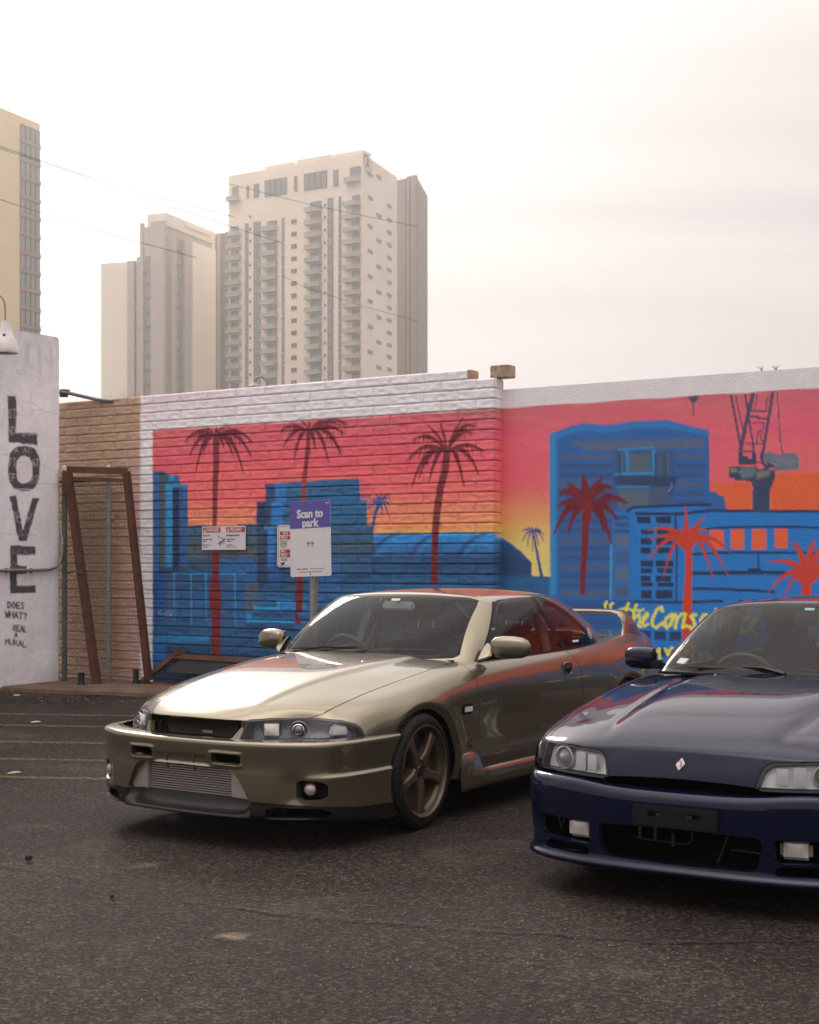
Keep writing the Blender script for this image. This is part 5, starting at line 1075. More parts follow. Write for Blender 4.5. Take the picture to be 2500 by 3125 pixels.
def biggest(tm):
    """largest connected piece of a triangle mesh"""
    key = np.unique(np.round(tm.V, 5), axis=0, return_inverse=True)[1].ravel(); lab = np.arange(key.max() + 1); T = key[tm.T]
    for _ in range(400):
        m = lab[T].min(1); new = lab.copy()
        for k in range(3): np.minimum.at(new, T[:, k], m)
        new = new[new]
        if np.array_equal(new, lab): break
        lab = new
    f = lab[T[:, 0]]; u, c = np.unique(f, return_counts=True); return tm.sub(f == u[np.argmax(c)])
# ------------------------------------------------------------------ olive-gold coupe
def lvl(knots, xs):
    k = np.array(knots, float); return np.stack([xs, pchip(k[:, 0], k[:, 1], xs), pchip(k[:, 0], k[:, 2], xs)], 1)
def arch_lip(tm, cx, cz, R, band=.034, dep=.016, flare=.006):
    d = np.hypot(tm.V[:, 0] - cx, tm.V[:, 2] - cz); side = tm.V[:, 1] > .6
    t = np.clip(1 - (d - R) / band, 0, 1.6); tm.V[:, 1] -= np.where(side & (d < R + band), dep * t, 0)
    f = np.exp(-((d - R - band) / .05) ** 2) * flare; tm.V[:, 1] += np.where(side & (d >= R - .02), f, 0); return tm
def build_gold():
    yaw = R_(33.4); car = empty('coupe_car', (-.662, 8.308, 0), math.atan2(-math.cos(yaw), -math.sin(yaw)))
    tag(car, 'olive gold metallic two-door coupe with exposed intercooler and bronze wheels', 'car')
    PT = paint_mat('olive_gold_paint', (.205, .179, .119), (.30, .265, .185), metal=.78, rough=.26, spec=.2)
    AX, AR, RW = -.10, -2.70, .315; ARCH = .332
    # ---------------- body shell cage
    Kz = 9
    L8 = [(.5, .660, .648), (.4, .688, .676), (.2, .708, .730), (0, .718, .766), (-.3, .724, .810), (-.6, .728, .848), (-.9, .735, .862), (-1.5, .742, .872), (-2.1, .735, .884), (-2.5, .705, .900), (-2.9, .66, .925), (-3.2, .63, .93), (-3.45, .60, .925)]
    L7 = [(.5, .700, .632), (.4, .728, .657), (.2, .764, .702), (0, .780, .736), (-.3, .788, .772), (-.6, .790, .800), (-.9, .788, .815), (-1.5, .790, .825), (-2.1, .788, .835), (-2.5, .775, .845), (-2.9, .745, .86), (-3.2, .715, .86), (-3.45, .67, .855)]
    L6 = [(.5, .728, .602), (.4, .758, .622), (.2, .794, .658), (0, .812, .692), (-.3, .817, .716), (-.6, .815, .735), (-.9, .812, .745), (-1.5, .814, .750), (-2.1, .816, .760), (-2.5, .812, .775), (-2.9, .79, .78), (-3.2, .76, .775), (-3.45, .71, .77)]
    L5 = [(.5, .745, .575), (.4, .775, .585), (.2, .808, .618), (0, .827, .648), (-.3, .829, .662), (-.6, .826, .672), (-.9, .824, .672), (-1.5, .826, .670), (-2.1, .831, .670), (-2.5, .836, .688), (-2.9, .815, .68), (-3.2, .785, .67), (-3.45, .735, .66)]
    L4 = [(.5, .752, .552), (.4, .782, .556), (.2, .812, .576), (0, .829, .60), (-.3, .829, .60), (-.6, .818, .545), (-.9, .813, .525), (-1.5, .815, .525), (-2.1, .820, .535), (-2.5, .834, .60), (-2.9, .815, .58), (-3.2, .785, .55), (-3.45, .735, .54)]
    L3 = [(.5, .756, .535), (.4, .785, .535), (.2, .814, .54), (0, .829, .55), (-.3, .827, .50), (-.6, .811, .386), (-.9, .808, .376), (-1.5, .810, .378), (-2.1, .814, .385), (-2.5, .830, .48), (-2.9, .81, .46), (-3.2, .78, .42), (-3.45, .73, .40)]
    L2 = [(.5, .758, .515), (.4, .786, .512), (.2, .814, .51), (0, .829, .50), (-.3, .829, .42), (-.6, .829, .356), (-.9, .829, .352), (-1.5, .831, .355), (-2.1, .833, .362), (-2.5, .832, .42), (-2.9, .81, .38), (-3.2, .78, .33), (-3.45, .73, .30)]
    L1 = [(.5, .758, .50), (.4, .786, .49), (.2, .812, .48), (0, .828, .45), (-.3, .828, .35), (-.6, .826, .268), (-.9, .824, .262), (-1.5, .826, .262), (-2.1, .828, .27), (-2.5, .83, .35), (-2.9, .80, .31), (-3.2, .77, .26), (-3.45, .72, .24)]
    L0 = [(.5, .755, .48), (.4, .784, .47), (.2, .805, .44), (0, .82, .40), (-.3, .81, .26), (-.6, .79, .20), (-.9, .785, .19), (-1.5, .786, .19), (-2.1, .79, .20), (-2.5, .81, .28), (-2.9, .77, .25), (-3.2, .74, .20), (-3.45, .70, .18)]
    LV = [L0, L1, L2, L3, L4, L5, L6, L7, L8]
    xs = np.array([.5, .42, .34, .26, .18, .08, -.02, -.12, -.22, -.32, -.42, -.52, -.64, -.8, -1.0, -1.25, -1.5, -1.75, -2.0, -2.2, -2.35, -2.46, -2.57, -2.68, -2.79, -2.9, -3.02, -3.16, -3.3, -3.45])
    tab = np.stack([lvl(k, xs) for k in LV], 1); S = [list(map(tuple, r)) for r in tab]
    ys = [0, .17, .325, .41, .50, .585]; fz = np.array([.50, .52, .535, .55, .57, .592, .612, .632, .648])
    ztop = np.array([.650, .649, .646, .646, .646, .646]); xt = np.array([.853, .846, .803, .735, .632, .545]); xb = np.array([.900, .893, .862, .81, .735, .665])
    F = []
    for j, y in enumerate(ys):
        col = []
        for k in range(9):
            t = k / 8; z = .50 + (ztop[j] - .50) * t; col.append((xb[j] + (xt[j] - xb[j]) * t, y + .012 * (1 - t) * (j > 2), z))
        F.append(col)
    cb, ct = np.array([.60, .70, .50]), np.array([.50, .660, .648]); F.append([tuple(cb + (ct - cb) * (k / 8) + np.array([0, .012, 0]) * math.sin(math.pi * k / 8)) for k in range(9)])
    nf = len(F) - 1
    zc_k = [(.853, .650), (.80, .676), (.7, .708), (.57, .742), (.38, .786), (.1, .832), (-.2, .864), (-.4, .880), (-.62, .892), (-1.0, .90), (-2.8, .93), (-3.2, .945), (-3.45, .94)]
    drop = [0, .015, .06, .30, .60, .86, 1.0]
    cxk = [(.5, .853), (.42, .80), (.34, .72), (.26, .62), (.18, .50), (.08, .34), (-.02, .20), (-.12, .08), (-.22, -.05), (-.32, -.17), (-.42, -.29), (-.52, -.41), (-.64, -.55), (-.8, -.75), (-1.0, -1.0), (-3.45, -3.52)]
    def top(i, j):
        xe = xs[i]; xc = float(pchip([k[0] for k in cxk], [k[1] for k in cxk], xe)); e = S[i][8]
        f = np.clip((.5 - xe) / 1.1, 0, 1); ytab = [0, .17 + .03 * f, .325 + .055 * f,   .385 + .055 * f, .48 + .09 * f, .575 + .085 * f]; y = ytab[j]; q = (y / e[1]); x = xc + (xe - xc) * q ** 2.2
        zc = float(pchip([k[0] for k in zc_k], [k[1] for k in zc_k], x)); ze = e[2]; return (x, y, zc + (ze - zc) * drop[j] if xe > -1 else zc + (ze - zc) * (y / e[1]) ** 2)
    rz_ = [.18, .24, .30, .40, .54, .66, .77, .855, .925]; Rr = [[(-3.52 - .04 * math.sin(math.pi * k / 8) + .06 * (y / .6) ** 2, y * (1 + .1 * (1 - k / 8)), rz_[k]) for k in range(9)] for y in ys]
    V, Fc = box_cage(F, S, Rr, top)
    sh = fix_out(cc(V, Fc, 3), np.array([-1.3, 0, .5])); arch_lip(sh, AX, RW, ARCH); arch_lip(sh, AR, RW + .005, ARCH); renorm(sh)
    yc = .335 + .085 * np.clip((.70 - sh.V[:, 0]) / 1.0, 0, 1); up_ = (sh.N[:, 2] > .5) & (sh.V[:, 0] > -.62); st_ = np.clip((yc + .018 - sh.V[:, 1]) / .036, 0, 1); st_ = st_ * st_ * (3 - 2 * st_); fd = np.clip((.80 - sh.V[:, 0]) / .2, 0, 1)
    sh.V[:, 2] += np.where(up_, .011 * st_ * fd, 0); renorm(sh)
    # ---------------- cut the body
    xz = lambda t: t.V[:, [0, 2]]; xy = lambda t: t.V[:, [0, 1]]; yz = lambda t: t.V[:, [1, 2]]
    for cx in (AX, AR):
        s = np.hypot(sh.V[:, 0] - cx, sh.V[:, 2] - RW) - ARCH; s[sh.V[:, 1] < .5] = 1; _, sh = cut(sh, s)
    # front apron hidden by bumper goes
    s = np.where(sh.V[:, 0] > .0, .532 - sh.V[:, 2], -1); sh, _ = cut(sh, s)
    # opening under the cabin
    ring = [(-.60, -.1), (-.60, .25), (-.635, .48), (-.70, .64), (-.80, .70), (-1.2, .722), (-1.9, .722), (-2.3, .70), (-2.5, .67), (-2.86, .58), (-2.95, .4), (-3.0, -.1)]
    s = sdp(xy(sh), ring); s[sh.V[:, 2] < .78] = 1; _, sh = cut(sh, s)
    # headlamp: outline traced on the left side (seen obliquely), same on the right by symmetry
    u = sh.V[:, 1] * .80 - sh.V[:, 0] * .60; uz = np.stack([u, sh.V[:, 2]], 1)
    def uo(x, y): return y * .80 - x * .60
    HLp = [(uo(.842, .318), .538), (uo(.80, .335), .634), (uo(.79, .345), .642), (uo(.72, .43), .647), (uo(.60, .545), .646), (uo(.517, .60), .642), (uo(.46, .68), .632), (uo(.41, .733), .611), (uo(.388, .748), .592), (uo(.376, .758), .565), (uo(.373, .763), .538)]
    fr_ok = (sh.V[:, 0] > .25)
    sd = sdp(uz, HLp); sd[~fr_ok] = 1
    lens, sh = cut(sh, sd)
    lens, lrim = cut(lens, sdp(np.stack([lens.V[:, 1] * .80 - lens.V[:, 0] * .60, lens.V[:, 2]], 1), HLp) + .0075)
    # grille slot
    s = sdp(yz(sh), [(-.1, .553), (.275, .553), (.325, .633), (-.1, .640)], .004); s[sh.V[:, 0] < .7] = 1; _, sh = cut(sh, s)
    # hood by its outline from above
    HD = [(.90, -.1), (.853, .0), (.847, .17), (.803, .33), (.735, .42), (.632, .51), (.545, .585), (.517, .606), (.456, .622), (.30, .640), (.08, .650), (-.16, .656), (-.37, .660), (-.60, .652), (-.690, .640), (-.655, .45), (-.62, .22), (-.612, 0), (-.612, -.1)]
    HD[0] = (.853, -.1)
    s = sdp(xy(sh), HD); s[sh.V[:, 2] < .62] = 1; hood, sh = cut(sh, s)
    s = np.where((sh.V[:, 0] < -.55) & (sh.V[:, 1] < .66) & (sh.V[:, 0] > -1.0) & (sh.V[:, 2] > .7), -1.0, 1.0); cowl, sh = cut(sh, s)
    s = np.where(sh.V[:, 0] > .30, sh.V[:, 1] * 0 + np.where((sh.V[:, 1] < .42) & (sh.V[:, 0] > .6), -1., 1.), 1.); nose, sh = cut(sh, s)
    # fender / door / quarter
    dl = -.680 + .02 * np.clip((sh.V[:, 2] - .75) / .12, 0, 1); front, sh = cut(sh, dl - sh.V[:, 0])
    dr = pchip([.2, .35, .5, .64, .76, .88, .95], [-1.905, -1.945, -1.972, -1.980, -1.962, -1.888, -1.84], sh.V[:, 2]); door, sh = cut(sh, dr - sh.V[:, 0])
    door, sill = cut(door, .262 - door.V[:, 2])
    # door handle pocket, side marker pocket
    hp = [(-1.735, .728), (-1.735, .790), (-1.752, .800), (-1.832, .798), (-1.848, .785), (-1.848, .740), (-1.832, .727)]; pocket, door = cut(door, sdp(xz(door), hp))
    # boot lid and its shut line
    s = sdp(xy(sh), [(-2.9, -.1), (-3.6, -.1), (-3.6, .575), (-3.02, .575), (-2.96, .55)]); s[sh.V[:, 2] < .80] = 1; boot, quarter = cut(sh, s)
    put('hood', finish(hood, .0028), PT, car, 'one'); put('fender', finish(front, .0028), PT, car); d_ = finish(door, .0028); dL = put('door', d_, PT, car, 'left'); dm = mirror(d_); dR = mesh_np('door', dm.V, dm.T, PT, car, normals=dm.N)
    put('sill', finish(sill, .001), PT, car); put('quarter_panel', finish(quarter, .0028), PT, car); put('boot_lid', finish(boot, .0028), PT, car, 'one'); put('nose_panel', finish(nose, .001, .03), PT, car, 'one'); put('cowl', finish(biggest(cowl), .001), M_BPL, car, 'one')
    pk = TM(pocket.V - np.array([0, .02, 0]), pocket.N, pocket.T)
    for sgn, par in ((1, dL), (-1, dR)):
        q = pk if sgn > 0 else mirror(pk); mesh_np('handle_recess', q.V, q.T, M_GLOSSB, par, normals=q.N)
        rounded('handle', (-1.797, sgn * .8065, .778), (.078, .014, .030), PT, par, .006)
        b = MB(); lp = hp + hp[:2]; b.tube([(x, sgn * (.8145 - .06 * max(0, z - .76)), z) for x, z in lp], .0045, 6, cap=False); b.build('handle_bezel', PT, par, smooth=True)
    # ---------------- headlamps: lens, black rim, inner workings
    dbl = np.array([-.80, -.28, 0.0]) * .9
    for sgn in (1, -1):
        hl = empty('headlight', (0, 0, 0), 0, car)
        L = lens if sgn > 0 else mirror(lens); q = finish(TM(L.V, L.N, L.T), .0005, .004); mesh_np('lens', q.V, q.T, G_LENS, hl, normals=q.N)
        q = finish(lrim, .0002, .05); q = q if sgn > 0 else mirror(q); mesh_np('lens_rim', q.V, q.T, M_GLOSSB, hl, normals=q.N)
        back = TM(lens.V + np.array([-.085, -.02, -.004]), lens.N, lens.T); back = back if sgn > 0 else mirror(back); mesh_np('lamp_bucket', back.V, back.T, mat('lamp_bucket_grey', (.085, .095, .125), .2, metal=.6, noise=(22, .6)), hl, normals=back.N)
        fw = Vector((.88, .45 * sgn, .05)).normalized(); ax = fw.to_track_quat('Z', 'Y').to_matrix().to_4x4()
        def lamp(c, prof, m, name, n=28, sq=1.0):
            b = MB(); b.lathe(prof, n, Matrix.Translation((c[0], c[1] * sgn, c[2])) @ ax @ Matrix.Diagonal((1, 1, 1, 1))); return b.build(name, m, hl, smooth=True)
        rf = mat('lamp_reflector', (.62, .62, .64), .10, metal=1.0)
        # inner square reflector (main beam)
        rounded('main_reflector', (.722, .436 * sgn, .594), (.02, .098, .078), rf, hl, .016, rot=fw.to_track_quat('X', 'Z').to_matrix())
        mqx = fw.to_track_quat('X', 'Z').to_matrix(); flutes('main_glass', (.734, .442 * sgn, .594), .076, .058, 9, mqx, mat('fluted_glass', (.80, .74, .70), .22, metal=.0, spec=.8), hl)
        lamp((.640, .542, .590), [(.044, -.02), (.046, .0), (.042, .004), (.036, -.006), (.028, -.012)], mat('lamp_ring_dark', (.16, .16, .18), .3, metal=.6), 'projector_surround')
        lamp((.646, .546, .590), [(.030, -.012), (.031, .008), (.0275, .010), (.026, .002)], M_CHR, 'projector_ring'); lamp((.646, .546, .590), [(.0265, .000), (.021, .008), (.011, .013), (.001, .015)], mat('projector_lens', (.10, .11, .13), .02, spec=1.0, coat=1), 'projector_lens')
        b = MB(); fl = Vector((.55, .83 * sgn, .06)).normalized(); mq = fl.to_track_quat('X', 'Z').to_matrix(); rounded('indicator', (.475, .672 * sgn, .583), (.03, .110, .058), mat('indicator_white', (.62, .58, .56), .3), hl, .014, rot=mq, taper=.72); flutes('indicator_ribs', (.4845, .6865 * sgn, .580), .070, .040, 10, mq, mat('indicator_glass', (.80, .76, .74), .2, spec=.8), hl, .002, .002)
    # ---------------- grille behind the slot
    g = empty('grille', (0, 0, 0), 0, car)
    b = MB(); pts = [(-.335, .545), (.335, .545), (.335, .645), (-.335, .645)]
    b.add([(.84, -.295, .551), (.84, .295, .551), (.80, .30, .546), (.80, -.30, .546)], [(0, 1, 2, 3)]); b.build('grille_sill', PT, g)
    b = MB(); b.box((.70, 0, .60), (.01, .72, .16)); b.build('grille_void', M_VOID, g)
    b = MB()
    for i in range(-46, 47):
        for s in (1, -1):
            y0 = i * .0145; p0, p1 = Vector((.772, y0 - s * .05, .545)), Vector((.757, y0 + s * .05, .648))
            if max(abs(p0.y), abs(p1.y)) > .31: continue
            b.tube([p0, p1], .0013, 4, cap=False)
    b.build('grille_mesh', mat('grille_wire', (.16, .145, .115), .45, metal=.6), g)['kind'] = 'stuff'
    half_boxes('grille_cheek', [((.78, .318, .595), (.07, .02, .09))], PT, g, .004)
    rounded('grille_badge', (.778, .055, .566), (.008, .075, .014), M_CHR, g, .004); b = MB(); b.box((.79, .02, .640), (.03, .22, .014)); b.build('hood_latch_bar', PT, g, bevel=.004)
    # ---------------- front bumper and black lip
    per = [(.925, 0), (.919, .18), (.900, .34), (.862, .50), (.805, .635), (.735, .725), (.655, .778), (.55, .806), (.44, .819), (.33, .825), (.22, .829), (.12, .830)]
    P2 = np.array(per); tg = np.gradient(P2, axis=0); tg /= np.linalg.norm(tg, axis=1, keepdims=True); no = np.stack([-tg[:, 1] * -1, -tg[:, 0]], 1); no = np.stack([tg[:, 1], -tg[:, 0]], 1)
    rows = []
    for i, (x, y) in enumerate(per):
        a = i / (len(per) - 1); zb = .158 - .055 * np.clip((a - .45) / .45, 0, 1); zs = .250 - .02 * np.clip(a / .5, 0, 1) - .04 * np.clip((a - .5) / .45, 0, 1); side = np.clip((a - .42) / .12, 0, 1)
        prof = [(zb + .004, -.07), (zb, -.012), (zb + .012, .002), (zb + .05, -.002), (zs, -.004), (zs + .03, -.001), (.33, .003 * side), (.360, .012 * side), (.374, .010 * side), (.382, -.006 * side), (.43, -.002), (.49, .006), (.527, .010), (.541, .004), (.546, -.014), (.549, -.07)]
        lift = .0 + .0 * a
        rows.append([(x + no[i, 0] * o, max(0, y + no[i, 1] * o) if i else 0.0, z + (lift if k > 9 else 0)) for k, (z, o) in enumerate(prof)])
    V = [p for r in rows for p in r]; nk = len(rows[0]); Fb = [(i * nk + k, (i + 1) * nk + k, (i + 1) * nk + k + 1, i * nk + k + 1) for i in range(len(rows) - 1) for k in range(nk - 1)]
    bp = fix_out(cc(V, Fb, 3), np.array([-.2, 0, .35]))
    bp = TM(bp.V, bp.N, bp.T)
    # scoop leading into the fog opening and raised frames round the ducts
    Vb = bp.V; fog = [(.600 + .012 * math.cos(a_) , .31) for a_ in ()] or [(.648, .280), (.648, .340), (.66, .346), (.71, .344), (.738, .338), (.748, .326), (.746, .287), (.735, .277), (.71, .272), (.66, .272)]
    duct = [(.205, .434), (.205, .474), (.365, .470), (.365, .428)]; ic = [(-.1, .408), (.285, .402), (.325, .385), (.365, .335), (.405, .255), (.405, .20), (-.1, .20)]
    fwd = Vb[:, 0] > .45; sdf_ = sdp(yz(bp), fog); scoop = np.exp(-(np.maximum(sdf_, 0) / .05) ** 2) * np.clip((.70 - Vb[:, 1]) / .10, 0, 1) * .030; Vb[:, 0] -= np.where(fwd, scoop, 0)
    sdd = sdp(yz(bp), duct); Vb[:, 0] += np.where(fwd, .008 * np.clip(1 - np.abs(sdd - .010) / .012, 0, 1), 0)
    pl = sdp(yz(bp), [(-.1, .408), (-.1, .462), (.175, .462), (.185, .408)]); Vb[:, 0] -= np.where(fwd, .012 * np.clip(-pl / .008, 0, 1), 0)
    renorm(bp)
    s = np.hypot(bp.V[:, 0] - AX, bp.V[:, 2] - RW) - ARCH; s[bp.V[:, 1] < .5] = 1; _, bp = cut(bp, s)
    zs_f = lambda t: np.interp(t.V[:, 0], [.18, .5, .75, .92], [.189, .205, .232, .252]); bump, lip = cut(bp, zs_f(bp) - bp.V[:, 2])
    for pol, rr_ in ((ic, .004), (duct, .004), (fog, .012)):
        s = sdp(yz(bump), pol, rr_); s[bump.V[:, 0] < .45] = 1; _, bump = cut(bump, s)
    s = sdp(yz(lip), [(.505, .168), (.50, .205), (.54, .222), (.74, .212), (.765, .195), (.755, .172)], .003); s[lip.V[:, 0] < .45] = 1; _, lip = cut(lip, s)
    s = sdp(yz(lip), [(-.1, .172), (.418, .176), (.42, .30), (-.1, .30)], .002); s[lip.V[:, 0] < .45] = 1; _, lip = cut(lip, s)
    q = finish(bump, .0012, .035, into=(-1, 0, 0)); bo = put('front_bumper', q, PT, car, 'one'); M_LIP = mat('satin_black_lip', (.008, .008, .008), .26, spec=.35, noise=(14, .25)); lo = put('front_lip', finish(lip, .001, .03, into=(-1, 0, 0)), M_LIP, car, 'one')
    # ramp of the lip under the intercooler
    ys_ = np.linspace(-.425, .425, 35); V = []; 
    for y in ys_:
        e = np.clip((abs(y) - .35) / .075, 0, 1) ** 2; xf = .922 - .05 * (y / .5) ** 2
        for (dx, z) in ((-.03, .158), (.002, .160), (.005, .167), (-.012, .177), (-.040, .194), (-.060, .222), (-.068, .258)): V.append((xf + dx * (1 - .5 * e) , y, z + .022 * e * (z > .17)))
    b = grid_faces(len(ys_), 7); mesh_np('lip_ramp', np.array(V), b, M_LIP, lo)
    half_boxes('duct_liner', [((.80, .285, .452), (.008, .19, .07))], M_VOID, bo); half_boxes('fog_liner', [((.68, .655, .31), (.008, .17, .12))], M_VOID, bo); half_boxes('lip_duct_liner', [((.68, .62, .192), (.008, .24, .05))], M_VOID, lo)
    for sgn in (1, -1):                                    # duct floors and fog lamps
        b = MB(); b.box((.85, .285 * sgn, .430), (.10, .165, .006)); b.build('duct_floor', PT, bo)
        fg = empty('fog_lamp', (0, 0, 0), 0, car); M = Matrix.Translation((.735, .685 * sgn, .312)) @ Vector((.95, .3 * sgn, 0)).to_track_quat('Z', 'Y').to_matrix().to_4x4()
        b = MB(); b.lathe([(.001, .016), (.018, .013), (.029, .004), (.031, -.006), (.028, -.03), (.001, -.035)], 28, M); b.build('lamp_glass', mat('fog_glass', (.52, .42, .38), .15, metal=.35, bump=(120, .9, .004)), fg, smooth=True)
        b = MB(); b.lathe([(.031, -.004), (.034, .002), (.037, -.004), (.036, -.03)], 28, M); b.build('lamp_bezel', M_BPL, fg, smooth=True)
        b = MB(); r0 = .0085                               # hex mesh behind the lamp
        for iy in range(-9, 10):
            for iz in range(-6, 7):
                cy, cz = .675 + iy * r0 * 1.75 + (iz % 2) * r0 * .875, .308 + iz * r0 * 1.5
                if not (.60 < cy < .752 and .262 < cz < .352): continue
                xx = .742 - (cy - .60) * .42
                hx = [Vector((xx - r0 * math.sin(a) * .4, (cy + r0 * .95 * math.sin(a)) * sgn, cz + r0 * .95 * math.cos(a))) for a in [R_(60 * k) for k in range(6)]]
                for k in range(3): b.tube([hx[k], hx[k + 1]], .0016, 4, cap=False)
        b.build('fog_mesh', M_BPL, fg)['kind'] = 'stuff'
    # ---------------- intercooler
    ic_ = empty('intercooler', (0, 0, 0), 0, car); rt = Matrix.Rotation(R_(-8), 3, 'Y')
    b = MB(); b.box((.815, 0, .335), (.05, .62, .17)); b.build('core', mat('intercooler_core', (.07, .06, .055), .6, bump=(260, .6, .004)), ic_)
    for k in range(13):
        z = .262 + k * .0122; b = MB(); b.box((.846 - (z - .26) * .08, .0, z), (.012, .56, .0058)); b.build('fin_bar', M_ALU, ic_)
    for sgn in (1, -1):
        pr = [(.262, .268 - .01), (.262, .43), (.31, .425), (.345, .40), (.372, .35), (.405, .262), (.395, .25)]; b = MB(); yy = [(.28, .255), (.28, .418), (.318, .412), (.345, .385), (.402, .275), (.392, .252)]
        b.add([(.86, y * sgn, z) for y, z in yy] + [(.80, y * sgn, z) for y, z in yy], [tuple(range(6)), tuple(range(6, 12))] + [(i, (i + 1) % 6, 6 + (i + 1) % 6, 6 + i) for i in range(6)]); b.build('end_tank', mat('tank_aluminium', (.50, .43, .40), .42, metal=.85, noise=(25, .15)), ic_, bevel=.006)
    for y in (-.108, .075):
        b = MB(); b.box((.905, y, .415), (.006, .014, .07), Matrix.Rotation(R_(14), 3, 'Y')); b.box((.912, y, .452), (.004, .022, .006)); b.build('plate_bracket', mat('bracket_bronze', (.18, .13, .08), .4, metal=.7), car)
    # ---------------- side skirt
    sx = np.concatenate([[-.47, -.475, -.52, -.60, -.66, -.70], np.linspace(-.8, -2.3, 12), [-2.355, -2.36]]); V = []
    for x in sx:
        blk = np.clip((x + .69) / .04, 0, 1); t = np.clip((-x - .47) / .2, 0, 1); zt_ = .262 + (.366 - .262) * blk; bul = .010 * (1 - blk)
        for (y, z) in ((.80, zt_ + .004), (.824, zt_ + .002), (.836 , zt_ - .008), (.832 + bul, .215), (.836 + bul, .180), (.826, .153), (.80, .147), (.72, .150)): V.append((x, y if -2.358 < x < -.471 else y - .004, z))
    skf = grid_faces(len(sx), 8); sk = np.array(V)
    for sgn in (1, -1): mesh_np('side_skirt', sk * [1, sgn, 1], skf if sgn < 0 else skf[:, ::-1], PT, car)
    # ---------------- badge and side markers
    for sgn in (1, -1):
        mk = empty('side_marker', (0, 0, 0), 0, car); rounded('marker_surround', (-.545, .822 * sgn, .612), (.118, .022, .058), M_GLOSSB, mk, .008); rounded('marker_lens', (-.545, .831 * sgn, .612), (.092, .012, .040), mat('marker_white', (.62, .56, .54), .25, bump=(110, .6, .003)), mk, .006)
        bd = empty('fender_badge', (0, 0, 0), 0, car); M = frame((-.586, .8205 * sgn, .409), (-1 if sgn > 0 else 1, 0, 0), (0, 0, 1)); b = MB(); b.prism([(-.019, .020), (.019, .020), (.019, -.012), (0, -.024), (-.019, -.012)], (0, 0, .004), M); b.build('shield', M_CHR, bd, bevel=.001)
        text_mesh('letter', 'G', .028, M @ Matrix.Translation((-.017, -.008, .0045)), mat('badge_dark', (.03, .03, .03), .4), bd); text_mesh('letter', 'T', .030, M @ Matrix.Translation((.001, -.010, .0045)), mat('badge_red', (.42, .02, .03), .4), bd)
    # ---------------- cabin
    Bm = [(-.605, 0, .882), (-.618, .25, .880), (-.655, .47, .876), (-.725, .652, .868), (-.815, .715, .862), (-.90, .728, .864), (-1.2, .738, .868), (-1.6, .740, .876), (-1.9, .738, .882), (-2.2, .728, .888), (-2.45, .705, .895), (-2.80, .600, .915), (-2.92, .34, .93), (-2.96, 0, .935)]
    Rm = [(-1.105, 0, 1.248), (-1.113, .20, 1.245), (-1.135, .40, 1.237), (-1.180, .528, 1.222), (-1.235, .582, 1.208), (-1.30, .592, 1.212), (-1.48, .600, 1.222), (-1.65, .603, 1.225), (-1.80, .600, 1.222), (-1.96, .590, 1.212), (-2.12, .570, 1.196), (-2.28, .500, 1.192), (-2.36, .30, 1.205), (-2.38, 0, 1.210)]
    cb_ = cabin_shell(Bm, Rm, [-2.38, -2.1, -1.75, -1.4, -1.105], [1.212, 1.256, 1.276, 1.270, 1.250])
    WS = [(-.1, .882), (.25, .881), (.46, .878), (.612, .884), (.634, .898), (.548, 1.165), (.530, 1.200), (.49, 1.218), (.2, 1.233), (-.1, 1.235)]
    s = sdp(yz(cb_), WS, .004); s[(cb_.V[:, 0] < -1.25) | (cb_.N[:, 0] < .25)] = 1; ws, cb_ = cut(cb_, s)
    ws, wss = cut(ws, sdp(yz(ws), WS, .004) + .013)
    DG = [(-.875, .874), (-1.02, .990), (-1.17, 1.118), (-1.235, 1.165), (-1.275, 1.186), (-1.36, 1.202), (-1.50, 1.209), (-1.675, 1.210), (-1.73, 1.13), (-1.83, .95), (-1.868, .885)]
    QG = [(-1.745, 1.207), (-1.85, 1.190), (-2.00, 1.140), (-2.15, 1.065), (-2.30, .970), (-2.385, .905), (-2.375, .896), (-1.93, .890), (-1.905, .893), (-1.79, 1.09)]
    s = np.minimum(sdp(xz(cb_), DG, .004), sdp(xz(cb_), QG, .004)); band = [(-.84, .858), (-.99, .985), (-1.15, 1.125), (-1.215, 1.180), (-1.26, 1.204), (-1.36, 1.221), (-1.52, 1.228), (-1.74, 1.228), (-1.86, 1.210), (-2.02, 1.158), (-2.18, 1.078), (-2.34, .975), (-2.435, .897), (-2.42, .882), (-1.9, .874), (-1.2, .862)]
    sb_ = sdp(xz(cb_), band, .002); sidem = (cb_.V[:, 1] > .45) & (cb_.N[:, 1] > .45); sb_[~sidem] = 1; seal, cb_ = cut(cb_, sb_)
    dgl, seal = cut(seal, sdp(xz(seal), DG, .004)); qgl, seal = cut(seal, sdp(xz(seal), QG, .004))
    RG = [(-.1, .955), (.40, .950), (.46, .965), (.42, 1.15), (.36, 1.185), (-.1, 1.192)]
    s = sdp(yz(cb_), RG, .004); s[(cb_.V[:, 0] > -2.2) | (cb_.N[:, 2] < .2)] = 1; rgl, cb_ = cut(cb_, s)
    put('roof', finish(cb_, .0005, .02), PT, car, 'one'); W_ = put('windscreen', finish(ws, .0003, .0), G_WS, car, 'one'); put('windscreen_frit', finish(wss, .0003, .012), M_RUB, car, 'one'); put('rear_window', finish(rgl, .0003, 0), G_SIDE, car, 'one')
    put('window_seal', finish(seal, .0003, .016), M_RUB, car); put('door_window', finish(dgl, .0002, 0), G_SIDE, car); qo = put('quarter_window', finish(qgl, .0002, 0), G_SIDE, car)
    # headliner just under the roof skin
    hlr = TM(cb_.V - cb_.N * .022, -cb_.N, cb_.T[:, ::-1]); hlr = hlr.sub(hlr.cen()[:, 2] > .9); put('headliner', hlr, M_LINER, car, 'one')
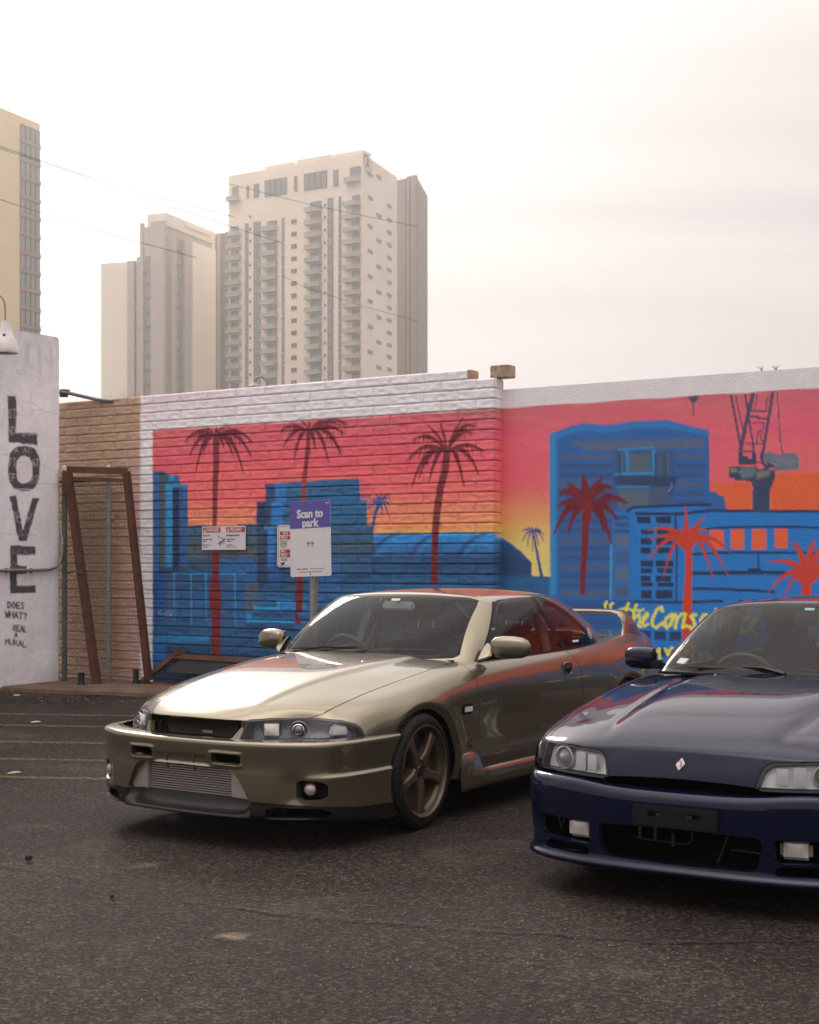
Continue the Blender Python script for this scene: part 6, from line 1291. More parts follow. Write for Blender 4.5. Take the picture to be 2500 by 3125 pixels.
    # ---------------- mirrors
    for sgn in (1, -1):
        mr = empty('door_mirror', (0, 0, 0), 0, car)
        b = MB(); n = 24; V = []; secs = [(.0, .012, .018), (.012, .040, .046), (.035, .052, .060), (.07, .056, .066), (.13, .055, .066), (.18, .050, .060), (.212, .038, .046), (.228, .018, .024), (.232, .002, .003)]
        for (yy, hx, hz) in secs:
            for k in range(n):
                a = 2 * math.pi * k / n; c, s_ = math.cos(a), math.sin(a); px = math.copysign(abs(c) ** .8, c); pz = math.copysign(abs(s_) ** .7, s_)
                V.append((-.905 + hx * px * (1.0 if px > 0 else .55) - .05 * (yy / .23), sgn * (.775 + yy), .945 + hz * pz - .006 * (yy / .23)))
        b.add(V, [(i * n + k, i * n + (k + 1) % n, (i + 1) * n + (k + 1) % n, (i + 1) * n + k) for i in range(len(secs) - 1) for k in range(n)]); b.build('mirror_housing', PT, mr, smooth=True)
        b = MB(); b.add([(-.86, .735 * sgn, .868), (-.80, .735 * sgn, .866), (-.90, .735 * sgn, .960), (-.94, .735 * sgn, .965), (-.90, .80 * sgn, .885), (-.84, .79 * sgn, .884), (-.87, .80 * sgn, .918), (-.91, .80 * sgn, .922)], [(0, 1, 5, 4), (1, 2, 6, 5), (2, 3, 7, 6), (3, 0, 4, 7), (4, 5, 6, 7)]); b.build('mirror_foot', PT, mr, bevel=.008)
        b = MB(); b.box((-.945, .885 * sgn, .943), (.004, .19, .11)); b.build('mirror_glass', M_CHR, mr, bevel=.002)
        b = MB(); b.tube([(-.86, .745 * sgn, .872), (-.92, .79 * sgn, .880), (-.94, .87 * sgn, .880)], .008, 6); b.build('mirror_gasket', M_RUB, mr, smooth=True)
    # ---------------- rear spoiler (loop wing)
    sp = empty('rear_spoiler', (0, 0, 0), 0, car); V = []; n = 10
    path = [(-3.20, .0, 1.078), (-3.19, .3, 1.078), (-3.17, .48, 1.076), (-3.13, .56, 1.066), (-3.11, .60, 1.035), (-3.12, .620, .985), (-3.13, .632, .93), (-3.13, .638, .90)]
    wd = [.085, .085, .088, .092, .095, .11, .16, .2]; th = [.021, .021, .022, .022, .021, .020, .020, .02]
    for i, (x, y, z) in enumerate(path):
        dn = [0, 0, .15, .6, 1.1, 1.4, 1.5, 1.57][i]
        for k in range(n):
            a = 2 * math.pi * k / n; V.append((x - .5 * wd[i] * 0 + wd[i] * math.cos(a), y + th[i] * math.sin(a) * math.sin(dn), z + th[i] * math.sin(a) * math.cos(dn)))
    fs = np.array([(i * n + k, i * n + (k + 1) % n, (i + 1) * n + (k + 1) % n, (i + 1) * n + k) for i in range(len(path) - 1) for k in range(n)]); V = np.array(V)
    tr = np.concatenate([fs[:, [0, 1, 2]], fs[:, [0, 2, 3]]]); t = TM(V, np.zeros_like(V), tr); renorm(t); put('wing', t, PT, sp, 'one')
    # ---------------- wipers, washers, details
    for (p0, p1, q0, q1, nm_) in (((-.60, -.05, .895), (-.70, .22, .925), (-.655, .02, .905), (-.735, .52, .925), 'wiper'), ((-.60, -.45, .888), (-.66, -.25, .925), (-.66, -.50, .905), (-.655, -.02, .925), 'wiper')):
        w = empty(nm_, (0, 0, 0), 0, car); b = MB(); b.tube([p0, p1], .007, 6); b.build('arm', M_BPL, w, smooth=True); b = MB(); b.tube([q0, tuple((np.array(q0) + np.array(q1)) / 2 + np.array([.012, 0, .006])), q1], .0055, 6); b.build('blade', M_RUB, w, smooth=True)
        b = MB(); b.lathe([(.001, .012), (.010, .010), (.014, 0)], 12, Matrix.Translation(p0)); b.build('pivot', M_BPL, w, smooth=True)
    for y in (-.305, .305): b = MB(); b.lathe([(.001, .010), (.008, .008), (.014, .0), (.014, -.01)], 12, Matrix.Translation((-.265, y, .8725)) @ Matrix.Diagonal((1.6, 1, 1, 1))); b.build('washer_jet', PT, car, smooth=True)
    rounded('rear_view_mirror', (-1.08, 0, 1.165), (.03, .24, .058), mat('mirror_grey', (.30, .31, .30), .4), car, .014); b = MB(); b.tube([(-1.08, 0, 1.18), (-1.10, 0, 1.22)], .008, 6); b.build('mirror_stem', M_DASH, car, smooth=True)
    stk = mat('sticker_white', (.75, .78, .76), .5); b = MB(); b.add([(-1.046, -.035, 1.199), (-1.046, .028, 1.199), (-1.060, .028, 1.213), (-1.060, -.035, 1.213)], [(0, 1, 2, 3)]); b.build('inspection_sticker', stk, car)
    # quarter window stickers
    qz = frame((-2.285, .718, .962), (-1, -.06, 0), (0, -.34, .94)); b = MB(); n = 28; b.add([qz @ Vector((.026 * math.cos(2 * math.pi * k / n), .036 * math.sin(2 * math.pi * k / n), .004)) for k in range(n)] + [qz @ Vector((.021 * math.cos(2 * math.pi * k / n), .031 * math.sin(2 * math.pi * k / n), .004)) for k in range(n)], [(k, (k + 1) % n, n + (k + 1) % n, n + k) for k in range(n)]); rs = b.build('round_sticker', stk, car)
    b = MB()
    for dz, w_ in ((.010, .018), (.0, .024), (-.012, .020)): b.add([qz @ Vector((x, dz + y, .004)) for x, y in ((-w_ / 2, -.003), (w_ / 2, -.003), (w_ / 2, .003), (-w_ / 2, .003))], [(0, 1, 2, 3)])
    b.build('sticker_text', stk, rs); qz2 = frame((-2.075, .730, .916), (-1, -.02, 0), (0, -.34, .94)); text_mesh('window_decal', 'BASEMENT', .019, qz2 @ Matrix.Translation((-.055, 0, .004)), stk, car, bold=.0008)
    # ---------------- cabin interior
    b = MB(); b.box((-1.75, 0, .22), (2.4, 1.5, .04)); b.build('floor_pan', M_VOID, car)
    b = MB(); b.box((-.25, 0, .40), (.9, 1.3, .5)); b.build('engine_block', M_VOID, car)
    rounded('dashboard', (-.86, 0, .79), (.42, 1.36, .16), M_DASH, car, .05); rounded('instrument_hood', (-.92, -.36, .86), (.20, .36, .06), M_DASH, car, .025)
    make_seat(car, -1.62, .34, .36, M_SEAT); make_seat(car, -1.62, -.34, .36, M_SEAT)
    for y in (.33, -.33): rounded('rear_backrest', (-2.42, y, .66), (.16, .56, .52), M_SEATB, car, .06, rot=Matrix.Rotation(R_(-20), 3, 'Y')); rounded('rear_headrest', (-2.50, y, .90), (.12, .40, .13), M_SEATB, car, .05)
    rounded('rear_cushion', (-2.15, 0, .48), (.5, 1.15, .16), M_SEATB, car, .06); b = MB(); b.box((-2.75, 0, .90), (.40, 1.1, .02)); b.build('parcel_shelf', M_DASH, car)
    steering_wheel(car, (-1.06, -.36, .82)); half_boxes('door_card', [((-1.45, .70, .60), (1.2, .03, .5))], M_DASH, car, .01)
    for y in (.60, -.60):
        b = MB(); b.tube([(-1.74, y * .98, 1.14), (-1.78, y * 1.1, .80), (-1.80, y * 1.08, .45)], .012, 4)
        b.build('seat_belt', mat('belt_webbing', (.03, .03, .03), .8), car)
    for y in (.63, -.63):                                   # inner B pillars
        b = MB(); b.box((-1.80, y, 1.03), (.08, .02, .38), Matrix.Rotation(R_(-16), 3, 'Y') @ Matrix.Rotation(R_(19 * (1 if y > 0 else -1)), 3, 'X')); b.build('inner_pillar', M_LINER, car)
    # ---------------- wheels
    BR = mat('satin_bronze', (.12, .088, .06), .45, metal=.6, noise=(30, .1))
    for (x, st) in ((AX, R_(4)), (AR, 0)):
        for sgn in (1, -1): make_wheel(car, x, (.832 if x == AX else .818) * sgn, RW, .249, .225, 'five', BR, sgn, st)
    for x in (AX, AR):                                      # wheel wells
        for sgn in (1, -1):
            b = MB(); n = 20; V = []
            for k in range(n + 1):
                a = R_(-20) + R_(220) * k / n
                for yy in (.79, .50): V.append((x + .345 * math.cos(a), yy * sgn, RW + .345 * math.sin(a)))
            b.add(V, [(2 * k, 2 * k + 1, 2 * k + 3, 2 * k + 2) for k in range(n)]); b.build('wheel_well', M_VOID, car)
    # tail: lamps and lower bumper closing the back
    for sgn in (1, -1):
        for yy in (.50, .30): b = MB(); b.lathe([(.001, .012), (.055, .008), (.065, -.01)], 24, Matrix.Translation((-3.555, yy * sgn, .70)) @ Matrix.Rotation(-math.pi / 2, 4, 'Y')); b.build('tail_lamp', mat('tail_red', (.35, .01, .01), .15, coat=1), car, smooth=True)
    return car
GOLD = build_gold()
# ------------------------------------------------------------------ dark blue sedan
def build_blue():
    wid = lambda y: np.sign(y) * .030 * (lambda t: t * t * (3 - 2 * t))(np.clip((np.abs(y) - .62) / .16, 0, 1))      # flared front corners and flanks
    yaw = R_(31.66); car = empty('sedan_car', (1.517, 6.755, 0), math.atan2(-math.cos(yaw), -math.sin(yaw)))
    tag(car, 'dark navy blue sedan with clear headlamps and an empty black plate holder', 'car')
    PT = paint_mat('navy_paint', (.0036, .0058, .023), (.007, .0125, .046), metal=.15, rough=.3, spec=.0, cior=1.42)
    AX, AR, RW, ARCH = -.08, -2.57, .305, .325
    X0 = [.56, .4, .2, 0, -.3, -.6, -.9, -1.5, -2.3, -2.8, -3.2, -3.45]
    mk = lambda y, z: list(zip(X0, y, z))
    L8 = mk([.705, .718, .722, .724, .724, .724, .728, .732, .725, .69, .67, .65], [.650, .692, .738, .774, .820, .852, .868, .876, .886, .90, .90, .89])
    L7 = mk([.738, .757, .767, .772, .774, .774, .776, .778, .775, .745, .72, .695], [.632, .668, .713, .747, .790, .820, .832, .840, .850, .860, .860, .850])
    L6 = mk([.756, .779, .791, .797, .797, .795, .795, .797, .797, .78, .755, .72], [.602, .632, .672, .702, .740, .765, .775, .780, .790, .790, .790, .780])
    L5 = mk([.766, .791, .803, .807, .807, .805, .805, .806, .806, .79, .765, .73], [.577, .602, .628, .652, .666, .672, .675, .675, .675, .67, .66, .65])
    L4 = mk([.770, .795, .805, .807, .807, .802, .800, .802, .803, .79, .765, .73], [.553, .560, .578, .602, .602, .55, .53, .53, .54, .55, .54, .53])
    L3 = mk([.771, .796, .805, .807, .805, .793, .790, .792, .795, .785, .76, .72], [.536, .537, .54, .55, .50, .40, .39, .39, .40, .43, .42, .40])
    L2 = mk([.771, .796, .805, .807, .805, .795, .793, .795, .797, .78, .75, .71], [.517, .512, .51, .50, .42, .32, .31, .31, .32, .33, .31, .30])
    L1 = mk([.770, .796, .804, .806, .804, .797, .795, .796, .797, .775, .74, .70], [.502, .49, .48, .45, .34, .23, .22, .22, .23, .26, .25, .24])
    L0 = mk([.766, .792, .80, .80, .79, .77, .765, .766, .768, .75, .72, .68], [.482, .47, .44, .40, .26, .17, .165, .165, .17, .21, .20, .18])
    LV = [L0, L1, L2, L3, L4, L5, L6, L7, L8]
    xs = np.array([.56, .46, .36, .26, .16, .06, -.04, -.14, -.24, -.34, -.44, -.54, -.66, -.82, -1.0, -1.3, -1.6, -1.9, -2.12, -2.26, -2.38, -2.5, -2.62, -2.74, -2.86, -3.0, -3.15, -3.3, -3.45])
    tab = np.stack([lvl(k, xs) for k in LV], 1); S = [list(map(tuple, r)) for r in tab]
    ys = [0, .17, .33, .42, .50, .61]; xt = np.array([.716, .714, .708, .696, .680, .640]); xb = np.array([.772, .770, .764, .742, .715, .665]); ztp = np.array([.668, .666, .660, .654, .652, .650])
    F = []
    for j, y in enumerate(ys): F.append([(xb[j] + (xt[j] - xb[j]) * (k / 8) ** 1.25, y, .50 + (ztp[j] - .50) * k / 8) for k in range(9)])
    cb, ct = np.array([.585, .745, .50]), np.array([.56, .705, .650]); F.append([tuple(cb + (ct - cb) * (k / 8) + np.array([.006, .010, 0]) * math.sin(math.pi * k / 8)) for k in range(9)])
    zc_k = [(.716, .668), (.66, .702), (.55, .748), (.4, .787), (.2, .820), (-.05, .848), (-.3, .868), (-.5, .877), (-.64, .884), (-1, .89), (-2.8, .91), (-3.2, .915), (-3.45, .90)]
    cxk = [(.56, .716), (.46, .64), (.36, .52), (.26, .40), (.16, .28), (.06, .16), (-.04, .05), (-.14, -.06), (-.24, -.17), (-.34, -.28), (-.44, -.39), (-.54, -.50), (-.66, -.62), (-.82, -.8), (-1.0, -1.0), (-3.45, -3.5)]
    drop = [0, .03, .12, .62, .70, .86, 1.0]
    def top(i, j):
        xe = xs[i]; xc = float(pchip([k[0] for k in cxk], [k[1] for k in cxk], xe)); e = S[i][8]; f = np.clip((.56 - xe) / 1.1, 0, 1)
        y = [0, .17 + .03 * f, .33 + .05 * f, .40 + .06 * f, .50 + .06 * f, .61 + .03 * f][j]; q = y / e[1]; x = xc + (xe - xc) * q ** 2.2; zc = float(pchip([k[0] for k in zc_k], [k[1] for k in zc_k], x)); ze = e[2]
        fade = np.clip((.60 - x) / .22, 0, 1); lin_d = q ** 2; d = lin_d * (1 - fade) + drop[j] * fade
        return (x, y, zc + (ze - zc) * d if xe > -1 else zc + (ze - zc) * q ** 2)
    rz_ = [.18, .24, .30, .40, .53, .65, .78, .85, .89]; Rr = [[(-3.52 - .03 * math.sin(math.pi * k / 8) + .05 * (y / .6) ** 2, y * (1 + .1 * (1 - k / 8)), rz_[k]) for k in range(9)] for y in ys]
    V, Fc = box_cage(F, S, Rr, top); sh = fix_out(cc(V, Fc, 3), np.array([-1.3, 0, .5])); sh.V[:, 1] += wid(sh.V[:, 1]) * np.clip((.93 - sh.V[:, 2]) / .2, 0, 1); arch_lip(sh, AX, RW, ARCH, .03, .012, .004); arch_lip(sh, AR, RW, ARCH, .03, .012, .004); renorm(sh)
    xz = lambda t: t.V[:, [0, 2]]; xy = lambda t: t.V[:, [0, 1]]; yz = lambda t: t.V[:, [1, 2]]
    yc = .385 + .07 * np.clip((.60 - sh.V[:, 0]) / 1.0, 0, 1); up_ = (sh.N[:, 2] > .5) & (sh.V[:, 0] > -.6); fd = np.clip((.66 - sh.V[:, 0]) / .25, 0, 1); sh.V[:, 2] += np.where(up_, (-.009 * np.exp(-((sh.V[:, 1] - yc) / .03) ** 2) + .006 * np.clip((yc - sh.V[:, 1]) / .08, 0, 1)) * fd, 0); renorm(sh)
    for cx in (AX, AR): s = np.hypot(sh.V[:, 0] - cx, sh.V[:, 2] - RW) - ARCH; s[sh.V[:, 1] < .5] = 1; _, sh = cut(sh, s)
    low = np.where(sh.V[:, 1] < .335, .541 - .012 * (sh.V[:, 1] / .33) ** 2, .516); s = np.where(sh.V[:, 0] > .0, low - sh.V[:, 2], -1); sh, _ = cut(sh, s)
    ring = [(-.60, -.1), (-.60, .3), (-.62, .50), (-.66, .66), (-.78, .69), (-1.2, .715), (-1.9, .715), (-2.4, .70), (-2.75, .62), (-2.85, .4), (-2.88, -.1)]; s = sdp(xy(sh), ring); s[sh.V[:, 2] < .78] = 1; _, sh = cut(sh, s)
    # headlamps and corner lamps
    un = lambda t: np.stack([t.V[:, 1] * .93 - t.V[:, 0] * .37, t.V[:, 2]], 1); uo = lambda x, y: (y + float(wid(y))) * .93 - x * .37
    HLp = [(uo(.752, .316), .520), (uo(.742, .345), .600), (uo(.728, .372), .626), (uo(.72, .392), .633), (uo(.66, .55), .640), (uo(.605, .693), .645), (uo(.595, .702), .521)]
    s = sdp(un(sh), HLp); s[sh.V[:, 0] < .4] = 1; lens, sh = cut(sh, s); lens, lrim = cut(lens, sdp(un(lens), HLp) + .009)
    CLp = [(uo(.605, .693), .645), (uo(.56, .722), .636), (uo(.52, .750), .612), (uo(.492, .768), .575), (uo(.482, .774), .545), (uo(.482, .776), .525), (uo(.595, .702), .521)]
    s = sdp(un(sh), CLp); s[sh.V[:, 0] < .3] = 1; clens, sh = cut(sh, s); clens, crim = cut(clens, sdp(un(clens), CLp) + .006)
    HD = [(.80, -.1), (.80, .10), (.80, .33), (.733, .36), (.72, .39), (.66, .555), (.603, .700), (.50, .702), (.3, .704), (0, .706), (-.3, .706), (-.58, .700), (-.645, .690), (-.63, .5), (-.61, .25), (-.60, -.1)]
    s = sdp(xy(sh), HD); s[sh.V[:, 2] < .50] = 1; hood, sh = cut(sh, s); hood = join(hood) 
    cowl_m = np.where((sh.V[:, 0] < -.5) & (sh.V[:, 1] < .71) & (sh.V[:, 0] > -1.0) & (sh.V[:, 2] > .72) & (sh.N[:, 2] > .8), -1., 1.); cowl, sh = cut(sh, cowl_m)
    dl = -.665 + 0 * sh.V[:, 0]; front, sh = cut(sh, dl - sh.V[:, 0]); d1, sh = cut(sh, -1.62 - sh.V[:, 0]); d2, quarter = cut(sh, np.where(sh.V[:, 2] > .55, -2.42 + .25 * (sh.V[:, 2] - .55), -2.33 - .2 * (sh.V[:, 2] - .1)) - sh.V[:, 0])
    d1, s1 = cut(d1, .235 - d1.V[:, 2]); d2, s2 = cut(d2, .235 - d2.V[:, 2])
    put('hood', finish(hood, .0028), PT, car, 'one'); put('fender', finish(front, .0028), PT, car); put('front_door', finish(d1, .002), PT, car); put('rear_door', finish(d2, .002), PT, car); put('sill', finish(join(s1, s2), .001), PT, car); put('rear_body', finish(quarter, .002), PT, car, 'one')
    if len(cowl.T): put('cowl', finish(biggest(cowl), .001), M_BPL, car)
    for sgn in (1, -1):
        hl = empty('headlight', (0, 0, 0), 0, car); side = (lambda t: t) if sgn > 0 else mirror
        q = side(finish(lens, .0004, .003)); mesh_np('lens', q.V, q.T, G_LENS, hl, normals=q.N); q = side(finish(lrim, .0002, .05)); mesh_np('lens_rim', q.V, q.T, M_GLOSSB, hl, normals=q.N)
        rf = mat('clear_reflector', (.90, .90, .90), .22, metal=.15, bump=(16, .25, .02)); bk = side(TM(lens.V + np.array([-.045, -.004, 0]), lens.N, lens.T)); mesh_np('reflector', bk.V, bk.T, rf, hl, normals=bk.N)
        fw = Vector((.95, .30 * sgn, .02)).normalized(); ax = fw.to_track_quat('Z', 'Y').to_matrix().to_4x4(); C0 = Matrix.Translation((.640, .575 * sgn, .581)) @ ax
        b = MB(); b.lathe([(.049, -.03), (.052, .012), (.047, .014), (.043, .006), (.038, -.01)], 36, C0); b.build('projector_ring', mat('ring_white', (.72, .70, .68), .25, metal=.5), hl, smooth=True)
        b = MB(); b.lathe([(.040, -.008), (.038, .004), (.028, .016), (.014, .023), (.001, .025)], 36, C0); b.build('projector_lens', mat('projector_smoke', (.33, .33, .33), .05, spec=.9, coat=1), hl, smooth=True)
        mq = fw.to_track_quat('X', 'Z').to_matrix()
        fg_ = mat('flute_clear', (.92, .92, .93), .15, metal=.0, spec=.9)
        for (dy, wz, wy) in ((.418, .066, .050), (.482, .078, .056)): flutes('flute_glass', (.706 - (dy - .42) * .36, dy * sgn, .577), wy, wz, 8, mq, fg_, hl, .003, .004)
        cl = empty('corner_lamp', (0, 0, 0), 0, car); q = side(finish(clens, .0004, .003)); mesh_np('lens', q.V, q.T, glass_mat('smoke_lens', (.50, .46, .44), 1.0) if 'smoke_lens' not in MATS else MATS['smoke_lens'], cl, normals=q.N); q = side(finish(crim, .0002, .03)); mesh_np('lens_rim', q.V, q.T, M_GLOSSB, cl, normals=q.N); bk = side(TM(clens.V + np.array([-.03, -.02, 0]), clens.N, clens.T)); mesh_np('reflector', bk.V, bk.T, mat('corner_reflector', (.55, .52, .50), .3, metal=.7, bump=(60, .8, .01)), cl, normals=bk.N)
    # dark slot under the nose
    b = MB(); b.box((.66, 0, .512), (.02, .72, .12)); b.build('slot_void', M_VOID, car); b = MB(); b.box((.715, 0, .540), (.06, .64, .004)); b.build('slot_roof', M_VOID, car)
    # ---------------- bumper
    per = [(.800, 0), (.798, .18), (.786, .34), (.764, .47), (.728, .59), (.672, .685), (.595, .748), (.49, .783), (.37, .797), (.26, .802), (.15, .803)]
    P2 = np.array(per); tg = np.gradient(P2, axis=0); tg /= np.linalg.norm(tg, axis=1, keepdims=True); no = np.stack([tg[:, 1], -tg[:, 0]], 1); rows = []
    for i, (x, y) in enumerate(per):
        a = i / (len(per) - 1); zb = .138 - .01 * a; c = np.clip(1 - abs(y) / .36, 0, 1) ** .5 * (y < .36); topz = .512 - .020 * np.clip((.40 - y) / .08, 0, 1)
        prof = [(zb + .004, -.08), (zb, -.012), (zb + .012, .010), (zb + .030, .010), (zb + .040, -.004), (zb + .06, -.010), (.235, -.008), (.27, -.004), (.33, .0), (.38, .004), (.44, .006), (topz - .030, .002), (topz - .006, -.012), (topz, -.030), (topz + .002, -.10)]
        rows.append([(x + no[i, 0] * o, max(0, y + no[i, 1] * o) if i else 0.0, z) for z, o in prof])
    V = [p for r in rows for p in r]; nk = len(rows[0]); Fb = [(i * nk + k, (i + 1) * nk + k, (i + 1) * nk + k + 1, i * nk + k + 1) for i in range(len(rows) - 1) for k in range(nk - 1)]
    bp = fix_out(cc(V, Fb, 3), np.array([-.3, 0, .33])); bp.V[:, 1] += wid(bp.V[:, 1]); renorm(bp); s = np.hypot(bp.V[:, 0] - AX, bp.V[:, 2] - RW) - ARCH; s[bp.V[:, 1] < .5] = 1; _, bp = cut(bp, s)
    intake = [(-.1, .338), (.345, .330), (.352, .30), (.335, .225), (.315, .200), (-.1, .196)]; fogo = [(.405, .325), (.68, .328), (.668, .262), (.66, .252), (.41, .243)]; slot2 = [(.41, .192), (.64, .192), (.652, .205), (.655, .228), (.43, .222), (.41, .212)]
    for pol, rr in ((intake, .004), (fogo, .006), (slot2, .004)): s = sdp(yz(bp), pol, rr); s[bp.V[:, 0] < .42] = 1; _, bp = cut(bp, s)
    bo = put('front_bumper', finish(bp, .001, .04, into=(-1, 0, 0)), PT, car, 'one')
    b = MB(); b.box((.655, 0, .26), (.01, .76, .19)); b.build('intake_void', M_VOID, bo); half_boxes('fog_void', [((.60, .525, .255), (.01, .30, .17)), ((.665, .375, .25), (.12, .008, .13))], M_VOID, bo)
    b = MB(); b.box((.70, 0, .190), (.12, .66, .006)); b.build('intake_floor', M_GLOSSB, bo)
    dk = mat('dark_bracket', (.05, .05, .05), .4, metal=.6)
    for p in ([(.70, -.22, .27), (.70, .0, .262), (.70, .03, .275), (.70, .035, .33)], [(.69, .14, .20), (.69, .19, .33)], [(.70, .20, .262), (.70, .34, .258)]): b = MB(); b.tube(p, .0035, 6); b.build('stay_rod', dk, bo, smooth=True)
    for y, z in ((-.20, .30), (-.13, .295), (-.05, .275)): b = MB(); b.box((.70, y, z), (.01, .012, .05)); b.build('clip', dk, bo)
    # plate holder
    ph = rounded('plate_holder', (.812, 0, .389), (.022, .372, .088), M_BPL, car, .006)
    for sy in (-.085, .085):
        b = MB(); b.box((.8225, sy, .402), (.004, .058, .020)); b.build('plate_slot', M_VOID, ph); b = MB(); b.box((.8235, sy - .018 * math.copysign(1, sy), .400), (.004, .022, .012)); b.build('plate_clip', dk, ph)
    # fog lamps
    for sgn in (1, -1):
        fg = empty('fog_lamp', (0, 0, 0), 0, car); rq = Vector((.98, .14 * sgn, 0)).to_track_quat('X', 'Z').to_matrix()
        rounded('lamp_housing', (.690, .470 * sgn, .288), (.05, .128, .078), mat('fog_housing', (.42, .34, .22), .4), fg, .016, rot=rq); flutes('lamp_glass', (.7165, .4745 * sgn, .290), .100, .056, 9, rq, mat('fog_flutes', (.80, .76, .72), .15, metal=.25, spec=.9), fg, .004, .006)
        b = MB(); b.tube([(.66, .60 * sgn, .32), (.67, .585 * sgn, .275), (.66, .57 * sgn, .32)], .003, 5); b.build('stay', dk, fg)
    # hood emblem: slanted diamond with a curved stroke
    M = frame((.7445, 0, .603), (0, 1, 0), (-.28, 0, .96)); em = empty('hood_emblem', (0, 0, 0), 0, car)
    b = MB(); b.prism([(.005, .028), (.021, .002), (-.005, -.028), (-.021, -.002)], (0, 0, .006), M); b.build('emblem_plate', mat('emblem_silver', (.78, .77, .78), .15, metal=.9), em, bevel=.002)
    b = MB(); st = [(-.008, .011), (.001, .008), (.003, .000), (-.001, -.012), (.003, -.012), (.007, .000), (.004, .011), (-.006, .014)]; b.prism(st, (0, 0, .0075), M); b.build('emblem_stroke', mat('emblem_red', (.30, .03, .05), .35), em)
    # ---------------- cabin
    Bm = [(-.60, 0, .882), (-.61, .25, .880), (-.63, .48, .874), (-.67, .672, .862), (-.75, .715, .858), (-.82, .722, .860), (-1.2, .728, .870), (-1.6, .730, .876), (-1.95, .726, .882), (-2.25, .715, .888), (-2.5, .69, .892), (-2.75, .60, .90), (-2.82, .34, .905), (-2.84, 0, .91)]
    Rm = [(-1.150, 0, 1.232), (-1.160, .20, 1.230), (-1.185, .40, 1.222), (-1.225, .535, 1.206), (-1.275, .578, 1.192), (-1.34, .588, 1.197), (-1.50, .596, 1.208), (-1.68, .599, 1.212), (-1.86, .597, 1.210), (-2.02, .590, 1.202), (-2.18, .575, 1.190), (-2.34, .50, 1.185), (-2.40, .30, 1.198), (-2.42, 0, 1.202)]
    cb_ = cabin_shell(Bm, Rm, [-2.42, -2.1, -1.75, -1.45, -1.15], [1.203, 1.246, 1.262, 1.256, 1.235])
    WS = [(-.1, .884), (.25, .882), (.48, .876), (.632, .880), (.650, .893), (.560, 1.160), (.540, 1.190), (.50, 1.204), (.2, 1.218), (-.1, 1.220)]
    s = sdp(yz(cb_), WS, .004); s[(cb_.V[:, 0] < -1.3) | (cb_.N[:, 0] < .25)] = 1; ws, cb_ = cut(cb_, s); ws, wss = cut(ws, sdp(yz(ws), WS, .004) + .012)
    DG = [(-.86, .876), (-1.08, 1.04), (-1.24, 1.150), (-1.30, 1.176), (-1.40, 1.190), (-1.60, 1.194), (-1.655, .885)]; QG = [(-1.70, 1.194), (-1.90, 1.192), (-2.05, 1.176), (-2.2, 1.12), (-2.45, .96), (-2.50, .905), (-1.72, .888)]
    band = [(-.82, .862), (-1.06, 1.05), (-1.22, 1.165), (-1.29, 1.192), (-1.40, 1.207), (-1.66, 1.211), (-1.92, 1.209), (-2.08, 1.19), (-2.23, 1.13), (-2.49, .96), (-2.54, .89), (-1.7, .874)]
    sb_ = sdp(xz(cb_), band, .002); sb_[~((cb_.V[:, 1] > .45) & (cb_.N[:, 1] > .45))] = 1; seal, cb_ = cut(cb_, sb_); dgl, seal = cut(seal, sdp(xz(seal), DG, .004)); qgl, seal = cut(seal, sdp(xz(seal), QG, .004))
    RG = [(-.1, .93), (.44, .928), (.49, .94), (.44, 1.14), (.38, 1.172), (-.1, 1.180)]; s = sdp(yz(cb_), RG, .004); s[(cb_.V[:, 0] > -2.25) | (cb_.N[:, 0] > -.1)] = 1; rgl, cb_ = cut(cb_, s)
    put('roof', finish(cb_, .0005, .02), PT, car, 'one'); put('windscreen', finish(ws, .0003, 0), G_WS, car, 'one'); put('windscreen_seal', finish(wss, .0003, .012), M_RUB, car, 'one'); put('rear_window', finish(rgl, .0003, 0), G_SIDE, car, 'one'); put('window_seal', finish(seal, .0003, .016), M_RUB, car); put('front_window', finish(dgl, .0002, 0), G_SIDE, car); put('rear_door_window', finish(qgl, .0002, 0), G_SIDE, car)
    hlr = TM(cb_.V - cb_.N * .022, -cb_.N, cb_.T[:, ::-1]); hlr = hlr.sub(hlr.cen()[:, 2] > .88); put('headliner', hlr, mat('headliner_dark', (.07, .068, .066), .95), car, 'one')
    for sgn in (1, -1):
        mr = empty('door_mirror', (0, 0, 0), 0, car); n = 24; V = []; secs = [(.0, .016, .030), (.012, .042, .054), (.04, .055, .060), (.10, .058, .060), (.15, .054, .057), (.185, .042, .048), (.200, .018, .026), (.203, .002, .004)]
        for (yy, hx, hz) in secs:
            for k in range(n):
                a = 2 * math.pi * k / n; c, s_ = math.cos(a), math.sin(a); px = math.copysign(abs(c) ** .7, c); pz = math.copysign(abs(s_) ** .6, s_); V.append((-.86 + hx * px * (1.0 if px > 0 else .5) - .06 * (yy / .2), sgn * (.762 + yy), .925 + hz * pz))
        b = MB(); b.add(V, [(i * n + k, i * n + (k + 1) % n, (i + 1) * n + (k + 1) % n, (i + 1) * n + k) for i in range(len(secs) - 1) for k in range(n)]); b.build('mirror_housing', PT, mr, smooth=True)
        b = MB(); b.box((-.84, .745 * sgn, .895), (.07, .06, .045)); b.build('mirror_foot', M_BPL, mr, bevel=.012); b = MB(); b.box((-.905, .86 * sgn, .925), (.004, .16, .10)); b.build('mirror_glass', M_CHR, mr, bevel=.002)
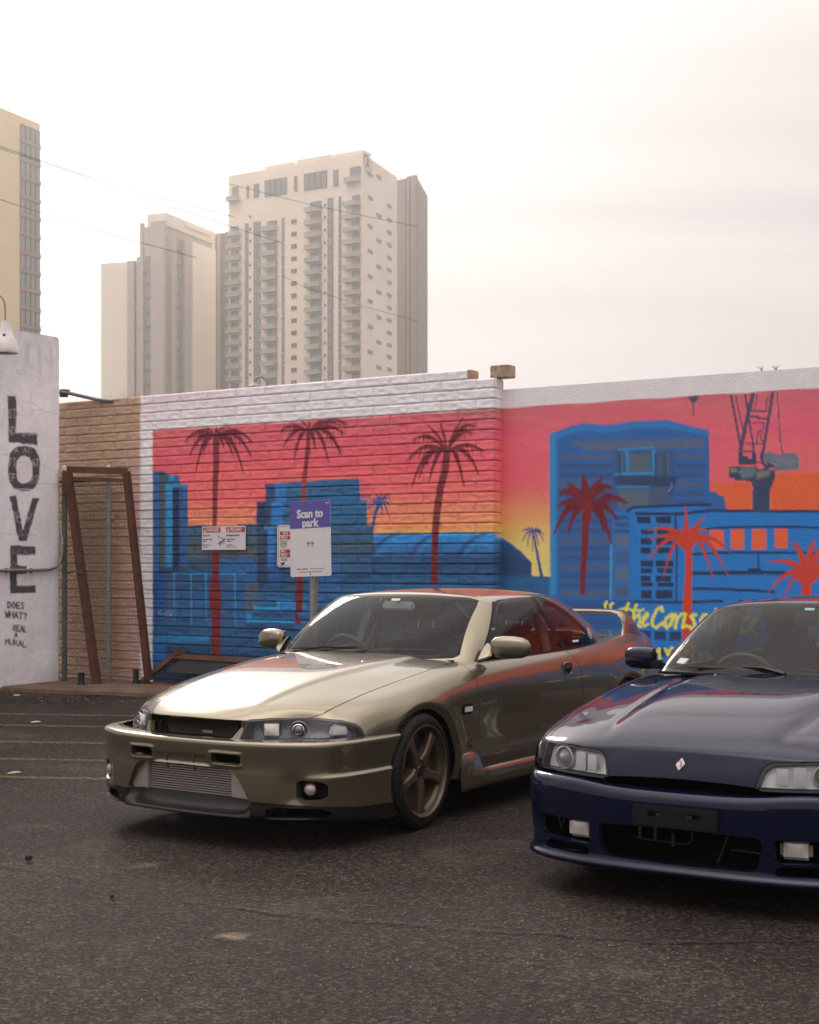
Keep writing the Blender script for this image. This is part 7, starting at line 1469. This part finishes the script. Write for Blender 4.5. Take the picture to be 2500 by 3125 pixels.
    for (p0, p1, q0, q1) in (((-.60, .02, .892), (-.655, -.22, .915), (-.645, -.02, .902), (-.650, -.50, .900)), ((-.61, .50, .884), (-.66, .28, .915), (-.66, .52, .895), (-.655, .06, .912))):
        w = empty('wiper', (0, 0, 0), 0, car); b = MB(); b.tube([p0, tuple((np.array(p0) + np.array(p1)) / 2 + np.array([.0, 0, .012])), p1], .011, 6, r2=.006); b.build('arm', M_GLOSSB, w, smooth=True); b = MB(); b.tube([q0, q1], .006, 6); b.build('blade', M_RUB, w, smooth=True)
    rounded('cowl_cover', (-.602, 0, .874), (.07, 1.26, .014), M_BPL, car, .004)
    for y in (-.30, .30): b = MB(); b.lathe([(.001, .014), (.009, .010), (.013, 0)], 12, Matrix.Translation((-.50, y, .873))); b.build('washer_jet', M_GLOSSB, car, smooth=True)
    stk = mat('sticker_white'); b = MB(); b.add([(-.735, -.60, .915), (-.725, -.545, .912), (-.760, -.535, .937), (-.770, -.59, .940)], [(0, 1, 2, 3)]); b.build('windscreen_sticker', stk, car); b = MB(); b.add([(-1.086, -.03, 1.190), (-1.086, .02, 1.190), (-1.100, .02, 1.201), (-1.100, -.03, 1.201)], [(0, 1, 2, 3)]); b.build('inspection_sticker', mat('sticker_blue', (.30, .55, .62), .5), car)
    rounded('rear_view_mirror', (-1.12, .02, 1.140), (.035, .24, .065), mat('mirror_black', (.03, .03, .03), .4), car, .014); b = MB(); b.tube([(-1.12, .02, 1.15), (-1.14, .02, 1.21)], .008, 6); b.build('mirror_stem', M_DASH, car, smooth=True)
    b = MB(); b.tube([(-.70, -.55, .905), (-.92, -.475, 1.06), (-1.13, -.40, 1.195)], .002, 5); b.build('antenna_wire', M_BPL, car)
    # ---------------- interior
    b = MB(); b.box((-1.7, 0, .22), (2.4, 1.46, .04)); b.build('floor_pan', M_VOID, car); b = MB(); b.box((-.20, 0, .42), (.75, 1.2, .44)); b.build('engine_block', M_VOID, car)
    rounded('dashboard', (-.86, 0, .79), (.44, 1.32, .15), M_DASH, car, .05); rounded('instrument_hood', (-.90, -.34, .855), (.22, .40, .06), M_DASH, car, .025)
    for y in (-.34, .34):
        st = empty('seat', (-1.55, y, .36), 0, car); rounded('cushion', (.10, 0, .10), (.50, .48, .16), M_SEAT, st, .05); r = Matrix.Rotation(R_(-16), 3, 'Y'); rounded('backrest', (-.22, 0, .34), (.13, .46, .46), M_SEAT, st, .055, rot=r); rounded('headrest', (-.315, 0, .605), (.10, .36, .13), M_SEAT, st, .05, rot=r, taper=.66)
        for yy in (-.15, .15): rounded('headrest_side', (-.29, yy, .535), (.09, .10, .12), M_SEAT, st, .035, rot=r)
    rounded('rear_backrest', (-2.36, 0, .66), (.16, 1.2, .54), M_SEAT, car, .06, rot=Matrix.Rotation(R_(-20), 3, 'Y')); rounded('rear_cushion', (-2.1, 0, .48), (.5, 1.2, .16), M_SEAT, car, .06); b = MB(); b.box((-2.62, 0, .89), (.36, 1.1, .02)); b.build('parcel_shelf', M_DASH, car)
    steering_wheel(car, (-1.06, -.33, .795), r=.17)
    for y in (.635, -.635): b = MB(); b.box((-1.72, y, 1.03), (.09, .03, .40), Matrix.Rotation(R_(-6), 3, 'Y') @ Matrix.Rotation(R_(18 * (1 if y > 0 else -1)), 3, 'X')); b.build('inner_pillar', mat('headliner_dark'), car)
    half_boxes('door_card', [((-1.5, .69, .60), (1.6, .03, .5))], M_DASH, car, .01)
    SL = mat('silver_wheel', (.45, .45, .46), .35, metal=.8)
    for x in (AX, AR):
        for sgn in (1, -1):
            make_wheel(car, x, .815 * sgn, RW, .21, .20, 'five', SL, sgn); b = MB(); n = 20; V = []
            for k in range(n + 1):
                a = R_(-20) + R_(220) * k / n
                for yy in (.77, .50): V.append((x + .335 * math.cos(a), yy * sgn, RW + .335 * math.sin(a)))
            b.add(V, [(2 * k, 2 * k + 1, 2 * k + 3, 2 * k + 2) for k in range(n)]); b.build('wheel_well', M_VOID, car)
    return car
BLUE = build_blue()
# ------------------------------------------------------------------ signs, gate frames and odds and ends along the wall
RUST = mat('rusted_iron', (.105, .042, .026), .85, noise=(9, .45, 6), bump=(60, .6, .004)); GALV = mat('galvanised_steel', (.36, .35, .35), .45, metal=.7, noise=(14, .25)); WIRE = mat('wire_grey', (.20, .18, .16), .5, metal=.6); WIRER = mat('wire_rusty', (.11, .065, .045), .8)
SIGNW = mat('sign_white', (.70, .68, .69), .45, noise=(6, .05)); SRED = mat('sign_red', (.42, .045, .04), .5); SBLK = mat('sign_black', (.02, .02, .022), .5); SPUR = mat('sign_purple', (.105, .085, .36), .45); SGRY = mat('sign_grey_text', (.10, .10, .11), .5); SBLU = mat('sign_navy_line', (.06, .08, .22), .5)
def quad(name, M, x0, y0, x1, y1, m, parent, z=.001, r=0.0):
    b = MB()
    if r:
        pts = []
        for cx, cy, a0 in ((x1 - r, y1 - r, 0), (x0 + r, y1 - r, 90), (x0 + r, y0 + r, 180), (x1 - r, y0 + r, 270)): pts += [(cx + r * math.cos(R_(a0 + 15 * k)), cy + r * math.sin(R_(a0 + 15 * k))) for k in range(7)]
    else: pts = [(x0, y0), (x1, y0), (x1, y1), (x0, y1)]
    b.prism(pts, (0, 0, .0012), M @ Matrix.Translation((0, 0, z))); return b.build(name, m, parent)
def T_(parent, txt, size, x, y, M, m=SBLK, z=.003, align='LEFT', bold=0.0, xs=1.0, name='lettering'): return text_mesh(name, txt, size, M @ Matrix.Translation((x, y, z)), m, parent, extrude=.0004, align=align, bold=bold, xs=xs)
def build_signs():
    # hazard plate on the wall
    t0, t1 = t_of_u(620), t_of_u(753); w = t1 - t0; d = wall_pt(t0, 0).y; s = F_PX / wall_pt((t0 + t1) / 2, 0).y; zb = CAM_H - (1678 - HOR) / s; h = 72 / s
    P = empty('hazard_sign', wall_pt(t0, zb, .016)); tag(P, 'white bilingual high voltage hazard sign with red header blocks', 'sign'); M = frame((0, 0, 0), WE, (0, 0, 1))
    b = MB(); b.prism([(0, 0), (w, 0), (w, h), (0, h)], (0, 0, .003), M); b.build('plate', SIGNW, P); z = .0035
    for x0, x1, txt in ((.02, .43, 'DANGER'), (.56, .985, 'PELIGRO')):
        quad('header_block', M, x0 * w, .74 * h, x1 * w, .955 * h, SRED, P, z); cx = x0 * w + .045 * w
        b = MB(); b.prism([(cx - .022, .765 * h), (cx + .022, .765 * h), (cx, .93 * h)], (0, 0, .001), M @ Matrix.Translation((0, 0, z + .0016))); b.build('warning_triangle', SIGNW, P)
        b = MB(); b.prism([(cx - .003, .80 * h), (cx + .003, .80 * h), (cx + .004, .88 * h), (cx - .004, .88 * h)], (0, 0, .001), M @ Matrix.Translation((0, 0, z + .003))); b.build('exclamation', SRED, P)
        T_(P, txt, .215 * h, cx + .026, .782 * h, M, SIGNW, z + .0018, bold=.0012, xs=.80 if txt == 'DANGER' else .78)
    for x, y, sz, txt, bo in ((.02, .58, .085, 'Keep Out!', .001), (.02, .42, .070, 'Hazardous Voltage', .0006), (.02, .34, .070, 'Inside.', .0006), (.02, .19, .056, 'Will shock, burn or', .0004), (.02, .11, .056, 'cause death.', .0004), (.56, .58, .085, '¡Manténgase Afuera!', .001), (.57, .42, .070, 'Voltaje Peligroso', .0006), (.57, .34, .070, 'Adentro.', .0006), (.57, .19, .056, 'Causa choque,', .0004), (.57, .11, .056, 'quemadura o muerte.', .0004)): T_(P, txt, sz * h * 1.25, x * w, y * h, M, SBLK, z, bold=bo, xs=.82)
    g = MB()                                               # falling figure struck by a bolt
    def limb(pts, r): g.tube([M @ Vector((x * w, y * h, z + .001)) for x, y in pts], r, 5)
    limb([(.505, .40), (.455, .36), (.43, .26)], .006); limb([(.505, .40), (.475, .50), (.44, .52)], .004); limb([(.505, .40), (.515, .30), (.49, .24)], .004); limb([(.455, .36), (.40, .32), (.38, .24)], .004); limb([(.43, .26), (.42, .16)], .004); g.lathe([(.001, .0012), (.010, .001), (.010, 0)], 12, M @ Matrix.Translation((.525 * w, .445 * h, z))); g.build('falling_figure', SBLK, P)
    b = MB(); b.prism([(x * w, y * h) for x, y in ((.34, .64), (.385, .60), (.375, .56), (.43, .50), (.385, .53), (.395, .57))], (0, 0, .001), M @ Matrix.Translation((0, 0, z))); b.build('bolt', SBLK, P)
    for x, y in ((.49, .965), (.985, .03), (.49, .03), (.015, .965)): b = MB(); b.lathe([(.001, .002), (.004, .001), (.004, 0)], 8, M @ Matrix.Translation((x * w, y * h, .003))); b.build('screw', GALV, P)
    # private property plate behind the parking sign
    t0 = t_of_u(850); s = F_PX / wall_pt(t0 + .15, 0).y; zb = CAM_H - (1731 - HOR) / s; h = 129 / s; w = .66 * h
    P = empty('property_notice', wall_pt(t0, zb, .02)); tag(P, 'white rounded private property notice partly behind the parking sign', 'sign'); quad('plate', M, 0, 0, w, h, SIGNW, P, 0, r=.03); z = .0016
    for x0, y0, x1, y1 in ((.06, .03, .94, .036), (.06, .964, .94, .97), (.06, .84, .94, .846)): quad('border_line', M, x0 * w, y0 * h, x1 * w, y1 * h, SBLU, P, z)
    quad('border_line', M, .055 * w, .05 * h, .065 * w, .95 * h, SBLU, P, z)
    for y, txt in ((.76, '  NO'), (.655, 'PRO'), (.335, 'PRI'), (.235, 'PRO')): quad('red_block', M, .13 * w, y * h, .92 * w, (y + .085) * h, SRED, P, z); T_(P, txt, .10 * h, .17 * w, (y + .01) * h, M, SIGNW, z + .0016, bold=.001)
    for y, txt, sz in ((.585, 'VIOLAT', .058), (.53, 'BE PRO', .058), (.475, 'IN ACC', .058), (.43, '      T', .05), (.385, 'A.R.S.', .06), (.145, 'THES', .085)): T_(P, txt, sz * h, .15 * w, y * h, M, SBLK, z, bold=.0006)
    b = MB(); b.prism([(x * w, y * h) for x, y in ((.16, .10), (.34, .12), (.33, .06), (.24, .055), (.20, .02), (.17, .02), (.21, .06), (.16, .07))], (0, 0, .001), M @ Matrix.Translation((0, 0, z))); b.build('camera_symbol', SBLK, P)
    # parking sign on its post
    d = F_PX / 380.0; c = W(952, 1643.5, d); H_, W_ = 231 / 380.0, .408; roll = Matrix.Rotation(R_(1.9), 4, 'Z'); P = empty('parking_sign', (c.x, c.y, 0)); tag(P, 'white and purple Scan to park sign on a perforated steel post', 'sign')
    fwd = WN * .02; M = frame(Vector((0, 0, c.z)) + fwd, WE, (0, 0, 1)) @ roll @ Matrix.Rotation(R_(-1.2), 4, 'X')
    quad('panel', M, -W_ / 2, -H_ / 2, W_ / 2, H_ / 2, SIGNW, P, 0, r=.014); z = .0016
    pts = []; r = .013; x0, x1, y1, y0 = -W_ / 2 + .001, W_ / 2 - .001, H_ / 2 - .001, H_ / 2 - .36 * H_
    for cx, cy, a0 in ((x1 - r, y1 - r, 0), (x0 + r, y1 - r, 90)): pts += [(cx + r * math.cos(R_(a0 + 15 * k)), cy + r * math.sin(R_(a0 + 15 * k))) for k in range(7)]
    pts += [(x0, y0), (x1, y0)]; b = MB(); b.prism(pts, (0, 0, .0012), M @ Matrix.Translation((0, 0, z))); b.build('purple_header', SPUR, P)
    T_(P, 'Scan to', .092, 0, .170, M, SIGNW, z + .0016, 'CENTER', .0035, .95); T_(P, 'park', .092, 0, .096, M, SIGNW, z + .0016, 'CENTER', .0035, .95); T_(P, '2157', .018, W_ / 2 - .048, H_ / 2 - .032, M, SIGNW, z + .0016, bold=.0005)
    T_(P, 'Action required!', .0165, -.142, -.247, M, SGRY, z, bold=.0006); T_(P, 'All drivers must start', .0165, -.006, -.247, M, SGRY, z); T_(P, 'a parking visit by scanning the QR.', .0165, 0, -.271, M, SGRY, z, 'CENTER')
    b = MB()
    for pl in ([(-.030, -.025), (-.018, .002), (-.018, -.028)],): pass
    for xa in (-.024, 0, .024): b.prism([(xa - .014, -.045), (xa, -.022), (xa + .014, -.045), (xa + .010, -.047), (xa, -.030), (xa - .010, -.047)], (0, 0, .001), M @ Matrix.Translation((0, -.0, z)))
    for xa in (-.024, .024): b.prism([(xa - .0025, -.066), (xa + .0025, -.066), (xa + .0025, -.03), (xa - .0025, -.03)], (0, 0, .0011), M @ Matrix.Translation((0, 0, z)))
    b.build('centre_mark', SGRY, P)
    for y in (H_ / 2 - .014, -H_ / 2 + .022): b = MB(); b.lathe([(.001, .005), (.006, .004), (.008, 0)], 10, M @ Matrix.Translation((-.004, y, .001))); b.build('bolt', GALV, P, smooth=True)
    # U-channel post
    def ch(z0, z1, nm):
        b = MB(); e, n = WE, WN; sec = [(-.040, -.030), (-.040, -.026), (-.026, -.026), (-.018, .0), (.018, .0), (.026, -.026), (.040, -.026), (.040, -.030), (.022, -.030), (.014, -.004), (-.014, -.004), (-.022, -.030)]
        k = len(sec); b.add([e * x + n * y + Vector((x0_, 0, z0)) for x0_ in (0,) for x, y in sec] + [e * x + n * y + Vector((0, 0, z1)) for x, y in sec], [tuple(range(k))[::-1], tuple(range(k, 2 * k))] + [(i, (i + 1) % k, k + (i + 1) % k, k + i) for i in range(k)]); return b.build(nm, GALV, P)
    ch(0, c.z + H_ / 2 - .05, 'post'); b = MB()
    for k in range(52):
        zz = .05 + k * .0254; b.lathe([(.001, .0), (.005, .0)], 8, frame(WE * -.022 + WN * -.0115 + Vector((0, 0, zz)), Vector(WE) * .3 + Vector(WN) * .954, (0, 0, 1)) @ Matrix.Translation((0, 0, .0012)))
    b.build('post_holes', M_VOID, P)['kind'] = 'stuff'
build_signs()
def bar(b, p, q, w, nrm):                                  # angle-iron bar
    p, q = Vector(p), Vector(q); t = (q - p).normalized(); n = Vector(nrm).normalized(); s = t.cross(n).normalized(); b.frame_box(p - s * w / 2 - n * .004, q - p, s * w, n * .006); b.frame_box(p - s * w / 2, q - p, s * .006, -n * w * .8)
def build_gates():
    # tall frame leaning in the corner
    A, B, C, D = W(200, 1432, 16.98), W(381, 1438, 16.62), W(449, 2076, 16.5), W(290, 2088, (CAM_H - PAD_Z) * F_PX / 378)
    n = (B - A).cross(D - A).normalized(); n = n if n.y < 0 else -n; O = Vector((D.x, D.y, 0)); L = lambda p: p - O
    g = empty('gate_frame', O); tag(g, 'tall rusty iron gate frame leaning against the tan wall corner', 'gate')
    for nm, p, q, w in (('stile', A, D, .085), ('stile', B, C, .075), ('top_rail', A - (B - A).normalized() * .04, B + (B - A).normalized() * .03, .075)): b = MB(); bar(b, L(p), L(q), w, n); b.build(nm, RUST, g)
    b = MB(); bar(b, L(A + (D - A) * .045 + (B - A) * .12), L(B + (C - B) * .045 - (B - A) * .04), .045, n); b.build('inner_rail', RUST, g)
    b = MB(); b.box(L(A + (D - A) * .06), (.11, .02, .26)); b.build('hinge_plate', RUST, g)
    m = MB()
    for i in range(1, 17): f = i / 17; m.tube([L(A + (B - A) * f + (D - A) * .05) - n * .02, L(D + (C - D) * f) - n * .02], .0016, 4, cap=False)
    for i in range(1, 58): f = .05 + .95 * i / 58; m.tube([L(A + (D - A) * f) - n * .02, L(B + (C - B) * f) - n * .02], .0016, 4, cap=False)
    m.build('weld_mesh', WIRER, g)['kind'] = 'stuff'
    ch = MB(); p = L(A + (D - A) * .49); ch.tube([p + Vector((-.16, .1, .0)), p + Vector((-.05, -.03, .02)), p + Vector((.05, -.02, -.01))], .010, 6); ch.build('chain', mat('chain_dark', (.05, .045, .04), .5, metal=.6), g, smooth=True)
    # low frame lying against the wall foot
    A, B = wall_pt(t_of_u(538), .375, .06), wall_pt(t_of_u(800), .36, .06); D = ground_at(422, 2086, PAD_Z); C = B + (D - A); n = (B - A).cross(D - A).normalized(); n = n if n.z > 0 else -n; O = Vector((D.x, D.y, 0))
    g = empty('fallen_gate_frame', O); tag(g, 'low rusty gate frame with wire mesh lying against the mural foot', 'gate')
    for nm, p, q in (('stile', A, D), ('top_rail', A, B), ('stile', B, C), ('bottom_rail', D, C)): b = MB(); bar(b, L(p), L(q), .06, n); b.build(nm, RUST, g)
    m = MB()
    for i in range(1, 22): f = i / 22; m.tube([L(A + (B - A) * f), L(D + (C - D) * f)], .002, 4, cap=False)
    for i in range(1, 11): f = i / 11; m.tube([L(A + (D - A) * f), L(B + (C - B) * f)], .002, 4, cap=False)
    m.build('weld_mesh', mat('wire_dark', (.03, .028, .027), .6), g)['kind'] = 'stuff'
    b = MB(); b.box(L(A + (B - A) * .08 + Vector((0, 0, .05))), (.13, .02, .06)); b.build('bracket', RUST, g); b = MB(); q = L(A + (D - A) * .25 + (B - A) * .5) - Vector((0, 0, .05)); b.frame_box(L(A + (B - A) * .1) - Vector((0, 0, .03)), (B - A) * .9, (D - A) * .45, Vector((0, 0, -.01))); b.build('dark_sheet', mat('tar_sheet', (.03, .035, .04), .7), g)
    # chain-link fence panel
    t0, t1 = t_of_u(196), t_of_u(364); o_ = .17; ztop = 2.44; g = empty('chain_link_panel', wall_pt(t1, 0, o_)); tag(g, 'chain link fence panel on a galvanised post before the tan blocks', 'fence'); gl = Vector(g.location); pt = lambda t, z: wall_pt(t, z, o_) - gl; wd = t1 - t0; pit = .062; m = MB()
    hh = ztop - .1
    for i in range(-int(hh / pit) - 1, int(wd / pit) + 2):
        for s in (1, -1):
            a, c = i * pit, i * pit + hh
            lo, hi = max(a, 0), min(c, wd)
            if hi - lo < .01: continue
            za, zb = .1 + (lo - a), .1 + (hi - a)
            p, q = (t0 + lo, za), (t0 + hi, zb)
            if s < 0: p, q = (t1 - lo, za), (t1 - hi, zb)
            m.tube([pt(*p), pt(*q)], .0028, 4, cap=False)
    m.build('chain_link', WIRE, g)['kind'] = 'stuff'
    b = MB(); b.tube([pt(t1, PAD_Z), pt(t1, ztop + .05)], .03, 12); b.build('post', GALV, g, smooth=True); b = MB(); b.lathe([(.031, 0), (.036, .01), (.034, .04), (.02, .06), (.001, .065)], 14, Matrix.Translation(pt(t1, ztop + .05))); b.build('post_cap', GALV, g, smooth=True); b = MB(); b.tube([pt(t0, ztop - .06), pt(t1, ztop - .06)], .018, 10); b.build('top_rail', mat('rail_dark', (.06, .055, .05), .5, metal=.5), g, smooth=True)
    # green downpipe beside the white wall
    p = W(197, 2075, 17.0); p.z = PAD_Z; g = empty('downpipe', p); tag(g, 'weathered green steel post between white wall and tan blocks', 'post'); b = MB(); b.box((0, 0, 1.2), (.052, .052, 2.4)); b.build('tube', mat('faded_green_paint', (.085, .105, .09), .6, noise=(5, .5, 6)), g, bevel=.008); b = MB(); b.lathe([(.045, 0), (.05, .02), (.04, .07), (.001, .085)], 14, Matrix.Translation((0, 0, 2.40))); b.build('cap', mat('cap_cream', (.55, .52, .40), .5), g, smooth=True)
    for z in (.35, .8, 1.5): b = MB(); b.box((0, 0, z), (.062, .062, .012)); b.build('band', mat('faded_green_paint'), g)
    # stub feet
    for u, v, r, h, lab in ((248, 2090, .038, .135, 'short black stub post beside the leaning gate foot'), (415, 2086, .036, .165, 'short black stub post beside the fallen gate frame')):
        c = ground_at(u, v, PAD_Z); b = MB(); b.lathe([(r * 1.3, 0), (r * 1.1, .015), (r * .9, .05), (r, h - .01), (r, h), (.001, h)], 14); o = b.build('stub_post', mat('stub_black', (.012, .014, .014), .5), smooth=True); o.location = c; tag(o, lab, 'post')
    # pipe and spikes above the tan end of the wall
    top = Z_TOP + 4 * PITCH
    b = MB(); b.tube([W(150, 1192, 17.5), W(212, 1200, 17.45), W(300, 1220, 17.3), W(345, 1224, 17.2)], .022, 8); o = b.build('overflow_pipe', mat('pipe_mauve', (.15, .13, .17), .5), smooth=True); tag(o, 'mauve pipe sloping down behind the tan wall top', 'pipe')
    b = MB(); b.box(W(195, 1200, 17.5), (.09, .06, .09)); b.box(W(206, 1197, 17.48), (.05, .05, .06)); k = b.build('coupling', mat('coupling_dark', (.05, .05, .05), .5), o)
    b = MB(); rnd = random.Random(3)
    for i in range(46):
        t = t_of_u(190) + i * .027; p = wall_pt(t, top, -.06); 
        b.tube([p, p + WE * rnd.uniform(-.03, .03) - WN * rnd.uniform(-.03, .03) + Vector((0, 0, rnd.uniform(.04, .075)))], .0016, 4, r2=.0008)
    o = b.build('bird_spikes', mat('spike_straw', (.30, .25, .20), .6)); tag(o, 'thin bird spikes along the tan wall top', 'spikes', kind='stuff')
    # lamp head peeping over the wall
    c = W(778, 1178, 26); g = empty('street_lamp', (c.x, c.y, 0)); tag(g, 'bell shaped street lamp peeping over the white wall top', 'lamp'); b = MB(); b.lathe([(.13, c.z - .03), (.12, c.z), (.05, c.z + .035), (.02, c.z + .07), (.001, c.z + .07)], 20); b.build('lamp_head', mat('lamp_tan', (.30, .24, .19), .5), g, smooth=True); b = MB(); b.tube([(0, 0, c.z + .05), (.02, 0, c.z + .14), (.12, 0, c.z + .17), (.22, 0, c.z + .10), (.24, 0, 0)], .016, 8); b.build('pole', mat('lamp_tan'), g, smooth=True)
build_gates()
# ------------------------------------------------------------------ shop and trees added out of view for the paintwork to mirror
def build_across():
    LEAF = mat('leaf_green', (.035, .055, .018), .6, noise=(2, .3)); BARK = mat('bark_brown', (.06, .045, .03), .9)
    r = np.random.default_rng(5)
    for i, (x, y, h, w, lab) in enumerate(((-16, -24, 4.2, 3.2, 'added broad green tree out of view beside the added shop'), (-7, -30, 5.0, 3.6, 'added dense green tree out of view behind the added shop'), (6, -27, 4.0, 3.0, 'added round green tree out of view past the added shop'), (15, -22, 4.4, 3.4, 'added leaning green tree out of view across the lot'), (24, -12, 4.0, 3.0, 'added small green tree out of view to one side'))):
        t = empty('added_tree', (x, y, 0)); tag(t, lab, 'tree', 'added trees across the lot'); b = MB(); b.tube([(0, 0, 0), (.1, .05, h * .3), (.0, .1, h * .55)], .22, 8, r2=.10)
        for k in range(5): a = k * 1.26; b.tube([(.05, .05, h * .4), (.8 * math.cos(a), .8 * math.sin(a), h * .6), (1.4 * math.cos(a), 1.4 * math.sin(a), h * .75)], .09, 6, r2=.03)
        b.build('trunk', BARK, t, smooth=True); n = 1800; d = r.normal(size=(n, 3)); d /= np.linalg.norm(d, axis=1, keepdims=True); rad = r.random(n) ** .4; cl = .75 + .5 * vnoise(d[:, 0] * 2.5 + i * 5, d[:, 1] * 2.5, d[:, 2] * 2.5); c = d * (rad * cl)[:, None] * np.array([w * .62, w * .62, h * .32]) + np.array([0, 0, h * .68]); q = r.normal(size=(n, 2, 3)) * .16
        V = np.stack([c - q[:, 0], c + q[:, 1], c + q[:, 0], c - q[:, 1]], 1).reshape(-1, 3); mesh_np('crown', V, np.arange(4 * n).reshape(-1, 4), LEAF, t, smooth=False)
    s = empty('added_shop', (-2, -34, 0)); tag(s, 'added low brown shop out of view for the car paint to mirror', 'building'); b = MB(); b.box((0, 0, 1.6), (34, 8, 3.2)); b.build('wall', mat('shop_brown', (.16, .115, .085), .8, noise=(.5, .2)), s); b = MB(); b.box((0, 0, 3.4), (35, 9, .4)); b.build('roof', mat('shop_roof', (.10, .09, .085), .8), s)
    for k in range(9): b = MB(); b.box((-15 + k * 3.7, 4.03, 1.4), (2.6, .1, 1.7)); b.build('window', mat('shop_glass', (.03, .04, .045), .1, spec=.8), s)
build_across()
# ------------------------------------------------------------------ thin bright haze over the town
def build_haze():
    m = bpy.data.materials.new('haze_air'); m.use_nodes = True; nt = m.node_tree; nt.nodes.clear(); out = nt.nodes.new('ShaderNodeOutputMaterial'); v = nt.nodes.new('ShaderNodeVolumePrincipled')
    v.inputs['Color'].default_value = (1.0, .95, .90, 1); v.inputs['Density'].default_value = .0007; v.inputs['Anisotropy'].default_value = .6; nt.links.new(v.outputs[0], out.inputs['Volume'])
    b = MB(); b.box((0, 150, 84), (900, 700, 170)); o = b.build('haze', m); o['kind'] = 'stuff'
build_haze()
